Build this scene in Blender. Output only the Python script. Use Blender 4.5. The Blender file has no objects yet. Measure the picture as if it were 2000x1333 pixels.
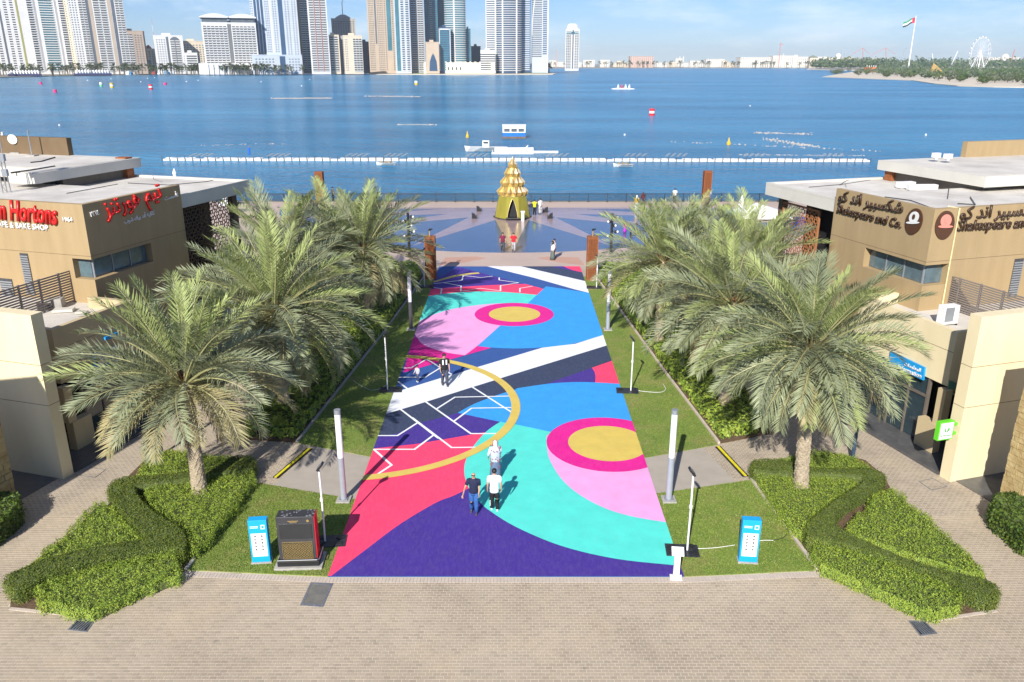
import bpy, bmesh, math, random
import numpy as np
from mathutils import Matrix, Vector, noise
R = math.radians
rnd = random.Random(7)
nr = np.random.RandomState(5)
sc = bpy.context.scene
C = sc.collection

# ---------------------------------------------------------------- camera, sky, sun, exposure
FPX, CAMH = 1580.0, 16.3
PITCH = math.atan(543 / FPX)
cam = bpy.data.cameras.new('camera'); cam.lens = 36 * FPX / 2000; cam.sensor_width = 36
cam.clip_start = 0.5; cam.clip_end = 20000
co = bpy.data.objects.new('camera', cam); C.objects.link(co)
co.location = (0, 0, CAMH); co.rotation_euler = (math.pi / 2 - PITCH, 0, 0)
sc.camera = co
SUN_EL, SUN_AZ = R(32.4), R(196.9)
w = bpy.data.worlds.new('World'); sc.world = w; w.use_nodes = True
wn = w.node_tree; bg = wn.nodes['Background']
sky = wn.nodes.new('ShaderNodeTexSky'); sky.sky_type = 'NISHITA'; sky.sun_disc = False
sky.sun_elevation = SUN_EL; sky.sun_rotation = SUN_AZ; sky.air_density = 1.0; sky.dust_density = 0.0; sky.ozone_density = 3.0
tint = wn.nodes.new('ShaderNodeMix'); tint.data_type = 'RGBA'; tint.blend_type = 'MULTIPLY'; tint.inputs[0].default_value = 1
tint.inputs[7].default_value = (0.60, 0.80, 1.22, 1)
# thin high cloud
tc = wn.nodes.new('ShaderNodeTexCoord'); mp = wn.nodes.new('ShaderNodeMapping'); mp.inputs['Scale'].default_value = (3, 3, 14)
cn = wn.nodes.new('ShaderNodeTexNoise'); cn.inputs['Scale'].default_value = 2.2; cn.inputs['Detail'].default_value = 7; cn.inputs['Roughness'].default_value = .62
cr = wn.nodes.new('ShaderNodeValToRGB'); cr.color_ramp.elements[0].position = .47; cr.color_ramp.elements[1].position = .85
cr.color_ramp.elements[1].color = (.75, .75, .75, 1)
cl = wn.nodes.new('ShaderNodeMix'); cl.data_type = 'RGBA'; cl.inputs[7].default_value = (12, 12.6, 13.2, 1)
wn.links.new(tc.outputs['Generated'], mp.inputs[0]); wn.links.new(mp.outputs[0], cn.inputs[0]); wn.links.new(cn.outputs[0], cr.inputs[0])
wn.links.new(sky.outputs[0], tint.inputs[6]); wn.links.new(tint.outputs[2], cl.inputs[6]); wn.links.new(cr.outputs[0], cl.inputs[0])
wn.links.new(cl.outputs[2], bg.inputs[0]); bg.inputs[1].default_value = 0.066
sl = bpy.data.lights.new('sun', 'SUN'); sl.energy = 4.7; sl.angle = R(0.53); sl.color = (1, .955, .885)
so = bpy.data.objects.new('sun', sl); C.objects.link(so)
tosun = Vector((math.sin(SUN_AZ) * math.cos(SUN_EL), math.cos(SUN_AZ) * math.cos(SUN_EL), math.sin(SUN_EL)))
so.rotation_euler = tosun.to_track_quat('Z', 'Y').to_euler(); so.location = (-10, -20, 40)
sc.view_settings.view_transform = 'Standard'; sc.view_settings.look = 'None'; sc.view_settings.gamma = 1
sc.view_settings.use_curve_mapping = False; sc.view_settings.exposure = 0.58
try:
    sc.cycles.max_bounces = 6; sc.cycles.diffuse_bounces = 3; sc.cycles.glossy_bounces = 3; sc.cycles.transparent_max_bounces = 6
    sc.cycles.sample_clamp_indirect = 4
except Exception: pass

# ---------------------------------------------------------------- surveying helpers: photograph pixel -> place in the world
def ray(px, py):
    u = (px - 1000) / FPX; v = (py - 666.5) / FPX
    return Vector((u, math.cos(PITCH) - v * math.sin(PITCH), -math.sin(PITCH) - v * math.cos(PITCH)))
def G(px, py, z=0.0):
    d = ray(px, py); t = (z - CAMH) / d.z
    return Vector((d.x * t, d.y * t, z))
def V(px, py, Y):
    d = ray(px, py); t = Y / d.y
    return Vector((d.x * t, Y, CAMH + d.z * t))
def hit(px, py, p0, n):
    d = ray(px, py); o = Vector((0, 0, CAMH)); t = (Vector(p0) - o).dot(n) / d.dot(n)
    return o + d * t
def cA(X, Y): return G(640 + X / 3.702, 500 + Y / 3.702)
def cB(X, Y): return G(880 + X / 3.702, 500 + Y / 3.702)
def cC(X, Y): return G(640 + X / 2.857, 820 + Y / 2.857)

# ---------------------------------------------------------------- object helpers
def wloc(o):
    p = Vector((0, 0, 0))
    while o is not None: p += o.location; o = o.parent
    return p
def tag(o, label=None, cat=None, group=None, kind=None):
    if label: o['label'] = label
    if cat: o['category'] = cat
    if group: o['group'] = group
    if kind: o['kind'] = kind
    return o
def root(name, loc, label, cat, group=None):
    o = bpy.data.objects.new(name, None); C.objects.link(o); o.location = loc; o.empty_display_size = .2
    return tag(o, label, cat, group)
def link(name, me, parent=None, loc=None):
    o = bpy.data.objects.new(name, me); C.objects.link(o)
    if parent is not None: o.parent = parent
    if loc is not None: o.location = loc
    return o
def copytree(o, loc, rot=None, label=None, group=None, parent=None):
    c = o.copy(); C.objects.link(c)
    if parent is not None: c.parent = parent
    if loc is not None: c.location = loc
    if rot is not None: c.rotation_euler = rot
    if label: c['label'] = label
    if group: c['group'] = group
    for ch in list(o.children): copytree(ch, None, parent=c)
    return c
class M:
    def __init__(s, T=None): s.v = []; s.f = []; s.m = []; s.T = T; s.mi = 0
    def add(s, vs, fs, mi=None):
        b = len(s.v)
        if s.T is not None:
            vs = [s.T @ Vector(p) for p in vs]
            if s.T.determinant() < 0: fs = [tuple(reversed(f)) for f in fs]
        s.v += [tuple(p) for p in vs]; s.f += [tuple(i + b for i in f) for f in fs]
        s.m += [s.mi if mi is None else mi] * len(fs); return s
    def box(s, x0, x1, y0, y1, z0, z1, mi=None):
        return s.add([(x0, y0, z0), (x1, y0, z0), (x1, y1, z0), (x0, y1, z0), (x0, y0, z1), (x1, y0, z1), (x1, y1, z1), (x0, y1, z1)],
                     [(0, 3, 2, 1), (4, 5, 6, 7), (0, 1, 5, 4), (1, 2, 6, 5), (2, 3, 7, 6), (3, 0, 4, 7)], mi)
    def cb(s, c, sz, rz=0, rx=0, mi=None):
        Mx = Matrix.Translation(c) @ Matrix.Rotation(rz, 4, 'Z') @ Matrix.Rotation(rx, 4, 'X')
        a, b, d = sz[0] / 2, sz[1] / 2, sz[2] / 2
        vs = [Mx @ Vector(p) for p in [(-a, -b, -d), (a, -b, -d), (a, b, -d), (-a, b, -d), (-a, -b, d), (a, -b, d), (a, b, d), (-a, b, d)]]
        return s.add(vs, [(0, 3, 2, 1), (4, 5, 6, 7), (0, 1, 5, 4), (1, 2, 6, 5), (2, 3, 7, 6), (3, 0, 4, 7)], mi)
    def bar(s, p, q, wd, h=None, mi=None):
        p = Vector(p); q = Vector(q); d = q - p; L = d.length; h = h or wd
        qt = d.to_track_quat('Y', 'Z'); Mx = Matrix.Translation((p + q) / 2) @ qt.to_matrix().to_4x4()
        a, b, c = wd / 2, L / 2, h / 2
        vs = [Mx @ Vector(k) for k in [(-a, -b, -c), (a, -b, -c), (a, b, -c), (-a, b, -c), (-a, -b, c), (a, -b, c), (a, b, c), (-a, b, c)]]
        return s.add(vs, [(0, 3, 2, 1), (4, 5, 6, 7), (0, 1, 5, 4), (1, 2, 6, 5), (2, 3, 7, 6), (3, 0, 4, 7)], mi)
    def prism(s, poly, z0, z1, mi=None, mtop=None):
        n = len(poly); ar = sum(poly[i][0] * poly[(i + 1) % n][1] - poly[(i + 1) % n][0] * poly[i][1] for i in range(n))
        if ar < 0: poly = poly[::-1]
        vs = [(p[0], p[1], z0) for p in poly] + [(p[0], p[1], z1) for p in poly]
        s.add(vs, [tuple(range(n))[::-1]] + [(i, (i + 1) % n, n + (i + 1) % n, n + i) for i in range(n)], mi)
        return s.add([(p[0], p[1], z1) for p in poly], [tuple(range(n))], mi if mtop is None else mtop)
    def sheet(s, poly, z, mi=None):
        n = len(poly); ar = sum(poly[i][0] * poly[(i + 1) % n][1] - poly[(i + 1) % n][0] * poly[i][1] for i in range(n))
        if ar < 0: poly = poly[::-1]
        return s.add([(p[0], p[1], z) for p in poly], [tuple(range(n))], mi)
    def cyl(s, c, r0, r1, z0, z1, n=12, mi=None, sx=1, sy=1):
        vs = []
        for z, r in ((z0, r0), (z1, r1)):
            vs += [(c[0] + sx * r * math.cos(2 * math.pi * i / n), c[1] + sy * r * math.sin(2 * math.pi * i / n), z) for i in range(n)]
        return s.add(vs, [tuple(range(n))[::-1], tuple(range(n, 2 * n))] + [(i, (i + 1) % n, n + (i + 1) % n, n + i) for i in range(n)], mi)
    def tube(s, pts, rad, n=8, mi=None, cap=True):
        rings = []
        pts = [Vector(p) for p in pts]
        if not isinstance(rad, (list, tuple)): rad = [rad] * len(pts)
        vs = []
        for i, p in enumerate(pts):
            d = (pts[min(i + 1, len(pts) - 1)] - pts[max(i - 1, 0)]).normalized()
            a = d.cross(Vector((0, 0, 1)));
            if a.length < .05: a = d.cross(Vector((0, 1, 0)))
            a.normalize(); b = a.cross(d).normalized()
            r = rad[i]; ra, rb = r if isinstance(r, (list, tuple)) else (r, r)
            vs += [p + a * ra * math.cos(2 * math.pi * k / n) + b * rb * math.sin(2 * math.pi * k / n) for k in range(n)]
        fs = []
        for i in range(len(pts) - 1):
            for k in range(n):
                fs.append((i * n + k, i * n + (k + 1) % n, (i + 1) * n + (k + 1) % n, (i + 1) * n + k))
        if cap: fs += [tuple(range(n))[::-1], tuple(range((len(pts) - 1) * n, len(pts) * n))]
        return s.add(vs, fs, mi)
    def loft(s, rings, mi=None, n=14, cap=True):
        # rings of (x, y, z, rx, ry)
        vs = []
        for (x, y, z, rx, ry) in rings:
            vs += [(x + rx * math.cos(2 * math.pi * k / n), y + ry * math.sin(2 * math.pi * k / n), z) for k in range(n)]
        fs = [(i * n + k, i * n + (k + 1) % n, (i + 1) * n + (k + 1) % n, (i + 1) * n + k) for i in range(len(rings) - 1) for k in range(n)]
        if cap: fs += [tuple(range(n))[::-1], tuple(range((len(rings) - 1) * n, len(rings) * n))]
        return s.add(vs, fs, mi)
    def ball(s, c, r, mi=None, n=10, m=7, sz=(1, 1, 1)):
        return s.loft([(c[0], c[1], c[2] - r * sz[2] * math.cos(math.pi * j / m), max(1e-4, r * sz[0] * math.sin(math.pi * j / m)), max(1e-4, r * sz[1] * math.sin(math.pi * j / m))) for j in range(m + 1)], mi, n)
    def mesh(s, name, mats, org=(0, 0, 0), smooth=False):
        me = bpy.data.meshes.new(name); o = Vector(org)
        me.from_pydata([(p[0] - o.x, p[1] - o.y, p[2] - o.z) for p in s.v], [], s.f)
        for m in (mats if isinstance(mats, (list, tuple)) else [mats]): me.materials.append(m)
        me.polygons.foreach_set('material_index', s.m)
        if smooth: me.polygons.foreach_set('use_smooth', [True] * len(s.f))
        me.update(); return me
    def build(s, name, mats, parent=None, org=None, smooth=False, bevel=0):
        if parent is not None:
            base = wloc(parent); me = s.mesh(name, mats, base if org is None else org, smooth)
            o = link(name, me, parent, None if org is None else Vector(org) - base)
        else:
            org = org if org is not None else (0, 0, 0)
            me = s.mesh(name, mats, org, smooth); o = link(name, me, None, org)
        if bevel:
            b = o.modifiers.new('bevel', 'BEVEL'); b.width = bevel; b.segments = 2; b.limit_method = 'ANGLE'; b.angle_limit = R(40)
        return o
def quads(name, vs, mats, mi=None, parent=None, n=4):
    """fast mesh out of an array (k*n, 3) of k separate n-gons"""
    k = len(vs) // n; me = bpy.data.meshes.new(name)
    if parent is not None: vs = vs - np.array(wloc(parent))[None, :]
    me.vertices.add(k * n); me.vertices.foreach_set('co', np.ascontiguousarray(vs, dtype=np.float32).ravel())
    me.loops.add(k * n); me.loops.foreach_set('vertex_index', np.arange(k * n, dtype=np.int32))
    me.polygons.add(k); me.polygons.foreach_set('loop_start', np.arange(0, k * n, n, dtype=np.int32))
    for m in mats: me.materials.append(m)
    if mi is not None: me.polygons.foreach_set('material_index', np.asarray(mi, dtype=np.int32))
    me.update(calc_edges=True)
    return link(name, me, parent)

# ---------------------------------------------------------------- materials
def mat(name, col, rough=.7, metal=0, var=.12, vscale=3.0, bump=0, bscale=30, spec=.5, col2=None, detail=4, objrand=0, stretch=None, coat=0, trans=0, emit=None, coord='Object'):
    m = bpy.data.materials.new(name); m.use_nodes = True; nt = m.node_tree; b = nt.nodes['Principled BSDF']
    b.inputs['Roughness'].default_value = rough; b.inputs['Metallic'].default_value = metal
    b.inputs['Specular IOR Level'].default_value = spec
    if coat: b.inputs['Coat Weight'].default_value = coat
    if trans: b.inputs['Transmission Weight'].default_value = trans
    if emit: b.inputs['Emission Color'].default_value = (*emit[:3], 1); b.inputs['Emission Strength'].default_value = emit[3]
    L = nt.links
    tcn = nt.nodes.new('ShaderNodeTexCoord'); cs = tcn.outputs[coord]
    if stretch:
        mpn = nt.nodes.new('ShaderNodeMapping'); mpn.inputs['Scale'].default_value = stretch; L.new(cs, mpn.inputs[0]); cs = mpn.outputs[0]
    if var > 0 or col2:
        n = nt.nodes.new('ShaderNodeTexNoise'); n.inputs['Scale'].default_value = vscale; n.inputs['Detail'].default_value = detail; n.inputs['Roughness'].default_value = .6
        L.new(cs, n.inputs[0])
        mr = nt.nodes.new('ShaderNodeMapRange'); mr.inputs[1].default_value = .3; mr.inputs[2].default_value = .7; L.new(n.outputs[0], mr.inputs[0])
        mx = nt.nodes.new('ShaderNodeMix'); mx.data_type = 'RGBA'
        c2 = col2 or tuple(c * (1 - var) for c in col[:3]); c1 = col if col2 else tuple(min(1, c * (1 + var)) for c in col[:3])
        mx.inputs[6].default_value = (*c1[:3], 1); mx.inputs[7].default_value = (*c2[:3], 1)
        L.new(mr.outputs[0], mx.inputs[0]); out = mx.outputs[2]
        if objrand:
            oi = nt.nodes.new('ShaderNodeObjectInfo'); hs = nt.nodes.new('ShaderNodeHueSaturation')
            mr2 = nt.nodes.new('ShaderNodeMapRange'); mr2.inputs[3].default_value = 1 - objrand; mr2.inputs[4].default_value = 1 + objrand
            L.new(oi.outputs['Random'], mr2.inputs[0]); L.new(mr2.outputs[0], hs.inputs['Value']); L.new(out, hs.inputs['Color']); out = hs.outputs[0]
        L.new(out, b.inputs['Base Color'])
    else: b.inputs['Base Color'].default_value = (*col[:3], 1)
    if bump:
        n2 = nt.nodes.new('ShaderNodeTexNoise'); n2.inputs['Scale'].default_value = bscale; n2.inputs['Detail'].default_value = 5; L.new(cs, n2.inputs[0])
        bp = nt.nodes.new('ShaderNodeBump'); bp.inputs['Strength'].default_value = 1; bp.inputs['Distance'].default_value = bump
        L.new(n2.outputs[0], bp.inputs['Height']); L.new(bp.outputs[0], b.inputs['Normal'])
    return m
def leafmat(name, col, col2, vscale=2.0, rand=0, rough=.55, tr=.25):
    m = mat(name, col, rough, col2=col2, vscale=vscale, objrand=rand)
    nt = m.node_tree; b = nt.nodes['Principled BSDF']; src = b.inputs['Base Color'].links[0].from_socket
    t = nt.nodes.new('ShaderNodeBsdfTranslucent'); nt.links.new(src, t.inputs[0])
    ms = nt.nodes.new('ShaderNodeMixShader'); ms.inputs[0].default_value = tr
    nt.links.new(b.outputs[0], ms.inputs[1]); nt.links.new(t.outputs[0], ms.inputs[2]); nt.links.new(ms.outputs[0], nt.nodes['Material Output'].inputs[0])
    return m
def paint(name, col):   # rolled turf paint: fine weave, slight wear and dust
    m = mat(name, col, .85, var=.07, vscale=1.3, bump=.004, bscale=60)
    nt = m.node_tree; b = nt.nodes['Principled BSDF']; src = b.inputs['Base Color'].links[0].from_socket
    n = nt.nodes.new('ShaderNodeTexNoise'); n.inputs['Scale'].default_value = 14; n.inputs['Detail'].default_value = 8; n.inputs['Roughness'].default_value = .8
    tcn = nt.nodes.new('ShaderNodeTexCoord'); mpn = nt.nodes.new('ShaderNodeMapping'); mpn.inputs['Scale'].default_value = (1, .25, 1)
    nt.links.new(tcn.outputs['Object'], mpn.inputs[0]); nt.links.new(mpn.outputs[0], n.inputs[0])
    rp = nt.nodes.new('ShaderNodeMapRange'); rp.inputs[1].default_value = .45; rp.inputs[2].default_value = .8; rp.inputs[4].default_value = .12; nt.links.new(n.outputs[0], rp.inputs[0])
    mx = nt.nodes.new('ShaderNodeMix'); mx.data_type = 'RGBA'; mx.inputs[7].default_value = (.5, .45, .4, 1)
    nt.links.new(rp.outputs[0], mx.inputs[0]); nt.links.new(src, mx.inputs[6]); nt.links.new(mx.outputs[2], b.inputs['Base Color'])
    return m
white = mat('white_paint', (.78, .77, .75), .5, var=.05)
offwhite = mat('roof_white', (.60, .57, .50), .8, col2=(.46, .43, .37), vscale=.9, bump=.01, bscale=8)
fascia = mat('fascia_render', (.64, .61, .53), .75, col2=(.56, .53, .46), vscale=.6)
black = mat('black_metal', (.02, .02, .022), .4, var=.1)
darkgrey = mat('dark_grey_metal', (.06, .06, .065), .45, var=.2, vscale=8)
grey = mat('grey_metal', (.30, .32, .34), .4, .3, var=.08)
steel = mat('steel', (.5, .5, .5), .3, .9, var=.05)
tan = mat('tan_render', (.40, .29, .15), .85, col2=(.34, .245, .125), stretch=(2.2, 2.2, .35), vscale=.8, detail=7, bump=.006, bscale=25)
cream = mat('cream_render', (.78, .67, .43), .8, col2=(.70, .59, .36), stretch=(2, 2, .35), vscale=.6, detail=7, bump=.006, bscale=25)
creaml = mat('pale_tan_render', (.55, .44, .26), .8, col2=(.48, .38, .22), stretch=(2, 2, .35), vscale=.6, detail=7, bump=.006, bscale=25)
brownwall = mat('brown_render', (.17, .115, .06), .85, col2=(.14, .09, .045), vscale=1)
rust = mat('rusty_steel', (.33, .11, .03), .8, col2=(.20, .06, .018), vscale=6, bump=.006, bscale=40)
glass = mat('tinted_glass', (.03, .05, .06), .06, var=.2, spec=1.0)
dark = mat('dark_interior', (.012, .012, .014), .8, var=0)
green_sign = mat('green_sign', (.13, .62, .03), .4, var=.03)
blue_sign = mat('blue_sign', (.01, .30, .68), .35, var=.04)
red = mat('red_letter', (.58, .012, .01), .35, var=.04)
brown_let = mat('brown_letter', (.055, .028, .013), .4, var=.1)
concrete = mat('concrete', (.42, .40, .36), .85, col2=(.33, .31, .28), vscale=4, bump=.006, bscale=50)
soil = mat('soil', (.16, .10, .055), .95, col2=(.09, .055, .03), vscale=5, bump=.03, bscale=20)
stone = mat('yellow_stone', (.55, .42, .20), .85, col2=(.36, .25, .10), vscale=3, bump=.03, bscale=9)
yellow = mat('yellow_rubber', (.72, .62, .02), .6, var=.15, vscale=10)

def text_obj(name, s, A, B, mats, extrude=.04, parent=None, shear=0, offset=.0, up=Vector((0, 0, 1)), lift=.02, vs=1.0):
    """lettering whose baseline runs from A to B; scaled so its width fits"""
    c = bpy.data.curves.new('t', 'FONT'); c.body = s; c.size = 1; c.shear = shear; c.offset = offset; c.resolution_u = 2
    tmp = bpy.data.objects.new('t', c); C.objects.link(tmp); bpy.context.view_layer.update()
    me = bpy.data.meshes.new_from_object(tmp); bpy.data.objects.remove(tmp); bpy.data.curves.remove(c)
    n = len(me.vertices); co_ = np.empty(n * 3); me.vertices.foreach_get('co', co_); co_ = co_.reshape(-1, 3)
    x0, x1 = co_[:, 0].min(), co_[:, 0].max(); A = Vector(A); B = Vector(B); X = (B - A); k = X.length / (x1 - x0); X.normalize()
    N = X.cross(up).normalized(); U = N.cross(X).normalized()
    co_[:, 0] -= x0
    base = wloc(parent) if parent else Vector((0, 0, 0)); org = A
    pts = (co_[:, 0:1] * k) * np.array(X)[None] + (co_[:, 1:2] * k * vs) * np.array(U)[None]
    bm = bmesh.new(); bm.from_mesh(me); bpy.data.meshes.remove(me)
    for i, v in enumerate(bm.verts): v.co = Vector(pts[i]) + N * (lift + extrude)
    ex = bmesh.ops.extrude_face_region(bm, geom=bm.faces[:])
    for v in [g for g in ex['geom'] if isinstance(g, bmesh.types.BMVert)]: v.co -= N * extrude
    bmesh.ops.recalc_face_normals(bm, faces=bm.faces[:])
    me = bpy.data.meshes.new(name); bm.to_mesh(me); bm.free(); me.materials.append(mats)
    return link(name, me, parent, org - base)
ARF = {}
for ch_, forms in zip('اأبتدرزسشفكلمنهويع', ['ﺍﺎ', 'ﺃﺄ', 'ﺏﺐﺑﺒ', 'ﺕﺖﺗﺘ', 'ﺩﺪ', 'ﺭﺮ', 'ﺯﺰ', 'ﺱﺲﺳﺴ', 'ﺵﺶﺷﺸ', 'ﻑﻒﻓﻔ', 'ﻙﻚﻛﻜ', 'ﻝﻞﻟﻠ', 'ﻡﻢﻣﻤ', 'ﻥﻦﻧﻨ', 'ﻩﻪﻫﻬ', 'ﻭﻮ', 'ﻱﻲﻳﻴ', 'ﻉﻊﻋﻌ']): ARF[ch_] = forms
def ar(s):
    out = ''
    for wd in s.split(' ')[::-1]:
        o = ''
        for i, ch in enumerate(wd):
            if ch not in ARF: o += ch; continue
            p = i > 0 and len(ARF.get(wd[i - 1], '')) == 4
            n = i < len(wd) - 1 and wd[i + 1] in ARF and len(ARF[ch]) == 4
            o += ARF[ch][(3 if p else 2) if n else (1 if p else 0)]
        out += o[::-1] + ' '
    return out.strip()
def inpoly(x, y, poly):
    x = np.asarray(x); y = np.asarray(y); r = np.zeros(x.shape, bool); n = len(poly); j = n - 1
    for i in range(n):
        xi, yi = poly[i][0], poly[i][1]; xj, yj = poly[j][0], poly[j][1]
        c = ((yi > y) != (yj > y)) & (x < (xj - xi) * (y - yi) / ((yj - yi) or 1e-9) + xi); r ^= c; j = i
    return r
def smooth_poly(pts, sub=6, closed=True):
    P = [Vector(p) for p in pts]; n = len(P); out = []
    for i in range(n if closed else n - 1):
        if closed: p0, p1, p2, p3 = P[i - 1], P[i], P[(i + 1) % n], P[(i + 2) % n]
        else: p0, p1, p2, p3 = P[max(i - 1, 0)], P[i], P[i + 1], P[min(i + 2, n - 1)]
        for k in range(sub):
            t = k / sub
            out.append(.5 * ((2 * p1) + (-p0 + p2) * t + (2 * p0 - 5 * p1 + 4 * p2 - p3) * t * t + (-p0 + 3 * p1 - 3 * p2 + p3) * t ** 3))
    if not closed: out.append(P[-1])
    return out
#@@SETTING
# ---------------------------------------------------------------- ground, water
ISL_L = [G(x, y) for x, y in [(20, 1187), (26, 1140), (90, 1078), (215, 985), (232, 950), (290, 893), (330, 882), (497, 905), (500, 945), (365, 1116), (190, 1204)]]
ISL_R = [G(x, y) for x, y in [(1815, 1211), (1945, 1191), (1950, 1165), (1900, 1095), (1800, 1010), (1745, 965), (1725, 930), (1690, 900), (1640, 888), (1468, 908), (1466, 938), (1594, 1116)]]
CX0, CX1, CY0, CY1 = -6.18, 5.77, 23.09, 66.85
LAWN_L1 = [(-11.02, 23.46), (CX0, 23.09), (CX0, 28.15), (-10.5, 29.5)]
LAWN_R1 = [(CX1, 23.09), (10.3, 23.44), (9.84, 29.72), (CX1, 28.6)]
LAWN_L2 = [(-9.75, 33.2), (CX0, 31.8), (CX0, CY1 - 3.4), (-7.1, CY1 - 3.4)]
LAWN_R2 = [(CX1, 31.7), (9.3, 33.0), (6.75, 63.4), (CX1, 63.4)]
BED_L2 = [(-12.6, 33.6), (-9.75, 33.2), (-7.1, 63.4), (-8.0, 67.0), (-13.2, 66)]
BED_R2 = [(9.35, 33.1), (12.2, 34.2), (12.6, 66), (7.4, 66.6), (6.8, 63.4)]
NOBRICK = [[tuple(p[:2]) for p in ISL_L], [tuple(p[:2]) for p in ISL_R], [(-11.04, 23.4), (CX0, 23.0), (CX1, 23.0), (10.4, 23.4), (9.9, 40), (-10.4, 40)]]

def brick_mat():
    m = mat('paving_far', (.45, .365, .265), .85, col2=(.355, .285, .205), vscale=.7, bump=.004, bscale=60)
    nt = m.node_tree; b = nt.nodes['Principled BSDF']; src = b.inputs['Base Color'].links[0].from_socket
    t = nt.nodes.new('ShaderNodeTexBrick'); t.inputs['Scale'].default_value = 1; t.inputs['Brick Width'].default_value = .21; t.inputs['Row Height'].default_value = .13
    t.inputs['Mortar Size'].default_value = .012; t.inputs['Mortar'].default_value = (.55, .49, .40, 1); t.inputs['Mortar Smooth'].default_value = .2
    hs = nt.nodes.new('ShaderNodeHueSaturation'); hs.inputs['Value'].default_value = .80
    tc_ = nt.nodes.new('ShaderNodeTexCoord'); nt.links.new(tc_.outputs['Object'], t.inputs[0])
    nt.links.new(src, t.inputs['Color1']); nt.links.new(src, hs.inputs['Color']); nt.links.new(hs.outputs[0], t.inputs['Color2']); nt.links.new(t.outputs[0], b.inputs['Base Color'])
    return m
pav_far = brick_mat()
joint = mat('joint_sand', (.62, .54, .42), .95, col2=(.52, .45, .35), vscale=1.2)
brickm = [mat('brick_tan', (.47, .385, .28), .8, col2=(.365, .295, .21), vscale=.22, detail=7, bump=.003, bscale=80),
          mat('brick_mid', (.445, .365, .265), .8, col2=(.345, .28, .2), vscale=.22, detail=7, bump=.003, bscale=80),
          mat('brick_grey', (.41, .335, .245), .8, col2=(.32, .26, .185), vscale=.22, detail=7, bump=.003, bscale=80)]
prom = mat('promenade_pavers', (.52, .40, .33), .75, col2=(.44, .345, .29), vscale=.25, detail=6)
prom_red = mat('promenade_red_pavers', (.52, .30, .22), .75, col2=(.46, .28, .20), vscale=.5)
def stain(m):
    nt = m.node_tree; b = nt.nodes['Principled BSDF']; src = b.inputs['Base Color'].links[0].from_socket; g_ = nt.nodes.new('ShaderNodeNewGeometry')
    for sc_, lo_, hi_, am, colr in ((.45, .53, .74, .35, (.17, .135, .10, 1)), (2.3, .62, .72, .4, (.13, .11, .09, 1)), (.3, .53, .70, .4, (.55, .43, .27, 1))):
        n = nt.nodes.new('ShaderNodeTexNoise'); n.inputs['Scale'].default_value = sc_; n.inputs['Detail'].default_value = 6; n.inputs['Roughness'].default_value = .65; nt.links.new(g_.outputs['Position'], n.inputs[0])
        mp_ = nt.nodes.new('ShaderNodeMapping'); mp_.inputs['Location'].default_value = (sc_ * 37, 5, 0); nt.links.new(g_.outputs['Position'], mp_.inputs[0]); nt.links.new(mp_.outputs[0], n.inputs[0])
        r_ = nt.nodes.new('ShaderNodeMapRange'); r_.inputs[1].default_value = lo_; r_.inputs[2].default_value = hi_; r_.inputs[4].default_value = am; nt.links.new(n.outputs[0], r_.inputs[0])
        mx = nt.nodes.new('ShaderNodeMix'); mx.data_type = 'RGBA'; mx.inputs[7].default_value = colr; nt.links.new(r_.outputs[0], mx.inputs[0]); nt.links.new(src, mx.inputs[6]); src = mx.outputs[2]
    nt.links.new(src, b.inputs['Base Color'])
for m_ in brickm + [pav_far]: stain(m_)
edgepav = mat('pale_edge_pavers', (.52, .44, .36), .85, var=.1, vscale=4)
crossm = mat('cross_path_pavers', (.42, .37, .31), .85, col2=(.36, .315, .26), vscale=1.2, bump=.004, bscale=50)

gm = M(); gm.sheet([(-120, -30), (120, -30), (120, 100.6), (-120, 100.6)], -.005)
ground = gm.build('ground', joint); tag(ground, kind='structure')
# the part of the paving too far off for single bricks
YB = 27.0
pf = M(); pf.sheet([(-60, YB), (60, YB), (60, 66.9), (-60, 66.9)], -.004); pf.sheet([(-60, -20), (60, -20), (60, 15.5), (-60, 15.5)], -.004)
pf.sheet([(-60, 15.5), (-21, 15.5), (-21, YB), (-60, YB)], -.004); pf.sheet([(21, 15.5), (60, 15.5), (60, YB), (21, YB)], -.004)
tag(pf.build('paving', pav_far), kind='structure')
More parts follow.
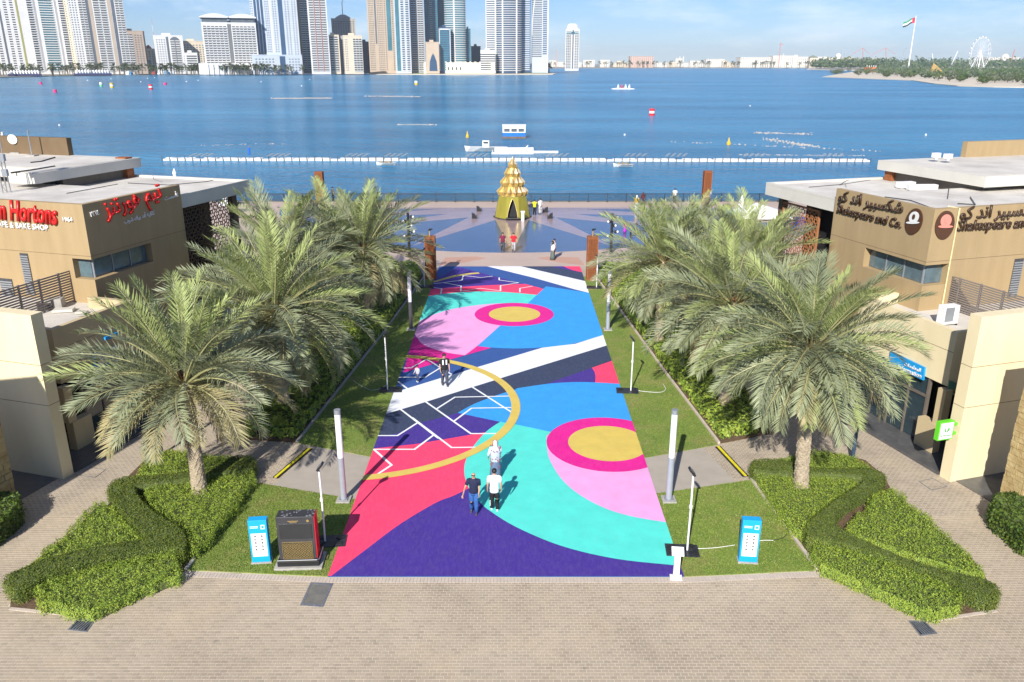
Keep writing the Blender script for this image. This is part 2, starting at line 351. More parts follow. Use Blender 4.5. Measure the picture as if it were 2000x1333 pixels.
# real bricks
def lay_bricks():
    bw, bh, g = .212, .128, .016
    xs, ys = [], []
    y = 15.5; r = 0
    while y < YB:
        x = -21 + (bw / 2 if r % 2 else 0)
        k = int(42 / bw)
        xs.append(x + np.arange(k) * bw); ys.append(np.full(k, y)); y += bh; r += 1
    xs = np.concatenate(xs) + bw / 2; ys = np.concatenate(ys) + bh / 2
    lim = (ys * .9457 + 5.4) * .64 + .6
    ok = np.abs(xs) < lim
    for poly in NOBRICK: ok &= ~inpoly(xs, ys, poly)
    xs, ys = xs[ok], ys[ok]; n = len(xs)
    hx, hy = (bw - g) / 2, (bh - g) / 2
    near = np.argsort(np.hypot(xs * .8, ys - 10))
    nearset = near[:300]; rest = near[300:]
    b = M(); b.box(-hx, hx, -hy, hy, -.03, 0); mes = [b.mesh('brick', m) for m in brickm]
    for j, i in enumerate(nearset):
        o = link('brick', mes[rnd.choice([0, 0, 1, 1, 2])], ground, (xs[i], ys[i], rnd.uniform(-.001, .002)))
        o.rotation_euler = (rnd.uniform(-.006, .006), rnd.uniform(-.006, .006), rnd.uniform(-.012, .012))
    X, Y = xs[rest], ys[rest]; k = len(X)
    z = nr.uniform(-.001, .002, k); tx = nr.uniform(-.0012, .0012, k); ty = nr.uniform(-.001, .001, k)
    hx_ = hx * nr.uniform(.97, 1.0, k); hy_ = hy * nr.uniform(.95, 1.0, k)
    def P(sx, sy, dz): return np.stack([X + sx * hx_, Y + sy * hy_, z + sx * tx + sy * ty + dz], 1)
    A, B_, C_, D = P(-1, -1, 0), P(1, -1, 0), P(1, 1, 0), P(-1, 1, 0)
    a, b_, c_, d = P(-1, -1, -.02), P(1, -1, -.02), P(1, 1, -.02), P(-1, 1, -.02)
    F = [np.stack(q, 1).reshape(-1, 3) for q in ((A, B_, C_, D), (a, b_, B_, A), (b_, c_, C_, B_), (c_, d, D, C_), (d, a, A, D))]
    mi = nr.choice([0, 0, 0, 1, 1, 1, 2], k)
    o = quads('brick_field', np.concatenate(F), brickm, np.tile(mi, 5), ground); o['kind'] = 'stuff'
lay_bricks()
# pale soldier course along the front edge of the painted surface and lawns
ec = M()
pts = [(-11.1, 23.25), (CX0, 22.9), (CX1, 22.9), (10.4, 23.25)]
for (p, q) in zip(pts[:-1], pts[1:]):
    p, q = Vector(p), Vector(q); d = q - p; n = int(d.length / .115); d /= n
    for i in range(n):
        c = p + d * (i + .5); ec.cb((c.x, c.y, -.006), (d.length - .012, .27, .03), math.atan2(d.y, d.x))
tag(ec.build('edge_course', edgepav, ground), kind='stuff')

prm = M(); prm.sheet([(-120, 66.9), (120, 66.9), (120, 100.6), (-120, 100.6)], 0)
tag(prm.build('promenade', prom), kind='structure')
# red paver patches in front of the disc
rp = M()
for sx in (-1, 1):
    rp.sheet([(sx * 6.2, 67.2), (sx * 5.9, 70.2), (sx * 3.2, 70.6), (sx * 2.2, 70.0), (sx * 4.2, 68.2)], .004)
tag(rp.build('promenade_patch', prom_red), kind='structure')
# polished star plaza
disc_blue = mat('polished_blue_tile', (.055, .11, .225), .16, col2=(.04, .085, .18), vscale=.35, spec=.6, stretch=(.5, 2, 1))
disc_pink = mat('polished_pink_tile', (.36, .265, .26), .2, col2=(.30, .22, .225), vscale=.5, spec=.6)
def tile_joints(m):
    nt = m.node_tree; b = nt.nodes['Principled BSDF']; src = b.inputs['Base Color'].links[0].from_socket
    t = nt.nodes.new('ShaderNodeTexBrick'); t.inputs['Scale'].default_value = 1; t.inputs['Brick Width'].default_value = 1.2; t.inputs['Row Height'].default_value = .6
    t.inputs['Mortar Size'].default_value = .02; t.inputs['Mortar'].default_value = (.10, .11, .14, 1)
    hs = nt.nodes.new('ShaderNodeHueSaturation'); hs.inputs['Value'].default_value = .86; tc_ = nt.nodes.new('ShaderNodeTexCoord')
    nt.links.new(tc_.outputs['Object'], t.inputs[0]); nt.links.new(src, t.inputs['Color1']); nt.links.new(src, hs.inputs['Color']); nt.links.new(hs.outputs[0], t.inputs['Color2']); nt.links.new(t.outputs[0], b.inputs['Base Color'])
tile_joints(disc_blue)
DC = (-.2, 99.5); DR = 27.4
dpoly = [(DC[0] + DR * math.cos(a), DC[1] + DR * math.sin(a)) for a in [math.pi + (math.pi) * i / 90 for i in range(91)]]
dpoly = [p for p in dpoly if p[1] < 96.3]
dpoly = [(DC[0] - DR * .993, 96.3)] + dpoly + [(DC[0] + DR * .993, 96.3)]
dm = M(); dm.sheet(dpoly, .004, 0)
def star(sx):
    k = lambda X, Y: G(750 + X / 4, 220 + Y / 4)
    tips = [(0, 72.2), tuple(k(215, 1045)[:2]), (-20.6, 81.5), (-25.6, 89.2), (-27.4, 95.2)]
    vals = [(-1.8, 88.2), (-4.85, 89.85), (-7.3, 92.0), (-8.7, 95.1)]
    out = [tips[0]]
    for i in range(4): out += [vals[i], tips[i + 1]]
    return [(p[0] * sx, p[1]) for p in out]
sl_ = star(1); sr_ = star(-1)
dm.sheet(sl_ + [(-27.1, 96.28), (27.1, 96.28)] + sr_[::-1][:-1], .008, 1)
tag(dm.build('star_plaza', [disc_blue, disc_pink]), kind='structure')
# quay wall and water
q = M(); q.box(-120, 120, 100.6, 101.1, -3, .06); tag(q.build('quay_edge', concrete), kind='structure')
def water_mat():
    m = bpy.data.materials.new('sea_water'); m.use_nodes = True; nt = m.node_tree; b = nt.nodes['Principled BSDF']; L = nt.links
    b.inputs['Roughness'].default_value = .21; b.inputs['Specular IOR Level'].default_value = .36; b.inputs['IOR'].default_value = 1.333
    tc_ = nt.nodes.new('ShaderNodeTexCoord')
    def N(scale, st, det=4, ro=.55):
        mp_ = nt.nodes.new('ShaderNodeMapping'); mp_.inputs['Scale'].default_value = st; mp_.inputs['Rotation'].default_value = (0, 0, R(-12))
        n = nt.nodes.new('ShaderNodeTexNoise'); n.inputs['Scale'].default_value = scale; n.inputs['Detail'].default_value = det; n.inputs['Roughness'].default_value = ro
        L.new(tc_.outputs['Object'], mp_.inputs[0]); L.new(mp_.outputs[0], n.inputs[0]); return n.outputs[0]
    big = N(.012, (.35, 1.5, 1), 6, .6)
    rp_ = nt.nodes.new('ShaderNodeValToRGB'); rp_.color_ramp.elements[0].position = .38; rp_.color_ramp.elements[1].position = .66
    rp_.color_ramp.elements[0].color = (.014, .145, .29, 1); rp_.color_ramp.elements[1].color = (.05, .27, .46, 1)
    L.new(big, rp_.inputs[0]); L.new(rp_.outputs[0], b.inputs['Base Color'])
    prev = None
    for sc_, st, dist in ((.04, (.8, 1.8, 1), 2.2), (.2, (.6, 1.5, 1), 2.2), (.6, (.6, 1.4, 1), 1.1), (2.2, (.7, 1.3, 1), .28)):
        bp = nt.nodes.new('ShaderNodeBump'); bp.inputs['Distance'].default_value = dist; bp.inputs['Strength'].default_value = 1
        L.new(N(sc_, st), bp.inputs['Height'])
        if prev: L.new(prev, bp.inputs['Normal'])
        prev = bp.outputs[0]
    L.new(prev, b.inputs['Normal'])
    return m
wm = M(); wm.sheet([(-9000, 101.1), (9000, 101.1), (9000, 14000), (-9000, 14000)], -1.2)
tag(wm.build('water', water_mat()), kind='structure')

# ---------------------------------------------------------------- lawns, kerbs, cross paths, beds
grassm = mat('grass', (.20, .27, .045), .9, col2=(.135, .21, .03), vscale=.8, bump=.03, bscale=35)
def patchy(m):
    nt = m.node_tree; b = nt.nodes['Principled BSDF']; src = b.inputs['Base Color'].links[0].from_socket
    n = nt.nodes.new('ShaderNodeTexNoise'); n.inputs['Scale'].default_value = .55; n.inputs['Detail'].default_value = 8; n.inputs['Roughness'].default_value = .7
    tc_ = nt.nodes.new('ShaderNodeTexCoord'); nt.links.new(tc_.outputs['Object'], n.inputs[0])
    r_ = nt.nodes.new('ShaderNodeMapRange'); r_.inputs[1].default_value = .49; r_.inputs[2].default_value = .72; r_.inputs[4].default_value = .8; nt.links.new(n.outputs[0], r_.inputs[0])
    mx = nt.nodes.new('ShaderNodeMix'); mx.data_type = 'RGBA'; mx.inputs[7].default_value = (.34, .27, .11, 1)
    nt.links.new(r_.outputs[0], mx.inputs[0]); nt.links.new(src, mx.inputs[6])
    n2 = nt.nodes.new('ShaderNodeTexNoise'); n2.inputs['Scale'].default_value = 18; n2.inputs['Detail'].default_value = 5; nt.links.new(tc_.outputs['Object'], n2.inputs[0])
    r2 = nt.nodes.new('ShaderNodeMapRange'); r2.inputs[1].default_value = .35; r2.inputs[2].default_value = .7; r2.inputs[3].default_value = .72; r2.inputs[4].default_value = 1.3; nt.links.new(n2.outputs[0], r2.inputs[0])
    hs = nt.nodes.new('ShaderNodeHueSaturation'); nt.links.new(mx.outputs[2], hs.inputs['Color']); nt.links.new(r2.outputs[0], hs.inputs['Value']); nt.links.new(hs.outputs[0], b.inputs['Base Color'])
patchy(grassm)
for nm, poly in (('lawn', LAWN_L1), ('lawn', LAWN_R1), ('lawn', LAWN_L2), ('lawn', LAWN_R2)):
    m = M(); m.prism(poly, -.01, .025); tag(m.build(nm, grassm), kind='structure')
blade = [leafmat('grass_blade_a', (.22, .30, .045), (.15, .23, .03)), leafmat('grass_blade_b', (.34, .33, .09), (.25, .27, .06))]
def grass(poly, n, name='grass'):
    xs = [p[0] for p in poly]; ys = [p[1] for p in poly]
    x = nr.uniform(min(xs), max(xs), n); y = nr.uniform(min(ys), max(ys), n); ok = inpoly(x, y, poly); x, y = x[ok], y[ok]; k = len(x)
    a = nr.uniform(0, 2 * np.pi, k); wd = .018; h = nr.uniform(.02, .055, k); lx = nr.normal(0, .02, k); ly = nr.normal(0, .02, k)
    dx, dy = np.cos(a) * wd, np.sin(a) * wd
    v = np.stack([np.stack([x - dx, y - dy, np.full(k, .02)], 1), np.stack([x + dx, y + dy, np.full(k, .02)], 1), np.stack([x + lx, y + ly, .02 + h], 1)], 1).reshape(-1, 3)
    tag(quads(name, v, blade, (nr.rand(k) < .25).astype(int), n=3), kind='stuff')
for poly, n in ((LAWN_L1, 26000), (LAWN_R1, 26000), (LAWN_L2, 26000), (LAWN_R2, 26000)): grass(poly, n)
# cross paths between the two lawns on either side
for P_ in ([(-12.8, 33.6), (-9.75, 33.2), (CX0, 31.8), (CX0, 28.15), (-10.5, 29.5), (-12.9, 30.2)], [(CX1, 31.7), (9.3, 33.0), (12.4, 34.2), (12.4, 30.6), (9.84, 29.72), (CX1, 28.6)]):
    m = M(); m.sheet(P_, .003); tag(m.build('cross_path', pav_far), kind='structure')
for P_ in ([(-8.75, 32.8), (CX0, 31.8), (CX0, 28.15), (-9.75, 29.26)], [(CX1, 31.7), (8.55, 32.7), (9.2, 29.55), (CX1, 28.6)]):
    m = M(); m.sheet(P_, .006); tag(m.build('cross_path', crossm), kind='structure')
for P_ in (ISL_L, ISL_R, BED_L2, BED_R2):
    m = M(); m.prism([tuple(p[:2]) for p in P_], -.01, .03); tag(m.build('planting_bed', soil), kind='structure')
def kerb(pts, mats=concrete, wd=.11, h=.12, name='kerb'):
    m = M()
    for p, q_ in zip(pts[:-1], pts[1:]):
        p = Vector((*p[:2], 0)); q_ = Vector((*q_[:2], 0)); L_ = (q_ - p).length; n = max(1, int(L_ / 1.0)); d = (q_ - p) / n
        for i in range(n):
            a_ = p + d * i + d.normalized() * .006; b_ = p + d * (i + 1) - d.normalized() * .006; mid = (a_ + b_) / 2
            m.cb((mid.x, mid.y, h / 2 - .01), ((b_ - a_).length, wd, h), math.atan2(d.y, d.x))
    return tag(m.build(name, mats), kind='structure')
kerb([(-11.06, 23.42), (-10.5, 29.5)]); kerb([(-9.75, 33.2), (-8.18, 49.1), (-7.05, 63.4)])
kerb([(10.36, 23.42), (9.88, 29.75)], edgepav); kerb([(9.36, 33.1), (8.53, 41.9), (6.75, 63.4)], edgepav)
kerb([(-11.06, 23.42), tuple(G(190, 1206)[:2]), tuple(G(20, 1189)[:2])], edgepav, .14, .03)
kerb([(10.36, 23.42), tuple(G(1815, 1213)[:2]), tuple(G(1946, 1193)[:2])], edgepav, .14, .03)

# ---------------------------------------------------------------- painted surface
PC = dict(royal=(.022, .085, .30), purple=(.050, .020, .25), pink=(.93, .045, .14), teal=(.08, .68, .57), sky=(.025, .32, .80), lilac=(.80, .36, .66),
          magenta=(.72, .002, .26), white=(.80, .82, .84), charcoal=(.028, .045, .10), gold=(.66, .49, .10))
PN = list(PC); PM = [paint('paint_' + k, PC[k]) for k in PN]
turf = root('painted_mural', ((CX0 + CX1) / 2, CY0, 0), 'long walkway painted with bright circles, bands and a gold ring between the lawns', 'mural')
bm_ = M(); bm_.box(CX0, CX1, CY0, CY1, -.01, .012); bm_.build('backing', paint('paint_base', PC['royal']), turf)
def clip(poly):
    for ax, lim, sg in ((0, CX0 + .003, 1), (0, CX1 - .003, -1), (1, CY0 + .003, 1), (1, CY1 - .003, -1)):
        out = []
        for i in range(len(poly)):
            p, q_ = poly[i - 1], poly[i]; a = (p[ax] - lim) * sg; b = (q_[ax] - lim) * sg
            if (a >= 0) != (b >= 0):
                t = a / (a - b); out.append((p[0] + (q_[0] - p[0]) * t, p[1] + (q_[1] - p[1]) * t))
            if b >= 0: out.append((q_[0], q_[1]))
        poly = out
        if len(poly) < 3: return []
    return poly
lay = [0]
def region(col, poly, sm=0):
    lay[0] += 1; poly = [(p[0], p[1]) for p in poly]; poly = clip(poly)
    if len(poly) < 3: return
    m = M(); m.sheet(poly, .012 + .0011 * lay[0]); m.build('painted_shape', PM[PN.index(col)], turf)
def disc(col, c, r, r2=None, n=120):
    lay[0] += 1; z = .012 + .0011 * lay[0]; m = M()
    if r2 is None: m.sheet(clip([(c[0] + r * math.cos(2 * math.pi * i / n), c[1] + r * math.sin(2 * math.pi * i / n)) for i in range(n)]), z)
    else:
        for i in range(n):
            q4 = []
            for (rr, j) in ((r, i), (r, i + 1), (r2, i + 1), (r2, i)):
                a = 2 * math.pi * j / n; q4.append((c[0] + rr * math.cos(a), c[1] + rr * math.sin(a)))
            q4 = clip(q4)
            if len(q4) >= 3: m.sheet(q4, z)
    m.build('painted_ring' if r2 else 'painted_circle', PM[PN.index(col)], turf)
def curve(pts, conv, sub=5): return smooth_poly([conv(*p) for p in pts], sub, False)
LX, RX = CX0 - 1, CX1 + 1
a, b, c = cA, cB, cC
# far half
region('purple', [a(945, 80), a(1420, 207), a(1440, 240), a(900, 260), (LX, a(700, 260).y), (LX, a(795, 168).y), a(795, 168)])
region('gold', [a(765, 193), a(760, 178)] + curve([(775, 183), (900, 146), (1000, 129), (1090, 121)], a) + curve([(1100, 130), (1000, 140), (900, 159), (775, 193)], a))
region('pink', curve([(700, 245), (900, 232), (1150, 215), (1430, 205)], a) + [a(1562, 241), a(1500, 300), a(700, 300)])
tealtop = curve([(640, 310), (740, 291), (900, 270), (1100, 259), (1300, 265), (1512, 284)], a)
region('teal', tealtop + [a(1450, 400), a(640, 520)])
region('white', [b(265, 70), b(265, 78), b(600, 160), b(900, 245), b(1005, 270), b(1030, 200), b(975, 185), b(510, 78), b(510, 70)])
region('charcoal', [b(510, 70), b(510, 78), b(975, 185), b(1040, 200), b(1040, 70)])
region('purple', [b(735, 70), b(735, 80), b(950, 123), b(1000, 135), b(1000, 70)])
region('pink', [b(818, 70), b(818, 79), b(880, 105), b(965, 124), b(1000, 130), b(1000, 70)])
region('sky', [b(690, 223), b(1020, 272), b(1200, 575)] + curve([(1105, 575), (900, 635), (700, 662), (450, 673), (200, 660)], b) + [b(150, 560), b(560, 345), b(690, 223)])
region('magenta', [a(620, 590), a(545, 848)] + curve([(545, 848), (700, 803), (870, 757), (1030, 712), (1185, 668)], a) + [a(1080, 655), a(1000, 560)])
region('lilac', curve([(560, 540), (680, 465), (850, 400), (1000, 370), (1200, 348), (1350, 345)], a) + [a(1400, 450), a(1250, 505), a(1080, 657), a(992, 722)] + curve([(990, 722), (850, 700), (700, 650), (640, 585), (600, 520)], a))
disc('magenta', (.15, 53.07), 2.71); disc('gold', (.17, 53.07), 1.76)
# near half
region('white', [a(380, 1025), a(485, 990), a(800, 893), a(1100, 803), a(1550, 668), b(660, 668), b(900, 640), b(1105, 575), b(1250, 560), b(1250, 620), b(1130, 651), b(363, 888), a(1250, 890), a(1040, 955), a(710, 1060), a(430, 1147), a(300, 1180)])
region('charcoal', [a(300, 1180), a(430, 1145), a(710, 1060), a(1040, 955), a(1250, 890), b(1130, 651), b(1250, 620), b(1250, 740), b(1165, 760), b(1020, 816), b(690, 935), a(1350, 1000), a(1250, 1100), a(600, 1333), a(300, 1333)])
region('purple', [b(640, 945), b(690, 930), b(1020, 814), b(1100, 830), b(1100, 950), b(900, 930)])
region('pink', [b(1020, 814), b(1165, 763), b(1250, 735), b(1300, 940), b(1045, 940)] + curve([(1045, 922), (1048, 880), (1042, 845), (1022, 814)], b))
skytop = curve([(940, 1140), (1020, 1095), (1100, 1058), (1250, 1003), (1360, 970)], a) + curve([(480, 962), (700, 930), (850, 919), (1000, 918), (1225, 930), (1330, 950)], b)
region('sky', skytop + [b(1450, 1250), b(1300, 1400), b(715, 1276), b(480, 1226), a(1250, 1206)])
region('purple', [a(300, 1333), a(365, 1312), a(500, 1290), a(650, 1217), a(800, 1180), a(940, 1140), a(1250, 1206), c(930, 60), c(880, 80), c(700, 140), c(100, 210), c(100, 100)])
region('pink', [c(-100, 195), c(260, 165), c(500, 139), c(700, 105), c(890, 72), c(960, 100), c(900, 400), c(785, 388)] + curve([(785, 388), (700, 430), (600, 470), (400, 590), (200, 740), (20, 877)], c) + [c(-40, 920), c(-300, 900)])
tealleft = curve([(970, 12), (925, 40), (880, 75), (835, 125), (795, 180), (768, 240), (762, 290), (770, 340), (800, 410), (850, 465), (900, 510), (1050, 603), (1300, 708), (1600, 780), (1920, 816)], c)
region('purple', [c(20, 877)] + curve([(20, 877), (200, 740), (400, 590), (600, 470), (700, 430), (785, 388)], c) + [c(900, 400), c(2100, 700), c(2100, 950), c(10, 950)])
region('teal', tealleft + [c(2100, 830), c(2000, 400), c(1300, 90), b(715, 1276), b(480, 1226), a(1250, 1206)])
region('lilac', curve([(1222, 90), (1224, 165), (1240, 230), (1300, 330), (1400, 420), (1550, 500), (1700, 545), (1885, 577), (2000, 595)], c) + [c(2100, 250), c(1700, 150)])
disc('magenta', (4.32, 33.14), 2.756); disc('gold', (4.34, 33.14), 1.795)
WL = .105
def line(pts, conv):
    lay[0] += 1; z = .012 + .0011 * lay[0]; P_ = [Vector(conv(*p)[:2]) for p in pts]; m = M()
    for i in range(len(P_) - 1):
        p, q_ = P_[i], P_[i + 1]; d = (q_ - p).normalized(); n = Vector((-d.y, d.x)) * WL / 2; p = p - d * WL * .35; q_ = q_ + d * WL * .35
        cl_ = clip([tuple(p + n), tuple(q_ + n), tuple(q_ - n), tuple(p - n)])
        if len(cl_) > 2: m.sheet(cl_, z + .0002 * i)
    m.build('painted_line', PM[PN.index('white')], turf)
for L_ in ([(555, 817), (605, 815), (715, 752), (900, 865)], [(500, 883), (705, 883), (815, 815)], [(510, 915), (572, 963)],
           [(1047, 955), (1330, 1137)], [(790, 1111), (920, 1028), (1312, 1020)], [(710, 1062), (1035, 1292), (1235, 1292)], [(915, 1201), (1040, 1108), (1330, 1103)],
           [(530, 1118), (775, 1307), (800, 1325)], [(330, 1307), (505, 1307), (650, 1214)],
           [(770, 206), (835, 199), (972, 180), (980, 147), (1110, 162), (1190, 152)], [(835, 199), (965, 222), (962, 262), (1105, 240), (1250, 258), (1250, 220), (1380, 200), (1240, 180), (1240, 163)],
           [(770, 235), (825, 243), (818, 280)], [(1390, 268), (1390, 240), (1480, 225)]): line(L_, a)
for L_ in ([(473, -5), (692, 162), (845, 160)], [(590, 93), (485, 172), (258, 172), (357, 260), (262, 322)]): line(L_, c)
disc('gold', (-7.2, 37.19), 7.62, 7.17, 200)
# ---------------------------------------------------------------- clipped hedges and shrubs
lm_shrub = [leafmat('shrub_leaf_a', (.39, .49, .07), (.29, .41, .055), 1.5, tr=.38), leafmat('shrub_leaf_b', (.48, .56, .09), (.38, .49, .065), 1.5, tr=.38), leafmat('shrub_leaf_c', (.15, .26, .05), (.10, .19, .035), 1.5, tr=.38)]
lm_hedge = [leafmat('hedge_leaf_a', (.17, .24, .035), (.12, .18, .025), 1.5, tr=.38), leafmat('hedge_leaf_b', (.26, .29, .045), (.18, .22, .03), 1.5, tr=.38), leafmat('hedge_leaf_c', (.05, .085, .015), (.04, .07, .012), 1.5, tr=.38)]
twigm = mat('hedge_twigs', (.20, .155, .10), .9, col2=(.10, .075, .045), vscale=9, bump=.03, bscale=30)
underm = mat('hedge_inner_growth', (.13, .17, .04), .9, col2=(.07, .09, .025), vscale=6, bump=.05, bscale=18)
def leaves_at(p, nrm, size, rs):
    k = len(p)
    t = rs.normal(size=(k, 3)); nn = nrm + rs.normal(0, .42, (k, 3)); nn /= np.linalg.norm(nn, axis=1)[:, None]
    u = np.cross(nn, t); u /= np.linalg.norm(u, axis=1)[:, None]; v = np.cross(nn, u)
    s = (size * rs.uniform(.6, 1.3, k))[:, None]; u = u * s; v = v * s * .6
    return np.stack([p - u, p - v * .9, p + u, p + v * .9], 1).reshape(-1, 3)
def clump(x, y, f):
    return np.array([noise.noise(Vector((a_ * f, b_ * f, 3.1))) for a_, b_ in zip(x, y)])
def mass(name, label, cat, poly, h, mats, dens=420, size=.05, rough=.10, group=None, cf=1.6, bare=0, z0=.02):
    poly = [tuple(p[:2]) for p in poly]; n = len(poly)
    cx = sum(p[0] for p in poly) / n; cy = sum(p[1] for p in poly) / n
    rt = root(name, (cx, cy, z0), label, cat, group)
    ins = [(p[0] + (cx - p[0]) * .03, p[1] + (cy - p[1]) * .03) for p in poly]
    m = M(); m.prism(ins, z0, h - rough * .9); m.build('twigs', underm, rt)
    xs = [p[0] for p in poly]; ys = [p[1] for p in poly]; A_ = (max(xs) - min(xs)) * (max(ys) - min(ys)); k = int(A_ * dens)
    x = nr.uniform(min(xs), max(xs), k); y = nr.uniform(min(ys), max(ys), k); ok = inpoly(x, y, poly); x, y = x[ok], y[ok]; k = len(x)
    c1 = clump(x, y, cf); c2 = clump(x + 50, y, cf * 3.5)
    z = h + rough * (c1 * 1.3 + c2 * 1.3) - nr.rand(k) ** 2 * rough * 1.1
    keep = nr.rand(k) < np.clip(1.12 + c2 * 2.4 - bare * np.clip(c1 * 3, 0, 1), .12, 1); x, y, z, c2 = x[keep], y[keep], z[keep], c2[keep]
    P_ = [np.stack([x, y, z], 1)]; Nn = [np.tile([0, 0, 1.0], (len(x), 1))]
    for i in range(n):
        p, q_ = np.array(poly[i - 1]), np.array(poly[i]); L_ = np.linalg.norm(q_ - p); k2 = int(L_ * h * dens * 1.1)
        if k2 < 1: continue
        t = nr.rand(k2); e = p + (q_ - p) * t[:, None]; nm = np.array([(q_ - p)[1], -(q_ - p)[0]]) / max(L_, 1e-6)
        if inpoly([(p[0] + q_[0]) / 2 + nm[0] * .05], [(p[1] + q_[1]) / 2 + nm[1] * .05], poly)[0]: nm = -nm
        off = nr.normal(.0, .05, k2) + clump(e[:, 0], e[:, 1], 2.5) * rough
        P_.append(np.stack([e[:, 0] + nm[0] * off, e[:, 1] + nm[1] * off, z0 + (h - z0) * nr.rand(k2) ** .8], 1)); Nn.append(np.tile([nm[0], nm[1], .4], (k2, 1)))
    P_ = np.concatenate(P_); Nn = np.concatenate(Nn); K = len(P_)
    mi = nr.choice([0, 0, 0, 1, 1, 2], K)
    o = quads('foliage', leaves_at(P_, Nn, size, nr), mats, mi, rt); o['kind'] = 'stuff'
    return rt
def cL(X, Y, h): return G(X / 2.818, 860 + Y / 2.818, h * .45)
def cRt(X, Y, h): return G(1440 + X / 2.818, 860 + Y / 2.818, h * .45)
HH, HS = .60, .46
mass('clipped_hedge', 'clipped yellow-green hedge snaking through the left planting island', 'hedge',
     smooth_poly([cL(x, y, HH) for x, y in [(40, 795), (180, 728), (400, 660), (620, 615), (800, 590), (835, 575), (720, 478), (640, 375), (600, 312), (640, 255), (740, 236), (900, 225), (1050, 205), (1200, 185), (1290, 125), (1400, 130), (1392, 190), (1290, 200), (1060, 240), (870, 270), (742, 288), (800, 390), (900, 465), (1010, 535), (1032, 600), (1020, 655), (960, 628), (700, 665), (480, 715), (260, 790), (110, 870), (50, 835)]], 2), HH, lm_hedge, 1700, .027, .04, cf=3)
for lab, pts in (('green shrub mass on the path side of the left island, tapering to a point', [(185, 705), (270, 620), (370, 555), (440, 470), (530, 375), (575, 372), (630, 400), (700, 490), (790, 570), (770, 590), (600, 612), (400, 652), (210, 720)]),
                 ('green shrub mass along the front tip of the left island beside the drain grate', [(205, 835), (400, 770), (640, 705), (960, 650), (985, 700), (985, 765), (760, 850), (620, 925), (530, 965), (430, 955), (240, 925)]),
                 ('lumpy green shrubs around the trunk of the left front palm', [(800, 300), (950, 262), (1060, 246), (1170, 235), (1300, 205), (1400, 195), (1395, 235), (1280, 400), (1150, 570), (1075, 640), (1045, 615), (1030, 540), (905, 448), (825, 380)]),
                 ('green shrubs on the far side of the left island behind the hedge', [(765, 215), (770, 180), (850, 110), (960, 82), (1050, 92), (1130, 120), (1285, 112), (1275, 130), (1190, 170), (1040, 192), (900, 212)])):
    mass('shrub_bed', lab, 'shrubs', [cL(x, y, HS) for x, y in pts], HS, lm_shrub, 1600, .029, .22, 'shrub masses on the islands', cf=3.2)
mass('clipped_hedge', 'clipped dark green hedge snaking through the right planting island', 'hedge',
     smooth_poly([cRt(x, y, HH) for x, y in [(80, 150), (230, 140), (330, 165), (420, 188), (600, 190), (720, 190), (800, 222), (800, 262), (720, 310), (620, 365), (545, 430), (530, 480), (570, 535), (700, 600), (900, 690), (1150, 768), (1370, 818), (1432, 862), (1405, 905), (1300, 895), (1150, 800), (950, 735), (750, 665), (560, 612), (440, 585), (375, 575), (385, 495), (440, 440), (560, 350), (650, 292), (700, 250), (630, 226), (400, 214), (250, 214), (110, 205), (82, 195)]], 2), HH, lm_hedge, 1700, .027, .04, cf=3, bare=.3)
for lab, pts in (('bright green shrub strip along the front of the right island beside the drain grate', [(412, 565), (480, 590), (540, 625), (650, 640), (850, 715), (1000, 775), (1150, 838), (1225, 880), (1220, 950), (1050, 980), (950, 935), (800, 865), (600, 780), (460, 715), (412, 650)]),
                 ('bright green triangle of shrubs around the right front palm trunk', [(112, 212), (300, 236), (380, 234), (600, 230), (655, 262), (500, 372), (400, 455), (372, 545), (310, 510), (230, 415), (130, 260)]),
                 ('wide bright green shrub mass on the path side of the right island', [(745, 325), (850, 292), (900, 330), (932, 378), (1010, 422), (1150, 555), (1240, 640), (1330, 735), (1355, 780), (1240, 752), (1000, 678), (800, 612), (660, 558), (595, 512), (650, 445), (720, 400)]),
                 ('bright green shrubs on the far side of the right island by the blue lamp post', [(228, 132), (300, 118), (400, 92), (480, 87), (600, 112), (655, 132), (730, 182), (600, 180), (440, 176), (300, 155)])):
    mass('shrub_bed', lab, 'shrubs', [cRt(x, y, HS) for x, y in pts], HS, lm_shrub, 1600, .029, .19, 'shrub masses on the islands', cf=3.2)
mass('corner_hedge', 'dark green block hedge at the right picture edge by the stone pillar', 'hedge', [cRt(x, y, .9) for x, y in [(1388, 412), (1420, 352), (1800, 340), (1900, 700), (1578, 590), (1480, 500), (1400, 440)]], .9, [lm_hedge[0], lm_hedge[2], lm_shrub[2]], 520, .06, .08)
mass('corner_hedge', 'dark green block hedge at the left picture edge by the green panel', 'hedge', [cL(x, y, .9) for x, y in [(-300, 345), (60, 345), (112, 372), (112, 415), (60, 470), (-60, 560), (-300, 640)]], .9, [lm_hedge[0], lm_hedge[2], lm_shrub[2]], 520, .06, .08)
for lab, pts in (('low shrubs under the left palm row beside the long kerb', [(-12.3, 33.9), (-9.95, 33.6), (-8.4, 49), (-7.35, 63), (-8.2, 66.5), (-13, 65.5)]),
                 ('low shrubs under the right palm row beside the long kerb', [(9.6, 33.5), (11.9, 34.5), (12.4, 65.5), (7.6, 66.2), (7.05, 63), (8.75, 42)])):
    mass('shrub_bed', lab, 'shrubs', pts, .55, lm_shrub, 170, .09, .22, cf=1.3)

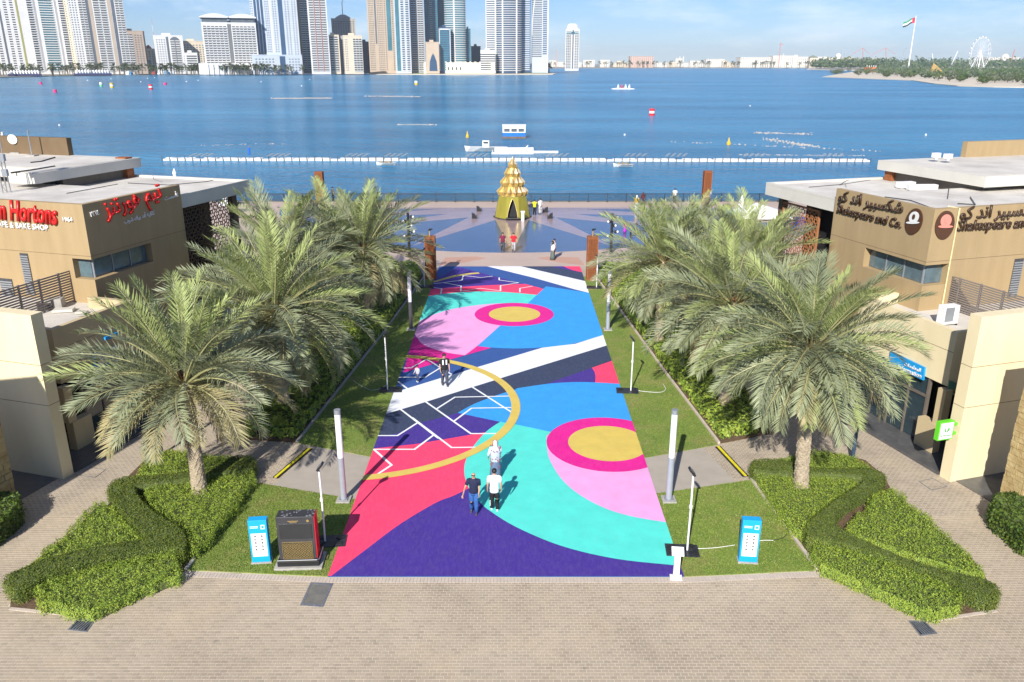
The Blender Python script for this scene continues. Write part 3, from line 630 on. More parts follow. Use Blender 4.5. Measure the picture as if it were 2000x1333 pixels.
# ---------------------------------------------------------------- date palms
fr_mats = {'g': leafmat('frond_grey_green', (.30, .33, .185), (.18, .205, .11), .6, .2, tr=.07), 'l': leafmat('frond_fresh_green', (.37, .43, .16), (.26, .31, .10), .6, .14, tr=.12),
           'y': leafmat('frond_yellowing', (.42, .35, .16), (.30, .29, .15), .8, .12, tr=.2), 'd': leafmat('frond_dry', (.27, .20, .13), (.17, .12, .075), 1.2, .15, tr=.1)}
rachis = mat('frond_rib', (.34, .33, .15), .5, var=.1)
bootm = mat('palm_trunk_boots', (.46, .38, .27), .9, col2=(.27, .21, .14), vscale=5, bump=.02, bscale=25)
heart = mat('palm_heart_fibre', (.30, .13, .045), .8, col2=(.14, .07, .03), vscale=8, bump=.01)
def frond_mesh(L_, droop, seed, key):
    rs = np.random.RandomState(seed); m = M(); N = 12; pts = []
    th = 0; p = np.array([0., 0., 0.]); seg = L_ / N; tw = rs.uniform(-.35, .35)
    for i in range(N + 1):
        pts.append(p.copy()); t = i / N; th -= droop / N * (0.35 + 1.3 * t)
        p = p + seg * np.array([tw * .12 * t, math.cos(th), math.sin(th)])
    m.tube([tuple(q_) for q_ in pts], [.042 * (1 - i / N) + .006 for i in range(N + 1)], 4, 1)
    P_ = np.array(pts); npair = 58; vs = []
    for i in range(npair):
        t = .16 + .84 * (i + .5) / npair; f = t * N; j = min(int(f), N - 1); q_ = P_[j] + (P_[j + 1] - P_[j]) * (f - j)
        d = P_[j + 1] - P_[j]; d /= np.linalg.norm(d); up = np.cross([1., 0, 0], d); up /= np.linalg.norm(up)
        ll = L_ * .19 * (math.sin(math.pi * min(1, (t - .08) / .98)) ** .55) * rs.uniform(.85, 1.12) + .05
        for s in (-1, 1):
            fw = .62 + .75 * t + rs.normal(0, .14); lift = .62 - .25 * t + rs.normal(0, .2)
            dd = np.array([s, 0, 0]) + d * fw + up * lift; dd /= np.linalg.norm(dd)
            n_ = np.cross(dd, d); n_ /= np.linalg.norm(n_); wv = np.cross(n_, dd) * .022
            mid = q_ + dd * ll * .45; tip = q_ + dd * ll + np.array([0, 0, -.12 * ll * rs.uniform(.4, 1.6)])
            b0 = len(m.v); m.v += [tuple(q_), tuple(mid - wv), tuple(tip), tuple(mid + wv)]; m.f.append((b0, b0 + 1, b0 + 2, b0 + 3)); m.m.append(0)
    return m.mesh('frond', [fr_mats[key], rachis])
FR = {}
for key, dl in (('g', [(.35, 4.0), (.6, 4.3), (.9, 4.3), (1.2, 4.2), (1.5, 4.0)]), ('l', [(.3, 4.1), (.55, 4.2), (.85, 4.1)]), ('y', [(.9, 4.2), (1.25, 4.0)]), ('d', [(1.3, 3.6), (1.7, 3.4)])):
    FR[key] = [frond_mesh(L_, dr, 11 * i + ord(key), key) for i, (dr, L_) in enumerate(dl)]
def trunk_mesh(h, lean, r0=.27):
    m = M(); NR = int(h / .055); NS = 26; vs = []
    for j in range(NR + 1):
        z = h * j / NR; base = r0 * (1.10 - .18 * min(1, z / 1.2)) * (1 + .25 * max(0, (z - h + 1.0)))
        for k in range(NS):
            a_ = 2 * math.pi * k / NS
            ph_ = (z / .20 + k / NS * 9) % 1.0; row = math.floor(z / .20 + k / NS * 9); ph2 = ((k / NS * 10) + row * .5) % 1
            r_ = base + .045 * (1 - ph_) ** .7 * (1 - abs(2 * ph2 - 1) ** 2.2) + rnd.uniform(-.005, .005)
            vs.append((lean[0] * z / h + r_ * math.cos(a_), lean[1] * z / h + r_ * math.sin(a_), z))
    fs = [(j * NS + k, j * NS + (k + 1) % NS, (j + 1) * NS + (k + 1) % NS, (j + 1) * NS + k) for j in range(NR) for k in range(NS)]
    m.add(vs, fs); m.cyl((lean[0], lean[1]), r0 * 1.3, .16, h - .02, h + .35, 14)
    return m
def palm(loc, h, label, n=62, spread=1.0, lean=(0, 0), sc_=1.0, dry=.16, seed=0, lo=-52, hi=82, yel=.15, dr=0):
    rs = random.Random(seed); rt = root('date_palm', (loc[0], loc[1], .02), label, 'palm tree', 'date palms beside the painted walkway')
    tm = trunk_mesh(h, lean); o = link('trunk', tm.mesh('trunk', bootm, smooth=False), rt)
    top = Vector((lean[0], lean[1], h + .15))
    hm = M()
    for i in range(34):
        a_ = i * 2.4; e = R(rs.uniform(5, 75)); d = Vector((math.cos(a_) * math.cos(e), math.sin(a_) * math.cos(e), math.sin(e)))
        hm.tube([tuple(top + d * .12 + Vector((0, 0, -.1))), tuple(top + d * rs.uniform(.45, .75))], [.055, .02], 5)
    link('crown_base', hm.mesh('crown_base', heart), rt)
    for i in range(n):
        t = (i + .5) / n; el = hi - (hi - lo) * t ** .92 + rs.uniform(-6, 6); az = i * 2.39996 + rs.uniform(-.2, .2)
        if t > 1 - dry: key = 'd' if rs.random() < .6 else 'y'
        elif t > .55 and rs.random() < yel * 2: key = 'y'
        elif t < .22 and rs.random() < .55: key = 'l'
        else: key = 'g' if rs.random() < .85 else 'l'
        lst = FR[key]; k = min(len(lst) - 1, int((.15 + t * .95 + rs.uniform(-.15, .15)) * len(lst))) if el > 0 else rs.randrange(max(0, len(lst) - 3), len(lst))
        k = max(0, min(len(lst) - 1, k + (dr if rs.random() < .7 else 0)))
        f = link('frond', lst[k], rt, top + Vector((math.cos(az) * .12, math.sin(az) * .12, -.15 * t)))
        f.rotation_mode = 'XYZ'; f.rotation_euler = (R(el), rs.uniform(-.35, .35), az - math.pi / 2)
        s = sc_ * rs.uniform(.84, 1.08) * (.9 if t < .05 else 1) * (1 - .3 * max(0, (t - .6) / .4)); f.scale = (s * spread, s, s)
    return rt
palm((-12.35, 28.34), 4.75, 'date palm at the left front with open grey-green crown and yellowing lower fronds', 84, seed=3, dry=.10, lo=-22, sc_=1.05, yel=.35)
palm((11.57, 28.74), 5.9, 'date palm at the right front with the densest drooping crown and pale trunk', 118, seed=4, lean=(-.25, .1), lo=-50, sc_=.98, dr=1, dry=.10, yel=.05)
palm((-11.2, 36.6), 5.0, 'date palm second in the left row, just behind the front one', 110, seed=5, sc_=1.18, hi=74, dry=.1)
palm((10.5, 36.9), 5.3, 'date palm second in the right row, just behind the front one', 104, seed=6, sc_=1.1, hi=74, dry=.12)
palm((-9.4, 50.5), 4.9, 'date palm third in the left row whose shadow falls on the lilac paint', 100, seed=7, sc_=1.12, dry=.1)
palm((8.9, 46.5), 5.1, 'date palm third in the right row near the far white lamp column', 92, seed=8, sc_=1.05, dry=.12)
palm((-13.6, 47.0), 5.2, 'date palm farthest out on the left beside the dark cafe wall', 90, seed=9, sc_=1.12, dry=.08)
palm((13.4, 45.0), 5.4, 'date palm farthest out on the right beside the lattice screen', 84, seed=10, sc_=1.0, dry=.08)
palm((-12.4, 56.0), 4.8, 'date palm last in the left row next to the star plaza', 86, seed=12, sc_=1.02, hi=68, dry=.08)
palm((12.0, 54.0), 5.0, 'date palm last in the right row next to the star plaza', 80, seed=13, sc_=.95, hi=70, dry=.08)
# ---------------------------------------------------------------- the two cafe buildings (local frame: x = away from the plaza, y = along the facade towards the sea)
PH = R(17)
FRR = Matrix.Translation((18.0, 29.58, 0)) @ Matrix.Rotation(PH, 4, 'Z')
FRL = Matrix.Translation((-18.56, 29.8, 0)) @ Matrix.Scale(-1, 4, (1, 0, 0)) @ Matrix.Rotation(PH, 4, 'Z')
def fr_axes(F): return (F @ Vector((1, 0, 0)) - F @ Vector((0, 0, 0))), (F @ Vector((0, 1, 0)) - F @ Vector((0, 0, 0)))
roofr = mat('roof_membrane', (.70, .66, .58), .85, col2=(.48, .44, .38), vscale=.5, detail=7, bump=.01, bscale=6)
glassb = mat('window_glass_blue', (.10, .15, .17), .08, var=.25, vscale=2, spec=1)
louverm = mat('louver_slats', (.22, .19, .17), .5, var=.1)
granite = mat('dark_granite', (.07, .07, .072), .35, col2=(.12, .12, .12), vscale=3, detail=8)
def cafe(F, side, tu, tv, tz, name, lab):
    """tu, tv: near corner of the tall block; tz: its height"""
    T = F; rt = root('cafe_building', F @ Vector((0, 0, 0)), lab, 'building')
    E_ = rt; W = lambda: M(T)
    yel = cream
    tl = 13.45 if side > 0 else 14.3   # far end of the tall block
    # tall wing with wrapped window band: built from boxes butted round the recess
    zb0, zb1 = 6.35, 7.35
    m = W(); wn0, wn1 = tv, tv + 4.1; ud = 1.35 if side > 0 else 1.15
    m.box(tu, tu + 26, tv, tl, 0, zb0); m.box(tu, tu + 26, tv, tl, zb1, tz - .35)
    m.box(tu + .45, tu + 26, tv + .45, tl, zb0, zb1)
    m.box(tu, tu + .45, wn1, tl, zb0, zb1); m.box(tu + ud, tu + 26, tv, tv + .45, zb0, zb1)
    # parapet ring
    m.box(tu, tu + .28, tv, tl, tz - .35, tz); m.box(tu + .28, tu + 26, tv, tv + .28, tz - .35, tz)
    m.build('wall', tan, rt)
    m = W(); m.box(tu - .004, tu + .004, tv, tl, 6.08 + 1.42, 6.10 + 1.42); m.box(tu, tu + 26, tv - .004, tv + .004, 7.50, 7.52)
    m.build('wall_joint', brownwall, rt)
    nw = 3
    for i in range(nw):
        y0 = wn0 + .42 + i * (wn1 - wn0 - .42) / nw; y1 = wn0 + .42 + (i + 1) * (wn1 - wn0 - .42) / nw
        m = W(); m.box(tu + .36, tu + .44, y0 + .04, y1 - .04, zb0 + .02, zb1 - .02); o = m.build('window', glassb, rt)
        m = W(); m.box(tu + .32, tu + .45, y0 - .03, y0 + .03, zb0, zb1); m.build('window_frame', grey, o)
    m = W(); m.box(tu + .42, tu + ud, tv + .34, tv + .44, zb0 + .02, zb1 - .02); m.build('window', glassb, rt)
    # sea-side roof slab
    rz = 9.3; su0 = tu + .15; sv1 = 20.1 if side > 0 else 20.9
    m = W(); m.box(su0, tu + 26, tl + .004, sv1, rz - .62, rz); m.build('roof_slab', fascia, rt)
    m = W(); m.box(su0 + .01, tu + 26, tl + .01, sv1 - .01, rz + .003, rz + .012); m.box(tu + .30, tu + 26, tv + .30, tl, tz - .36, tz - .335); m.build('roof', roofr, rt)
    m = W(); m.box(su0, su0 + .25, tl + .02, sv1, rz + .012, rz + .12); m.box(su0 + .25, tu + 26, sv1 - .25, sv1, rz + .012, rz + .12); m.build('roof_edge', fascia, rt)
    # terrace under the slab
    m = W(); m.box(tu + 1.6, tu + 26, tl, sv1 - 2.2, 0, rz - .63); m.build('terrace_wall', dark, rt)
    for yy in (tl + 3.2, sv1 - .6):
        m = W(); m.box(tu + .9, tu + 1.3, yy - .2, yy + .2, 0, rz - .63); m.build('pillar', brownwall, rt)
    # low wing with parapet
    lu, lv0, lv1, lz = (1.35, 2.25, 8.2, 5.65) if side > 0 else (1.6, 2.25, 7.0, 5.65)
    m = W(); m.box(lu, lu + .25, lv0, lv1, 3.2, lz); m.box(lu + .25, lu + 24, lv0, lv0 + .25, 3.2, lz)
    m.box(lu + .25, tu, lv1 - .25, lv1, 4.4, lz); m.build('parapet', creaml if side < 0 else cream, rt)
    m = W(); m.box(lu + .25, lu + 24, lv0 + .25, tv, 4.9, 5.12); m.box(lu + .25, tu, tv, lv1 - .25, 4.9, 5.12); m.build('low_roof', roofr, rt)
    m = W(); m.box(lu - .004, lu + .002, lv0, lv1, 4.72, 4.74); m.build('wall_joint', brownwall, rt)
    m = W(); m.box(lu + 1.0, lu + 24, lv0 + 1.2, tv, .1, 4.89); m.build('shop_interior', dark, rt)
    # shop front
    m = W(); m.box(lu + .12, lu + .20, 3.3, lv1 + 2.5, .15, 3.19); sf = m.build('shop_window', glass, rt)
    m = W()
    for yy in (3.3, 4.4, 5.5, 6.6, 7.7, 8.8): m.box(lu + .06, lu + .22, yy - .045, yy + .045, .12, 3.2)
    m.box(lu + .055, lu + .225, 3.3, lv1 + 2.5, 2.25, 2.36); m.build('window_frame', mat('frame_bronze', (.20, .17, .14), .4, .3), sf)
    m = W(); m.box(lu - .3, lu + .1, 2.15, 3.2, .1, 1.45 if side > 0 else 1.45); m.box(lu - .25, lu + .12, 2.02, 2.45, 1.45, 3.1); m.build('low_wall', creaml, rt)
    # plinth
    m = W(); m.box(-.02, lu + 3, -.05 + .7, 12, .01, .12); m.box(2.6, 16, -3.2, -.002, .004, .03); m.build('plinth', granite, rt)
    # high blade wall
    m = W(); m.box(0, 14, 0, .55, 0, 7.1); bw = m.build('blade_wall', cream, rt)
    m = W(); m.box(-.003, 14, -.004, .553, 5.02, 5.04); m.box(-.003, 14, -.004, .553, 3.3, 3.32); m.build('wall_joint', brownwall, bw)
    # upper roof canopy with clerestory
    cz = 10.5; cu0, cv0, cv1 = (11.5, 11.7, 20.0) if side > 0 else (12.2, 12.6, 21.0)
    m = W()
    if side > 0: m.box(cu0, cu0 + 20, cv0, cv1, cz - .58, cz)
    else: m.box(cu0, cu0 + 1.9, cv0, cv1, cz - .58, cz); m.box(cu0 + 1.9, cu0 + 20, cv0 + 1.9, cv1, cz - .58, cz - .002)
    cn_ = m.build('upper_canopy', fascia, rt)
    m = W(); m.box(cu0 + .2, cu0 + (20 if side > 0 else 1.7), cv0 + .2, cv1 - .2, cz + .003, cz + .02)
    if side < 0: m.box(cu0 + 1.7, cu0 + 20, cv0 + 2.1, cv1 - .2, cz + .003, cz + .019)
    m.build('canopy_roof', roofr, cn_)
    m = W(); m.box(cu0 + .5, cu0 + 20, cv0 + (.8 if side > 0 else 2.4), cv1 - .7, 8.9, cz - .585); m.build('clerestory', mat('clerestory_wall', (.13, .11, .085), .6, var=.1), rt)
    m = W(); m.box(cu0 + .7, cu0 + 2.1, cv0 + (.74 if side > 0 else 2.3), cv0 + (.79 if side > 0 else 2.39), 9.45, 9.85); m.build('clerestory_window', glass, rt)
    m = W(); b0 = cu0 + (6.3 if side > 0 else 5.2); m.box(b0, b0 + 12, cv1 - .55, cv1 - .15, cz + .02, cz + (1.0 if side > 0 else 1.15)); m.build('roof_upstand', tan if side > 0 else brownwall, rt)
    m = W(); m.box(cu0 + .2, cu0 + 1.0, cv1 - 1.1, cv1 - .5, 9.32, 10.6 if side < 0 else 9.9); m.build('roof_box', rust, rt)
    # rooftop cables and ducts
    m = M()
    for pl in (([(1580, 366, 9.33), (1640, 361, 9.33), (1700, 352, 9.33)], .02), ([(1640, 362, 9.33), (1652, 354, 9.5), (1658, 352, 9.9)], .02), ([(1728, 385, 9.7), (1780, 392, 9.7), (1815, 405, 9.7)], .025), ([(1895, 385, 9.7), (1905, 400, 9.7), (1870, 398, 9.7)], .025), ([(1854, 365, 9.7), (1851, 388, 9.7)], .02)) if side > 0 else \
              (([(250, 358, 9.33), (330, 362, 9.33), (405, 355, 9.33), (420, 351, 9.33)], .025), ([(130, 378, 9.7), (230, 360, 9.7)], .02), ([(300, 350, 9.33), (299, 344, 9.8)], .02)):
        m.tube([tuple(G(*p)) for p in pl[0]], pl[1], 5)
    m.build('roof_cable', black, rt)
    return rt
cr_ = cafe(FRR, 1, 3.4, 6.6, 9.98, 'cafe_building', 'tan cafe building on the right with brown lettering, oval emblems and white flat roofs')
cl_ = cafe(FRL, -1, 4.0, 7.4, 10.0, 'cafe_building', 'tan and dark brown cafe building on the left with red lettering and a roof mast')
eR, nR = fr_axes(FRR); eL, nL = fr_axes(FRL)     # eX: away from plaza, nX: towards the sea
def lattice(F, u, v0, v1, z0, z1, name, label, matl, th=.05):
    rt = root(name, F @ Vector((u, (v0 + v1) / 2, z0)), label, 'screen')
    m = M(F); w_, h_ = v1 - v0, z1 - z0
    m.box(u, u + .12, v0 - .08, v0, z0 - .1, z1 + .1); m.box(u, u + .12, v1, v1 + .08, z0 - .1, z1 + .1); m.box(u, u + .12, v0, v1, z0 - .1, z0); m.box(u, u + .12, v0, v1, z1, z1 + .1)
    m.build('frame', matl, rt); m = M(F); s = .42; ny = int(w_ / s) + 1; nz = int(h_ / s) + 1
    for i in range(ny):
        for j in range(nz):
            cy, cz_ = v0 + (i + .5) * w_ / ny, z0 + (j + .5) * h_ / nz; off = rnd.uniform(0, .8); k = 6; rr = s * .33
            pts = [(cy + rr * math.cos(off + 2 * math.pi * q_ / k), cz_ + rr * math.sin(off + 2 * math.pi * q_ / k)) for q_ in range(k)]
            for q_ in range(k):
                p, p2 = pts[q_], pts[(q_ + 1) % k]; m.bar((u + .05, p[0], p[1]), (u + .05, p2[0], p2[1]), .03, th)
                e = (cy + s * .56 * math.cos(off + 2 * math.pi * q_ / k), cz_ + s * .56 * math.sin(off + 2 * math.pi * q_ / k)); m.bar((u + .06, p[0], p[1]), (u + .06, min(v1, max(v0, e[0])), min(z1, max(z0, e[1]))), .03, th)
    o = m.build('lattice', matl, rt); o['kind'] = 'stuff'; return rt
lattice(FRR, 4.1, 15.6, 18.9, 4.9, 8.3, 'lattice_screen', 'rust brown geometric lattice screen under the right roof slab', mat('lattice_rust', (.36, .15, .06), .7, var=.15))
lattice(FRL, 4.8, 15.0, 19.9, 3.2, 8.5, 'lattice_screen', 'dark brown geometric lattice screen under the left roof slab', mat('lattice_dark', (.13, .085, .06), .7, var=.15))

# ---- signs
def sgn(label): return lambda loc: root('sign', loc, label, 'sign')
pF = FRR @ Vector((3.4, 6.6, 0)); 
def hR(px, py): return hit(px, py, FRR @ Vector((3.4, 6.6, 0)), eR)
def hRf(px, py): return hit(px, py, FRR @ Vector((3.4, 6.6, 0)), nR)
def hL(px, py): return hit(px, py, FRL @ Vector((4.0, 7.4, 0)), eL)
def hLf(px, py): return hit(px, py, FRL @ Vector((4.0, 7.4, 0)), nL)
t = root('sign', hR(1636, 418), 'brown Shakespearean cafe name lettering in Arabic and English facing the walkway'.replace('Shakespearean ', ''), 'sign')
text_obj('arabic_lettering', ar('شكسبير اند كو'), hR(1639, 392), hR(1764, 417), brown_let, .08, t, offset=.010, vs=.95)
text_obj('lettering', 'Shakespeare and Co.', hR(1636, 415), hR(1761, 446), brown_let, .08, t, shear=.22, offset=.012, vs=1.1)
t = root('sign', hRf(1868, 432), 'brown cafe name lettering running off the right picture edge', 'sign')
text_obj('arabic_lettering', ar('شكسبير اند كو'), hRf(1872, 428), hRf(2030, 418), brown_let, .08, t, offset=.010, vs=.95)
text_obj('lettering', 'Shakespeare and Co.', hRf(1867, 451), hRf(2040, 442), brown_let, .08, t, shear=.22, offset=.012, vs=1.1)
emb_b = mat('emblem_brown', (.08, .035, .018), .4, var=.05); emb_w = mat('emblem_white', (.7, .7, .68), .5, var=.05); emb_p = mat('emblem_pink', (.72, .26, .20), .5, var=.05)
def emblem(hf, cx, cy, wx, hy, label, n_, inner):
    c0 = hf(cx, cy); X = (hf(cx + wx / 2, cy) - c0); up = Vector((0, 0, 1)); rx = X.length; X.normalize(); hz = (hf(cx, cy - hy / 2) - hf(cx, cy + hy / 2)).length / 2
    t = root('emblem', c0, label, 'sign'); nn = -n_.normalized()
    X = X - nn * X.dot(nn); X.normalize()
    def oval(nm, ax, az, dx, dz, t0, t1, mt, a0=0, a1=2 * math.pi):
        m = M(); n = 40; P0 = [c0 + X * (dx + ax * math.cos(a0 + (a1 - a0) * i / n)) + up * (dz + az * math.sin(a0 + (a1 - a0) * i / n)) for i in range(n + (0 if a1 - a0 > 6.2 else 1))]; k = len(P0)
        m.add([p + nn * t0 for p in P0] + [p + nn * t1 for p in P0], [tuple(range(k))[::-1], tuple(range(k, 2 * k))] + [(i, (i + 1) % k, k + (i + 1) % k, k + i) for i in range(k)])
        m.build(nm, mt, t)
    oval('plate', rx, hz, 0, 0, .0, .06, emb_b)
    oval('arch_panel', rx * .58, hz * .44, 0, hz * .32, .062, .075, inner)
    oval('figure', rx * .17, hz * .2, 0, hz * .36, .087, .1, emb_b if inner is emb_w else emb_p)
    oval('banner', rx * .80, hz * .10, 0, -hz * .08, .09, .105, emb_p if inner is not emb_w else emb_w)
    for s in (): oval('scroll', rx * .07, hz * .16, s * rx * .58, -hz * .32, .08, .09, inner)
emblem(hR, 1786, 433, 33, 52, 'oval brown emblem with a white arch next to the walkway-facing lettering', eR, emb_w)
emblem(hRf, 1844, 440, 36, 54, 'oval brown emblem with a pink arch at the corner of the right cafe', nR, emb_p)
t = root('sign', hL(205, 425), 'red script cafe name in Arabic with white small print on the dark left wall', 'sign')
text_obj('red_lettering', ar('تيم هورتنز'), hL(206, 424), hL(314, 385), red, .10, t, offset=.010, shear=-.15, vs=1.15)
text_obj('year', '١٩٦٤', hL(176, 424), hL(193, 419), white, .04, t, offset=.01)
text_obj('small_lettering', ar('كافيه أند بيك شوب'), hL(242, 437), hL(301, 419), white, .04, t, offset=.012)
text_obj('small_lettering', ar('تأسست'), hL(321, 392), hL(347, 384), white, .04, t, offset=.01)
t = root('sign', hLf(60, 420), 'red script cafe name in English with white small print on the sunlit left wall', 'sign')
text_obj('red_lettering', 'Tim Hortons', hLf(-22, 425), hLf(117, 439), red, .10, t, shear=.3, offset=.02, vs=1.7)
text_obj('small_lettering', 'CAFÉ & BAKE SHOP', hLf(-10, 442), hLf(97, 451), white, .04, t, offset=.02)
text_obj('year', '1964', hLf(125, 433), hLf(144, 434), white, .04, t, offset=.015)
# information sign on the low right wing
pI = FRR @ Vector((1.35, 0, 0)); hI = lambda x, y: hit(x, y, pI, eR)
def board(name, hf, px4, n_, label, mt, th=.1):
    P_ = [hf(*p) for p in px4]; nn = -n_.normalized(); t = root(name, P_[0], label, 'sign')
    m = M(); m.add([p + nn * .01 for p in P_] + [p + nn * th for p in P_], [(0, 1, 2, 3), (7, 6, 5, 4), (0, 4, 5, 1), (1, 5, 6, 2), (2, 6, 7, 3), (3, 7, 4, 0)]); m.build('board', mt, t); return t
t = board('sign', hI, [(1742, 686), (1809, 718), (1806, 743), (1740, 712)], eR, 'blue information sign in Arabic and English over the right entrance', blue_sign)
text_obj('arabic_lettering', ar('المعلومات'), hI(1770, 713), hI(1802, 727), white, .02, t, offset=.012, lift=.11)
text_obj('lettering', 'Information', hI(1758, 720), hI(1803, 739), white, .02, t, offset=.012, lift=.11)
pj = FRR @ Vector((0, 2.3, 0)); hJ = lambda x, y: hit(x, y, pj, nR)
t = board('sign', hJ, [(1852, 742), (1872, 750), (1869, 775), (1848, 767)], nR, 'translucent green sign in the recess beside the right entrance', mat('sea_green_panel', (.10, .27, .20), .3, var=.1))
text_obj('arabic_lettering', ar('الشارقة'), hJ(1853, 760), hJ(1868, 765), mat('gold_letter', (.5, .42, .15), .5), .02, t, lift=.11)
text_obj('lettering', 'Sharjah', hJ(1852, 767), hJ(1867, 772), mat('gold_letter_b', (.5, .42, .15), .5), .02, t, lift=.11)
# projecting green box sign on the blade wall
gp = FRR @ Vector((-.75, .25, 2.35)); t = root('projecting_sign', gp, 'bright green box sign with a white face projecting from the right blade wall', 'sign')
m = M(FRR); m.box(-.95, -.22, .10, .30, 1.95, 2.75); m.build('box', green_sign, t)
m = M(FRR); m.box(-.90, -.27, .085, .098, 2.0, 2.7); m.build('face', white, t)
m = M(FRR); m.box(-.22, .0, .15, .25, 2.1, 2.2); m.box(-.22, .0, .15, .25, 2.5, 2.6); m.build('bracket', green_sign, t)
m = M(FRR)
for s in (-1, 1):
    for k in range(3): m.bar((-.585 + s * .02, .08, 2.3), (-.585 + s * (.09 + .04 * k), .08, 2.52 - .05 * k), .028, .01)
m.build('leaf_symbol', mat('sign_green_print', (.04, .35, .05), .5), t)
text_obj('lettering', 'Al Montazah', FRR @ Vector((-.86, .08, 2.12)), FRR @ Vector((-.31, .08, 2.12)), mat('sign_green_print2', (.04, .3, .05), .5), .004, t, lift=.002)
# left shop sign hidden partly by the palm
hS = lambda x, y: hit(x, y, FRL @ Vector((1.6, 0, 0)), eL)
t = board('sign', hS, [(178, 690), (228, 680), (228, 704), (182, 721)], eL, 'black sign with big white letters and blue edge behind the left palm', blue_sign)
P4 = [hS(*p) for p in [(182, 694), (226, 684), (226, 702), (185, 716)]]; nn = -eL.normalized(); m = M(); m.add([p + nn * .105 for p in P4] + [p + nn * .12 for p in P4], [(0, 1, 2, 3), (7, 6, 5, 4), (0, 4, 5, 1), (1, 5, 6, 2), (2, 6, 7, 3), (3, 7, 4, 0)]); m.build('face', black, t)
text_obj('lettering', 'SHJ', hS(187, 714), hS(226, 699), white, .03, t, offset=.04, lift=.125)
m = M(); c0 = hS(213, 657); m.cb(c0 + nn * .1, (.1, .75, .16), PH * -1); m.build('round_top', blue_sign, t)
# louvre fences on the low roofs
def louver(A, B, z0, z1, ns, label):
    t = root('louver_fence', A, label, 'fence'); A = Vector(A); B = Vector(B)
    for i in range(ns):
        z = z0 + (z1 - z0) * (i + .5) / ns; m = M(); m.bar((A.x, A.y, z), (B.x, B.y, z), .05, (z1 - z0) / ns * .55); m.build('slat', louverm, t)
    n = 4
    for i in range(n + 1):
        p = A.lerp(B, i / n); m = M(); m.box(p.x - .04, p.x + .04, p.y + .03, p.y + .11, z0 - .1, z1); m.build('post', louverm, t)
A_ = G(1839, 532, 6.75); B_ = G(2010, 583, 6.75); louver((A_.x, A_.y, 0), (B_.x, B_.y, 0), 5.15, 6.75, 15, 'dark slatted louvre fence on the low roof of the right building')
A_ = G(147, 524, 6.75); B_ = G(-10, 571, 6.75); louver((A_.x, A_.y, 0), (B_.x, B_.y, 0), 5.15, 6.75, 13, 'brown slatted louvre fence on the low roof of the left building')
# air conditioner
c0 = G(1848, 634, 5.13); t = root('air_conditioner', c0, 'white air conditioning unit standing on the right low roof by the louvre fence', 'air conditioner')
Fa = Matrix.Translation(c0) @ Matrix.Rotation(R(17), 4, 'Z')
m = M(Fa); m.box(-.42, .42, -.2, .2, .06, .92); m.build('casing', white, t, bevel=.02)
m = M(Fa); m.box(-.35, .12, -.215, -.205, .2, .85); m.build('grille', grey, t)
m = M(Fa); m.box(-.40, -.33, -.22, .22, 0, .06); m.box(.33, .40, -.22, .22, 0, .06); m.build('foot', black, t)
# roof clutter, right
def junk(items, label, name='roof_equipment', cat='equipment'):
    t = root(name, items[0][0], label, cat)
    for (p, sz, rz, nm, mt) in items: m = M(); m.cb(Vector(p) + Vector((0, 0, sz[2] / 2)), sz, rz); m.build(nm, mt, t, bevel=.01)
    return t
junk([(G(1955, 556, 5.15), (.5, .5, .75), .3, 'tank', mat('teal_tank', (.05, .32, .33), .4, var=.1)), (G(1935, 545, 5.15), (.5, .4, .5), .3, 'pump', darkgrey), (G(1900, 560, 5.15), (1.6, .05, .05), .2, 'pipe', steel)], 'teal water tank with pipes on the right low roof', 'water_tank', 'tank')
junk([(G(1768, 367, 9.35), (1.0, .45, .35), .2, 'duct', white), (G(1800, 371, 9.35), (1.7, .4, .3), .05, 'duct', white)], 'bent white duct lying on the upper right roof', 'roof_duct', 'duct')
for x_, y_, l_ in ((1828, 308, 'small white roof fan at the left end of its row on the right canopy'), (1851, 310, 'small white roof vent next to the fan on the right canopy')):
    junk([(G(x_, y_ + 4, 10.52), (.12, .12, .3), 0, 'stem', white), (G(x_, y_, 10.8), (.45, .3, .28), .3, 'head', white)], l_, 'roof_vent', 'vent')
junk([(G(110, 600, 5.15), (.7, .6, .45), .2, 'box', concrete), (G(85, 605, 5.15), (.5, .5, .3), .6, 'box', darkgrey), (G(125, 608, 5.15), (.9, .5, .12), .2, 'plinth', fascia), (G(160, 612, 5.15), (.5, .3, .1), .1, 'plinth', offwhite)], 'jumble of boxes and plinths on the left low roof', 'roof_equipment', 'equipment')
# louvred vertical vents on the tall walls
for (F, tv_, u_, z0, z1, wd, lb) in ((FRR, 6.6, 9.0, 5.4, 7.3, .55, 'tall narrow louvre vent on the right tan wall'), (FRR, 6.6, 11.4, 4.6, 6.6, .9, 'wider louvre vent at the right picture edge'), (FRL, 7.4, 8.1, 5.3, 7.4, .5, 'tall narrow louvre vent on the left tan wall'), (FRL, 7.4, 9.6, 4.6, 6.0, .8, 'wider louvre vent at the left picture edge')):
    t = root('louver_vent', F @ Vector((u_, tv_, z0)), lb, 'vent'); n = int((z1 - z0) / .12)
    m = M(F); m.box(u_ - wd / 2, u_ + wd / 2, tv_ - .03, tv_ - .002, z0, z1); m.build('backing', darkgrey, t)
    for i in range(n): m = M(F); m.box(u_ - wd / 2, u_ + wd / 2, tv_ - .07, tv_ - .032, z0 + i * .12, z0 + i * .12 + .07); m.build('slat', grey, t)
m = M(FRR); m.tube([(4.75, 6.55, 5.2), (4.75, 6.55, 9.98), (4.4, 6.9, 10.02)], .035, 6); tag(m.build('wall_conduit', mat('pale_conduit', (.7, .62, .35), .5)), 'pale vertical conduit beside the corner emblem of the right cafe', 'pipe')
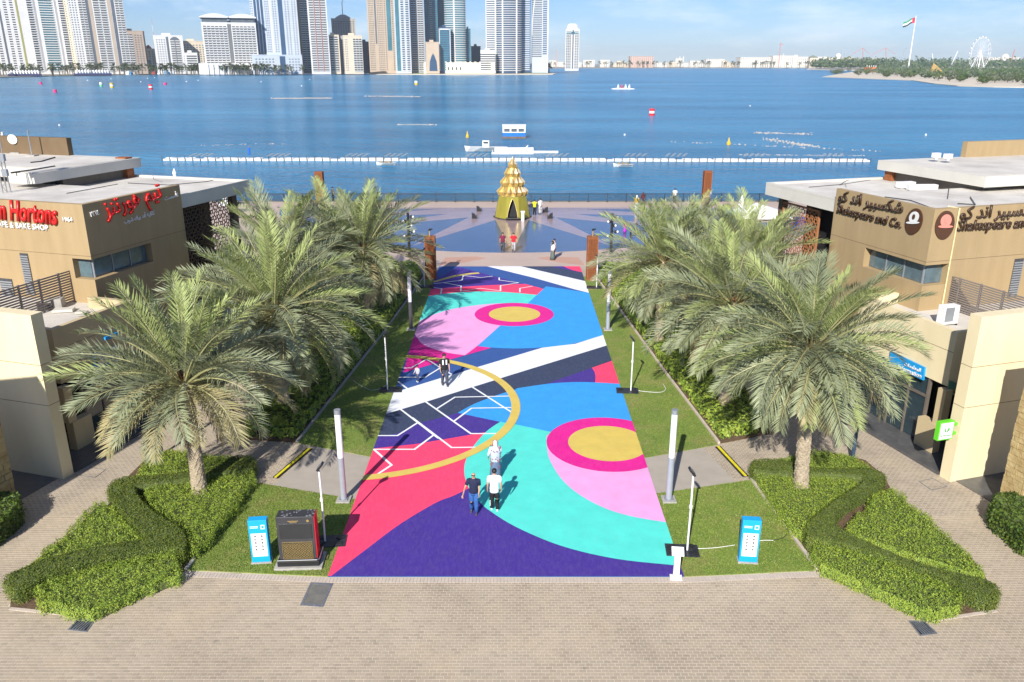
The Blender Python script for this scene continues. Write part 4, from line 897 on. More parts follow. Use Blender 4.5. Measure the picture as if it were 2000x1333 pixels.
# roof mast and dishes, left
def mast(px, py0, py1, z0, label, rad=.05, dish=False, cyl=False, tri=False):
    p = G(px, py0, z0); q_ = V(px - (3 if px < 60 else 0), py1, p.y); t = root('antenna_mast', p, label, 'antenna')
    if tri:
        for k in range(3):
            a_ = k * 2.1; m = M(); m.tube([(p.x + .22 * math.cos(a_), p.y + .22 * math.sin(a_), z0), (p.x + .16 * math.cos(a_), p.y + .16 * math.sin(a_), q_.z)], .035, 6); m.build('mast_leg', steel, t)
        m = M(); n = 12
        for i in range(n):
            z = z0 + (q_.z - z0) * i / n; z2 = z0 + (q_.z - z0) * (i + 1) / n; a_ = 2.1 * (i % 3); b_ = 2.1 * ((i + 1) % 3); m.bar((p.x + .19 * math.cos(a_), p.y + .19 * math.sin(a_), z), (p.x + .19 * math.cos(b_), p.y + .19 * math.sin(b_), z2), .02)
        m.build('lacing', steel, t)
        for k, zz in ((0, .9), (1, .55), (2, .35)): m = M(); m.cb((p.x + .2, p.y - .15, z0 + (q_.z - z0) * zz), (.28, .2, .35)); m.build('radio_box', grey, t)
    else: m = M(); m.tube([p, (p.x, p.y, q_.z)], rad, 6); m.build('mast', steel, t)
    top = Vector((p.x, p.y, q_.z))
    if dish:
        m = M(); c = Vector((p.x + .05, p.y - .2, z0 + (q_.z - z0) * dish)); m.loft([(0, 0, 0, .02, .02), (0, 0, .05, .2, .2), (0, 0, .1, .32, .32)], n=18)
        T = Matrix.Translation(c) @ Matrix.Rotation(R(95), 4, 'X'); m.v = [tuple(T @ Vector(v)) for v in m.v]; m.build('dish', white, t, smooth=False)
    if cyl: m = M(); m.cyl((p.x, p.y), .1, .1, top.z - .9, top.z, 12); m.build('panel_antenna', white, t)
    m = M(); m.box(p.x - .3, p.x + .3, p.y - .3, p.y + .3, z0, z0 + .08); m.build('base', concrete, t)
mast(16, 388, 240, 9.35, 'lattice antenna mast with radio boxes at the left picture edge', tri=True)
mast(33, 300, 262, 10.52, 'thin antenna pole with a white round dish on the left roof', dish=.75)
mast(63, 305, 255, 10.52, 'thin antenna pole beside the dish on the left roof', cyl=False)
mast(10, 290, 258, 10.52, 'stubby white panel antenna at the far left of the roof', cyl=True)
m = M(); m.tube([G(60, 318, 10.54), G(80, 316, 10.54), G(107, 308, 10.54)], .05, 6); m.tube([G(22, 338, 10.54), G(60, 333, 10.54), G(107, 325, 10.54)], .05, 6); tag(m.build('roof_pipe', black), 'pair of dark pipes lying across the left canopy roof', 'pipe')
# unseen block added left of the frame, shaped to shade the blade wall
rt = root('added_shade_block', (-30, 14, 0), 'unseen cream block added outside the left picture edge to shade the blade wall', 'building')
m = M(); m.box(-40, -21.9, 17.5, 20, 0, 10.9); m.build('wall', cream, rt)
m = M(); m.box(-40.1, -21.8, 17.4, 20.1, 10.9, 11.05); m.build('roof', roofr, rt)
# rough stone piers at both picture edges
def stone_pier(F, u0, u1, v0, v1, h, label, seed):
    rt = root('stone_pier', F @ Vector(((u0 + u1) / 2, (v0 + v1) / 2, 0)), label, 'pillar'); m = M(F); m.box(u0 + .04, u1 - .04, v0 + .04, v1 - .04, 0, h - .03); m.build('core', mat('mortar', (.4, .32, .2), .95), rt)
    rs = random.Random(seed); z = 0; meshes = {}
    while z < h - .05:
        hh = min(rs.uniform(.18, .30), h - z)
        for (ax, a0, a1) in (('u', u0, u1), ('v', v0, v1)):
            x = a0
            while x < a1 - .02:
                l_ = min(rs.uniform(.28, .55), a1 - x); d = rs.uniform(-.02, .035); m = M(F)
                if ax == 'u': m.box(x + .008, x + l_ - .008, v0 - d, v0 + .10, z + .008, z + hh - .008)
                else: m.box(u0 - d, u0 + .10, x + .008 + (.12 if x == a0 else 0), x + l_ - .008, z + .008, z + hh - .008)
                m.build('stone', stone, rt); x += l_
        z += hh
    return rt
stone_pier(FRR, .41, 3.4, -2.9, -1.97, 6.3, 'rough yellow stone pier cut by the right picture edge', 3)
pl_ = FRL @ Vector((0, 0, 0)); stone_pier(FRL, .55, 3.2, -3.0, -1.75, 3.6, 'rough stone pier in shade at the left picture edge', 5)
m = M(FRL); m.box(1.05, 3.0, -3.08, -3.03, .1, 2.4); tag(m.build('green_panel', green_sign), 'bright green panel on the stone pier at the left picture edge', 'panel')
# dark granite entrance floors beside the blade walls
for F, lb in ((FRR, 'grey tiled entrance floor beside the right blade wall'), (FRL, 'dark tiled entrance floor beside the left blade wall')):
    m = M(F); m.box(.3, 12, -4.5, -.01, .004, .02); m.build('entrance_floor', granite)['kind'] = 'structure'
# ---------------------------------------------------------------- things on the walkway
lampw = mat('lamp_diffuser_white', (.82, .83, .84), .35, var=.03)
polegrey = mat('column_grey', (.36, .38, .42), .45, .2, var=.06)
for (x, y, h, lab, dk) in ((-6.62, 28.1, 3.9, 'tall white and grey light column nearest on the left of the painted walkway', 0), (6.17, 28.1, 3.9, 'tall white and grey light column nearest on the right of the painted walkway', 0),
                       (-6.51, 49.62, 3.9, 'light column half way along the left lawn with a dark lower part', 1), (6.18, 49.62, 3.9, 'light column half way along the right lawn beside the palm fronds', 0)):
    t = root('light_column', (x, y, .02), lab, 'lamp post', 'light columns along the lawns')
    m = M(); m.box(x - .27, x + .27, y - .27, y + .27, .02, .08); m.build('base_slab', concrete, t)
    m = M(); m.box(x - .17, x + .17, y - .17, y + .17, .08, .11)
    for a_ in (-1, 1):
        for b_ in (-1, 1): m.cyl((x + a_ * .13, y + b_ * .13), .015, .015, .11, .15, 6)
    m.build('base_plate', grey, t)
    m = M(); m.cyl((x, y), .125, .12, .1, 1.9, 20); m.build('pole', polegrey if not dk else darkgrey, t, smooth=False)
    m = M(); m.cyl((x, y), .118, .118, 1.9, h - .18, 20); m.build('diffuser', lampw, t)
    m = M(); m.cyl((x, y), .125, .125, h - .18, h, 20); m.build('cap', grey, t)
def cable(pts, label, col, r=.012):
    m = M(); m.tube([(p[0], p[1], .045) for p in smooth_poly([G(*p) for p in pts], 5, False)], r, 5); tag(m.build('cable', col), label, 'cable')
floods = [((635, 1058), 905, 'white floodlight stand next to the black information kiosk', 1, 'near', -.3), ((1342, 1076), 915, 'white floodlight stand on the right front lawn behind the white lectern', -1, 'near', .3),
          ((757, 762), 648, 'white floodlight stand on the left lawn opposite the middle man', 1, 'mid', -.3), ((1232, 764), 657, 'white floodlight stand on the right lawn beside the pink corner of paint', -1, 'mid', .3),
          ((829, 560), 484, 'white floodlight stand beside the near left rusty pillar', 1, 'far', -.2), ((1165, 562), 497, 'white floodlight stand beside the near right rusty pillar', -1, 'far', .2)]
for (bp_, ty, lab, sd, kd, yw) in floods:
    p = G(*bp_, .03); h = V(bp_[0], ty, p.y).z; t = root('floodlight_stand', p, lab, 'floodlight', 'temporary floodlight stands')
    m = M(); s = .42; m.cb((p.x + .18 * sd, p.y, .045), (1.15, .75, .03), .08 * sd); m.build('weight_sheet', mat('black_sheet', (.03, .032, .04), .45, var=.3, vscale=5, bump=.02, bscale=7), t)
    for i in range(4): m = M(); m.cb((p.x + .18 * sd + (i % 2 - .5) * .7, p.y + (i // 2 - .5) * .4, .075), (.28, .2, .05), .3 * i); m.build('sandbag', black, t, bevel=.02)
    m = M(); m.tube([(p.x, p.y, .03), (p.x + .01, p.y, h * .55), (p.x, p.y, h - .3)], .035, 8); m.build('pole', white, t)
    m = M(); m.cb((p.x, p.y, h * .55), (.09, .09, .12)); m.build('clamp', white, t)
    T = Matrix.Translation((p.x + .05 * sd, p.y, h - .13)) @ Matrix.Rotation(-.9 * sd, 4, 'Y')
    m = M(T); m.box(-.16, .16, -.13, .13, -.04, .04); fh = m.build('lamp_head', black, t, bevel=.01)
    m = M(T); m.box(-.14, .14, -.11, .11, .041, .046); m.build('lamp_glass', grey, fh)
    m = M(); m.bar((p.x, p.y - .15, h - .13), (p.x, p.y + .15, h - .13), .02); m.bar((p.x, p.y - .15, h - .13), (p.x, p.y, h - .3), .02); m.bar((p.x, p.y + .15, h - .13), (p.x, p.y, h - .3), .02); m.build('yoke', black, t)
cable([(1342, 1072), (1365, 1074), (1400, 1072), (1435, 1067)], 'white cable on the right front lawn between the floodlight and the blue totem', white)
cable([(1472, 1061), (1490, 1058), (1510, 1058)], 'white cable end to the right of the blue totem', white); cable([(1505, 1058), (1520, 1056), (1533, 1050), (1540, 1035)], 'dark cable crossing the right front lawn to the kerb', black)
cable([(1236, 763), (1262, 767), (1290, 768), (1300, 762), (1295, 752)], 'white cable curling on the right lawn by the middle floodlight', white)
cable([(756, 752), (745, 760), (728, 764), (715, 760), (700, 752), (690, 745)], 'white cable looping over the left lawn by the middle floodlight', white)
# information totems
totblue = mat('totem_blue', (.01, .36, .75), .35, var=.03); totside = mat('totem_side_blue', (.01, .22, .58), .4, var=.03)
for (cx, lab, rz) in ((-8.62, 'blue information totem with white pictogram panel on the left front lawn', .10), (8.12, 'blue information totem with white pictogram panel on the right front lawn', -.10)):
    cy = 23.95; t = root('information_totem', (cx, cy, .02), lab, 'sign', 'blue information totems')
    T = Matrix.Translation((cx, cy, 0)) @ Matrix.Rotation(rz, 4, 'Z')
    m = M(T); m.box(-.34, .34, -.17, .17, .02, .09); m.build('plinth', concrete, t)
    m = M(T); m.box(-.31, .31, -.14, .14, .09, 1.72); m.build('body', totblue, t, bevel=.01)
    m = M(T); m.box(-.25, .25, -.147, -.142, .32, 1.22); pn = m.build('panel', white, t)
    m = M(T); rs = random.Random(3)
    for r_ in range(5):
        for c_ in (-1, 1):
            x0 = c_ * .11; z0 = 1.12 - r_ * .13; k = rs.randrange(4)
            if k == 0: m.box(x0 - .02, x0 + .02, -.152, -.149, z0 - .035, z0 + .02); m.box(x0 - .035, x0 + .035, -.152, -.149, z0 + .021, z0 + .035)
            elif k == 1: m.box(x0 - .035, x0 + .035, -.152, -.149, z0 - .03, z0); m.box(x0 - .015, x0 + .015, -.152, -.149, z0 + .001, z0 + .03)
            elif k == 2: m.box(x0 - .035, x0 - .01, -.152, -.149, z0 - .03, z0 + .03); m.box(x0, x0 + .035, -.152, -.149, z0 - .03, z0 + .01)
            else: m.box(x0 - .03, x0 + .03, -.152, -.149, z0 - .02, z0 + .025)
            m.box(x0 - .05, x0 + .05, -.152, -.149, z0 - .052, z0 - .046)
    m.build('pictogram', darkgrey, pn)
    m = M(T); m.box(-.25, .02, -.147, -.142, 1.43, 1.45); m.box(-.25, .02, -.147, -.142, 1.48, 1.50); m.box(.10, .24, -.147, -.142, 1.38, 1.54); m.build('header_print', white, t)
    m = M(T); m.box(.13, .21, -.150, -.148, 1.41, 1.51); m.build('emblem', totblue, t)
# black kiosk
kx, ky = -7.28, 23.9; t = root('information_kiosk', (kx, ky, .02), 'black digital kiosk with gold geometric pattern and red side beside the walkway', 'kiosk')
T = Matrix.Translation((kx, ky, 0)) @ Matrix.Rotation(.05, 4, 'Z')
m = M(T); m.box(-.80, .80, -.48, .48, .02, .11); m.build('concrete_base', concrete, t)
m = M(T); m.box(-.70, .70, -.38, .38, .11, .30); m.build('plinth', black, t, bevel=.01)
bd = M(T); bd.box(-.64, .62, -.24, .24, .30, 1.95); bd.build('body', mat('kiosk_black', (.045, .045, .05), .35, var=.15), t, bevel=.02)
m = M(T); m.box(.622, .645, -.235, .235, .33, 1.93); m.build('red_side', mat('kiosk_red', (.62, .01, .02), .35, var=.05), t)
m = M(T); m.box(-.55, .53, -.262, -.242, 1.12, 1.68); m.build('screen', mat('kiosk_screen', (.03, .032, .034), .15, var=.1), t)
m = M(T); m.box(-.48, .48, -.256, -.242, .36, .97); m.build('pattern_backing', mat('kiosk_pattern_dark', (.035, .03, .02), .5), t)
gold = mat('gold_fretwork', (.50, .36, .13), .4, .6, var=.1); m = M(T); s = .096
for i in range(10):
    for j in range(6):
        x0 = -.43 + i * s; z0 = .415 + j * s; oo = .2 + .4 * ((i * 7 + j * 3) % 5)
        for q_ in range(6):
            a0 = oo + q_ * math.pi / 3; a1 = a0 + math.pi / 3; m.bar((x0 + .038 * math.cos(a0), -.262, z0 + .038 * math.sin(a0)), (x0 + .038 * math.cos(a1), -.262, z0 + .038 * math.sin(a1)), .008, .010)
            if q_ % 2: m.bar((x0 + .038 * math.cos(a0), -.262, z0 + .038 * math.sin(a0)), (x0 + .058 * math.cos(a0), -.262, z0 + .058 * math.sin(a0)), .008, .010)
m.build('gold_fretwork', gold, t)['kind'] = 'stuff'
m = M(T)
for (a_, b_) in (((-.5, .345), (.5, .345)), ((-.5, .985), (.5, .985))): m.bar((a_[0], -.262, a_[1]), (b_[0], -.262, b_[1]), .012)
for x in (-.5, .5): m.bar((x, -.262, .345), (x, -.262, .985), .012)
m.build('gold_border', gold, t)
m = M(T); m.box(-.25, .1, -.252, -.241, 1.78, 1.80); m.box(-.2, .05, -.252, -.241, 1.74, 1.755); m.cyl((0, 0), .001, .001, 0, .001, 3); m.build('header_print', gold, t)
m = M(T @ Matrix.Translation((.42, -.25, 1.80)) @ Matrix.Rotation(math.pi / 2, 4, 'X')); m.cyl((0, 0), .05, .05, 0, .012, 8); m.build('header_emblem', gold, t)
m = M(T)
for i in range(22): x = -.6 + 1.2 * rnd.random(); m.cb((x, rnd.uniform(-.2, .2), 1.956), (rnd.uniform(.02, .09), rnd.uniform(.02, .07), .008), rnd.random() * 3)
m.build('bird_droppings', mat('droppings', (.22, .22, .22), .9), t)['kind'] = 'stuff'
m = M(T); m.tube([(-.66, -.30, .36), (-.66, -.44, .40), (.66, -.44, .40), (.72, -.36, .38), (.72, .36, .38)], .022, 8); m.build('foot_rail', steel, t)
# white lectern
p = G(1320, 1130); t = root('white_lectern', p, 'plain white lectern stand at the right front corner of the painted walkway', 'lectern')
T = Matrix.Translation((p.x, p.y, 0)) @ Matrix.Rotation(-.12, 4, 'Z')
m = M(T); m.box(-.20, .20, -.15, .15, .02, .05); m.build('base', white, t); m = M(T); m.box(-.10, .10, -.075, .075, .05, 1.0); m.build('post', white, t, bevel=.005)
m = M(T @ Matrix.Translation((0, 0, 1.04)) @ Matrix.Rotation(.45, 4, 'X')); m.box(-.2, .2, -.17, .17, -.015, .02); m.build('top', white, t)
# cable covers on the cross paths
for (a_, b_, lab) in (((538, 935), (605, 878), 'yellow and black cable cover across the left cross path'), ((1402, 874), (1456, 932), 'yellow and black cable cover across the right cross path')):
    A_, B_ = G(*a_), G(*b_); A_ += Vector((0, 0, .008)); B_ += Vector((0, 0, .008)); t = root('cable_cover', (A_ + B_) / 2, lab, 'cable cover'); d = (B_ - A_); n = 3
    for i in range(n):
        p0 = A_ + d * (i / n + .002); p1 = A_ + d * ((i + 1) / n - .002); m = M(); m.bar(p0 + Vector((0, 0, .02)), p1 + Vector((0, 0, .02)), .26, .035); s_ = m.build('ramp_section', black, t)
        m = M(); m.bar(p0 + Vector((0, 0, .048)), p1 + Vector((0, 0, .048)), .11, .02); m.build('yellow_lid', yellow, s_)
# covers and grates in the paving
def ring4(px4, name, label, inner, cat, mt=black):
    P_ = [G(*p) for p in px4]; c = sum(P_, Vector()) / 4; t = root(name, c, label, cat)
    q4 = [c + (p - c) * .82 for p in P_]; m = M()
    for i in range(4): j = (i + 1) % 4; a_, b_, c_, d_ = P_[i], P_[j], q4[j], q4[i]; m.add([(v.x, v.y, .014) for v in (a_, b_, c_, d_)] + [(v.x, v.y, -.02) for v in (a_, b_, c_, d_)], [(0, 1, 2, 3), (0, 4, 5, 1), (3, 2, 6, 7)])
    m.build('frame', mt, t); return t, q4, c
iron = mat('cast_iron', (.17, .18, .20), .5, .2, var=.3, vscale=9, bump=.006, bscale=30)
for (px4, lab, fl) in (([(153, 1208), (188, 1210), (170, 1235), (132, 1231)], 'cast iron slotted drain grate at the tip of the left planting island', 1), ([(1774, 1213), (1806, 1214), (1831, 1238), (1797, 1243)], 'cast iron slotted drain grate at the tip of the right planting island', -1)):
    t, q4, c = ring4(px4, 'drain_grate', lab, None, 'drain', iron); m = M(); m.add([(v.x, v.y, .004) for v in q4], [(0, 1, 2, 3)]); m.build('pit', dark, t)
    for i in range(6):
        u0 = (i + .2) / 6; u1 = (i + .75) / 6
        f = lambda u, v: q4[0].lerp(q4[1], u).lerp(q4[3].lerp(q4[2], u), v)
        sh = .12 * fl; P_ = [f(max(0, min(1, u0 + sh)), .02), f(max(0, min(1, u1 + sh)), .02), f(max(0, min(1, u1 - sh)), .98), f(max(0, min(1, u0 - sh)), .98)]
        m = M(); m.add([(v.x, v.y, .012) for v in P_] + [(v.x, v.y, .005) for v in P_], [(0, 1, 2, 3), (7, 6, 5, 4), (0, 4, 5, 1), (1, 5, 6, 2), (2, 6, 7, 3), (3, 7, 4, 0)]); m.build('grate_bar', iron, t)
t, q4, c = ring4([(607, 1138), (651, 1140), (631, 1186), (586, 1183)], 'access_cover', 'dark slanted access cover in the paving near the kiosk', None, 'manhole cover', iron)
m = M(); m.add([(v.x, v.y, .010) for v in q4], [(0, 1, 2, 3)]); m.build('lid', mat('lid_grey', (.12, .12, .12), .5, col2=(.20, .19, .15), vscale=2.5), t)
for (px4, lab) in (([(1795, 941), (1822, 935), (1850, 951), (1820, 958)], 'paved access cover with thin frame on the right path'), ([(176, 914), (206, 918), (186, 933), (155, 929)], 'paved access cover with thin frame on the left path')):
    P_ = [G(*p) for p in px4]; c = sum(P_, Vector()) / 4; t = root('access_cover', c, lab, 'manhole cover'); m = M()
    for i in range(4): m.bar(P_[i] + Vector((0, 0, .004)), P_[(i + 1) % 4] + Vector((0, 0, .004)), .025, .012)
    m.build('frame', iron, t); m = M(); m.add([(v.x, v.y, .003) for v in [c + (p - c) * .97 for p in P_]], [(0, 1, 2, 3)]); m.build('lid', pav_far, t)
# dark garden lamp posts beside the islands
for (x, y, lab) in ((G(1664, 902).x, G(1664, 902).y, 'dark blue lamp post rising from the right island behind the palm'), (G(316, 888).x, G(316, 888).y, 'grey lamp post rising from the left island behind the palm')):
    t = root('lamp_post', (x, y, .02), lab, 'lamp post'); m = M(); m.cyl((x, y), .085, .07, .02, 2.6, 12); m.build('pole', mat('post_blue', (.05, .09, .14), .4, .3), t)
    m = M(); m.cyl((x, y), .22, .17, 2.6, 2.72, 14); m.build('lamp_head', darkgrey, t)

# ---------------------------------------------------------------- plaza: rusty pillars, light poles, sculpture, railing
for (bx, by, ty, w_, lab, near) in ((842, 546, 463, .84, 'patterned rusty steel pillar at the near left corner of the plaza', 1), (1155, 549, 463, .84, 'patterned rusty steel pillar at the near right corner of the plaza', 1),
                                    (627, 393, 332, .95, 'rusty steel pillar standing at the railing on the left', 0), (1378, 396, 333, .95, 'rusty steel pillar at the railing on the right behind the cyclist', 0)):
    p = G(bx, by); h = V(bx, ty, p.y + w_ / 2).z; y = p.y + w_ / 2 if near else min(p.y, 99.6); x = p.x * y / p.y; t = root('rusty_pillar', (x, y, 0), lab, 'pillar', 'patterned rusty steel pillars')
    m = M(); m.box(x - w_ / 2 + .02, x + w_ / 2 - .02, y - w_ / 2 + .02, y + w_ / 2 - .02, 0, h - .01); m.build('core', mat('rust_core', (.16, .05, .015), .9, var=.2, vscale=5), t)
    m = M(); s = w_ / 2
    for a_ in (-1, 1):
        for b_ in (-1, 1): m.box(x + a_ * s - .04 * (a_ + 1), x + a_ * s + .04 * (1 - a_), y + b_ * s - .04 * (b_ + 1), y + b_ * s + .04 * (1 - b_), 0, h)
    m.build('corner_angle', rust, t)
    for (z0, z1) in ((.0, .1), (h * .30, h * .30 + .05), (h - .12, h - .02)): m = M(); m.box(x - s + .085, x + s - .085, y - s - .002, y + s + .002, z0, z1); m.box(x - s - .002, x + s + .002, y - s + .085, y + s - .085, z0 + .001, z1 - .001); m.build('band', rust, t)
    m = M(); k = .21; n = int(h / k); off = 0
    for j in range(n):
        for i in range(int((w_ - .16) / k)):
            cx = x - s + .08 + (w_ - .16) * (i + .5) / int((w_ - .16) / k); cz = (j + .5) * h / n
            for q_ in range(8):
                a0 = q_ * math.pi / 4 + .39; a1 = a0 + math.pi / 4; r_ = .085; m.bar((cx + r_ * math.cos(a0), y - s + .01, cz + r_ * math.sin(a0)), (cx + r_ * math.cos(a1), y - s + .01, cz + r_ * math.sin(a1)), .022, .02)
            for q_ in (0, 2): a0 = q_ * math.pi / 4; m.bar((cx - .1 * math.cos(a0), y - s + .012, cz - .1 * math.sin(a0)), (cx + .1 * math.cos(a0), y - s + .012, cz + .1 * math.sin(a0)), .018, .018)
    m.build('fretwork', rust, t)['kind'] = 'stuff'
    m = M(); m.box(x - s, x + s, y - s, y + s, h, h + .04); m.build('cap', rust, t)
    if near:
        m = M(); m.cyl((x, y), .04, .04, h + .04, h + .5, 8); m.build('lamp_stem', mat('gold_stem', (.45, .28, .08), .5), t)
        m = M(); m.cyl((x, y), .09, .09, h + .5, h + .62, 10); m.cb((x + .12, y, h + .6), (.22, .1, .1)); m.build('spotlight', black, t)
for (bx, by, ty, lab) in ((800, 503, 416, 'black pole with round spotlights on the left of the star plaza'), (1193, 496, 417, 'black pole with round spotlights on the right of the star plaza')):
    p = G(bx, by); h = V(bx, ty, p.y).z; t = root('spotlight_pole', p, lab, 'lamp post', 'black spotlight poles'); m = M(); m.cyl((p.x, p.y), .13, .11, 0, h, 12); m.cyl((p.x, p.y), .2, .2, 0, .08, 12); m.build('pole', black, t)
    for (dz, dx) in ((-.35, .45), (-.75, -.35), (-1.1, .3), (-1.65, .5), (-2.05, -.35)):
        m = M(); m.bar((p.x, p.y, h + dz), (p.x + dx * .6, p.y - .05, h + dz), .05); a_ = m.build('arm', black, t)
        m = M(); m.tube([(p.x + dx * .5, p.y - .05, h + dz), (p.x + dx * .9, p.y - .12, h + dz + .02)], [.13, .15], 10); m.build('spotlight', black, t)
        m = M(); m.ball((p.x + dx * 1.0, p.y - .14, h + dz + .02), .11, n=8, m=5); m.build('lens', lampw, t)
p = G(1231, 470); t = root('short_post', p, 'short black post half hidden by palm fronds on the right of the plaza', 'bollard'); m = M(); m.cyl((p.x, p.y), .08, .08, 0, .9, 10); m.cyl((p.x, p.y), .1, .1, .9, .96, 10); m.build('post', black, t)
# sculpture
goldm = mat('gold_foil', (.56, .38, .10), .42, .5, col2=(.42, .26, .06), vscale=2); goldp = mat('pale_gold_foil', (.80, .66, .48), .3, .5, var=.1); basem = mat('olive_gold_panel', (.44, .37, .05), .22, .45, col2=(.38, .31, .04), vscale=.7); edgem = mat('gold_edge', (.78, .62, .3), .35, .5)
sx, sy = .06, 90.2; t = root('gold_sculpture', (sx, sy, 0), 'faceted golden tower sculpture with a dark pointed arch on the star plaza', 'sculpture')
m = M(); m.loft([(sx, sy, .008, 2.15, 2.05), (sx, sy, .12, 2.15, 2.05)], n=8); m.build('base_ring', black, t)
# base: eight tapering panels, the front one opened by a pointed arch
NB = 8; rb, rtp, zt = 2.05, 1.62, 2.45
def bp3(i, f): a_ = 2 * math.pi * (i + .5) / NB + math.pi / 2 * 0; r_ = rb + (rtp - rb) * f; return Vector((sx + r_ * math.cos(a_), sy + r_ * math.sin(a_), .12 + (zt - .12) * f))
for i in range(NB):
    mid = (2 * math.pi * (i + 1) / NB) % (2 * math.pi)
    A0, A1, B0, B1 = bp3(i, 0), bp3(i, 1), bp3(i + 1, 0), bp3(i + 1, 1); m = M(); inn = Vector((sx, sy, 0)); 
    if abs(mid - 1.5 * math.pi) < .2:
        lr = lambda u, v: A0.lerp(B0, u).lerp(A1.lerp(B1, u), v)
        L_ = [(.12, 0), (.16, .3), (.27, .6), (.38, .8), (.5, .93)]; R_ = [(1 - u, v) for u, v in L_]
        pl = [lr(0, 0)] + [lr(*q_) for q_ in L_] + [lr(.5, 1), lr(0, 1)]; pr = [lr(1, 0)] + [lr(*q_) for q_ in R_] + [lr(.5, 1), lr(1, 1)]
        for P_ in (pl, pr): m.add(P_, [tuple(range(len(P_)))])
        m.build('arch_panel', basem, t)
        m = M(); q_ = [lr(*x_) for x_ in L_[:-1]] + [lr(.5, .93)] + [lr(*x_) for x_ in R_[::-1][1:]]; m.tube(q_, .03, 5); m.build('arch_edge', edgem, t)
        D_ = Vector((0, .55, 0)); m = M()
        for k in range(len(q_) - 1): m.add([q_[k], q_[k + 1], q_[k + 1] + D_, q_[k] + D_], [(0, 1, 2, 3)])
        m.add([v + D_ for v in q_], [tuple(range(len(q_)))]); m.build('dark_niche', dark, t)
        m = M(); m.cb((sx, sy - rb + .2, .2), (1.5, 1.0, .16)); m.build('black_step', black, t, bevel=.03)
    else:
        md0, md1 = (A0 + B0) / 2, (A1 + B1) / 2; n_ = (md0 - inn); n_.z = 0; n_.normalize(); md0 = md0 + n_ * .12; m.add([A0, md0, md1, A1], [(0, 1, 2, 3)]); m.build('base_panel', basem, t)
        m = M(); m.add([md0, B0, B1, md1], [(0, 1, 2, 3)]); m.build('base_panel', basem, t)
m = M(); m.loft([(sx, sy, zt, rtp, rtp), (sx, sy, zt + .05, rtp * .96, rtp * .96)], n=8); m.build('cornice', edgem, t)
tiers = [(2.48, 3.52, 1.62, 1.42, 16), (3.50, 4.50, 1.28, 1.08, 14), (4.48, 5.45, .86, .72, 10), (5.43, 6.42, .50, .12, 6)]
zs = 1.0
for (z0, z1, r0, r1, n) in tiers:
    for i in range(n):
        a0 = 2 * math.pi * i / n; a1 = 2 * math.pi * (i + 1) / n; am = (a0 + a1) / 2; pt = lambda r_, a_, z: Vector((sx + r_ * math.cos(a_), sy + r_ * math.sin(a_), z)); zm = z0 + (z1 - z0) * .42
        B0_, B1_, Tp, Lm, Rm = pt(r0 * .93, a0, z0), pt(r0 * .93, a1, z0), pt(r1 * .8, am, z1), pt(r0 * .90, a0, zm), pt(r0 * .90, a1, zm)
        ap = pt(r0 * 1.10, am, z0 + (z1 - z0) * .40); bm0 = pt(r0 * .97, am, z0)
        T0, T1 = pt(r1 * .8, a0, z1), pt(r1 * .8, a1, z1)
        m = M(); m.add([bm0, Rm, ap], [(0, 1, 2)]); m.add([Lm, bm0, ap], [(0, 1, 2)]); m.build('facet', goldm, t)
        m = M(); m.add([Lm, ap, Tp], [(0, 1, 2)]); m.build('facet', goldp, t); m = M(); m.add([ap, Rm, Tp], [(0, 1, 2)]); m.build('facet', goldm, t)
        m = M(); m.add([B0_, bm0, Lm], [(0, 1, 2)]); m.add([bm0, B1_, Rm], [(0, 1, 2)]); m.add([Lm, Tp, T0], [(0, 1, 2)]); m.add([Rm, T1, Tp], [(0, 1, 2)]); m.build('recess_facet', mat_r if 'mat_r' in globals() else goldm, t)
        m = M(); m.bar(Lm, ap, .02); m.bar(ap, Rm, .02); m.bar(bm0, ap, .02); m.bar(ap, Tp, .02); m.build('facet_edge', edgem, t)
m = M(); m.cyl((sx, sy), .14, .01, 6.30, 6.62, 6); m.build('finial', goldp, t)
p = G(1021, 432); t = root('white_pedestal', p, 'white pedestal right beside the golden sculpture arch', 'pedestal'); m = M(); m.box(p.x - .15, p.x + .15, p.y - .15, p.y + .15, 0, .98); m.build('post', white, t); m = M(); m.box(p.x - .22, p.x + .22, p.y - .2, p.y + .2, .98, 1.08); m.build('top', white, t)
for (x, y, lab) in ((936, 413, 'black speaker on the star plaza, far left of the sculpture'), (927, 427, 'black wedge floodlight on the star plaza, near left of the sculpture'), (1065, 415, 'black speaker on the star plaza, right behind the two people'), (1074, 427, 'black wedge floodlight on the star plaza, near right of the sculpture')):
    p = G(x, y); t = root('ground_floodlight', p, lab, 'floodlight', 'black ground units round the sculpture'); m = M(); s = -1 if x > 1000 else 1
    m.add([(p.x - .3, p.y - .25, .01), (p.x + .3, p.y - .25, .01), (p.x + .3, p.y + .25, .01), (p.x - .3, p.y + .25, .01), (p.x - .3 * s, p.y - .25, .62), (p.x - .3 * s, p.y + .25, .62), (p.x, p.y - .25, .5), (p.x, p.y + .25, .5)],
          [(0, 3, 2, 1), (4, 6, 7, 5)] + ([(0, 1, 6, 4), (3, 5, 7, 2), (0, 4, 5, 3), (1, 2, 7, 6)] if s > 0 else [(1, 4, 6, 0), (2, 3, 7, 5), (1, 2, 5, 4), (0, 6, 7, 3)])); m.build('body', black, t)
    m = M(); m.cb((p.x + .25 * s, p.y - .05, .25), (.1, .4, .3)); m.build('lens', darkgrey, t)
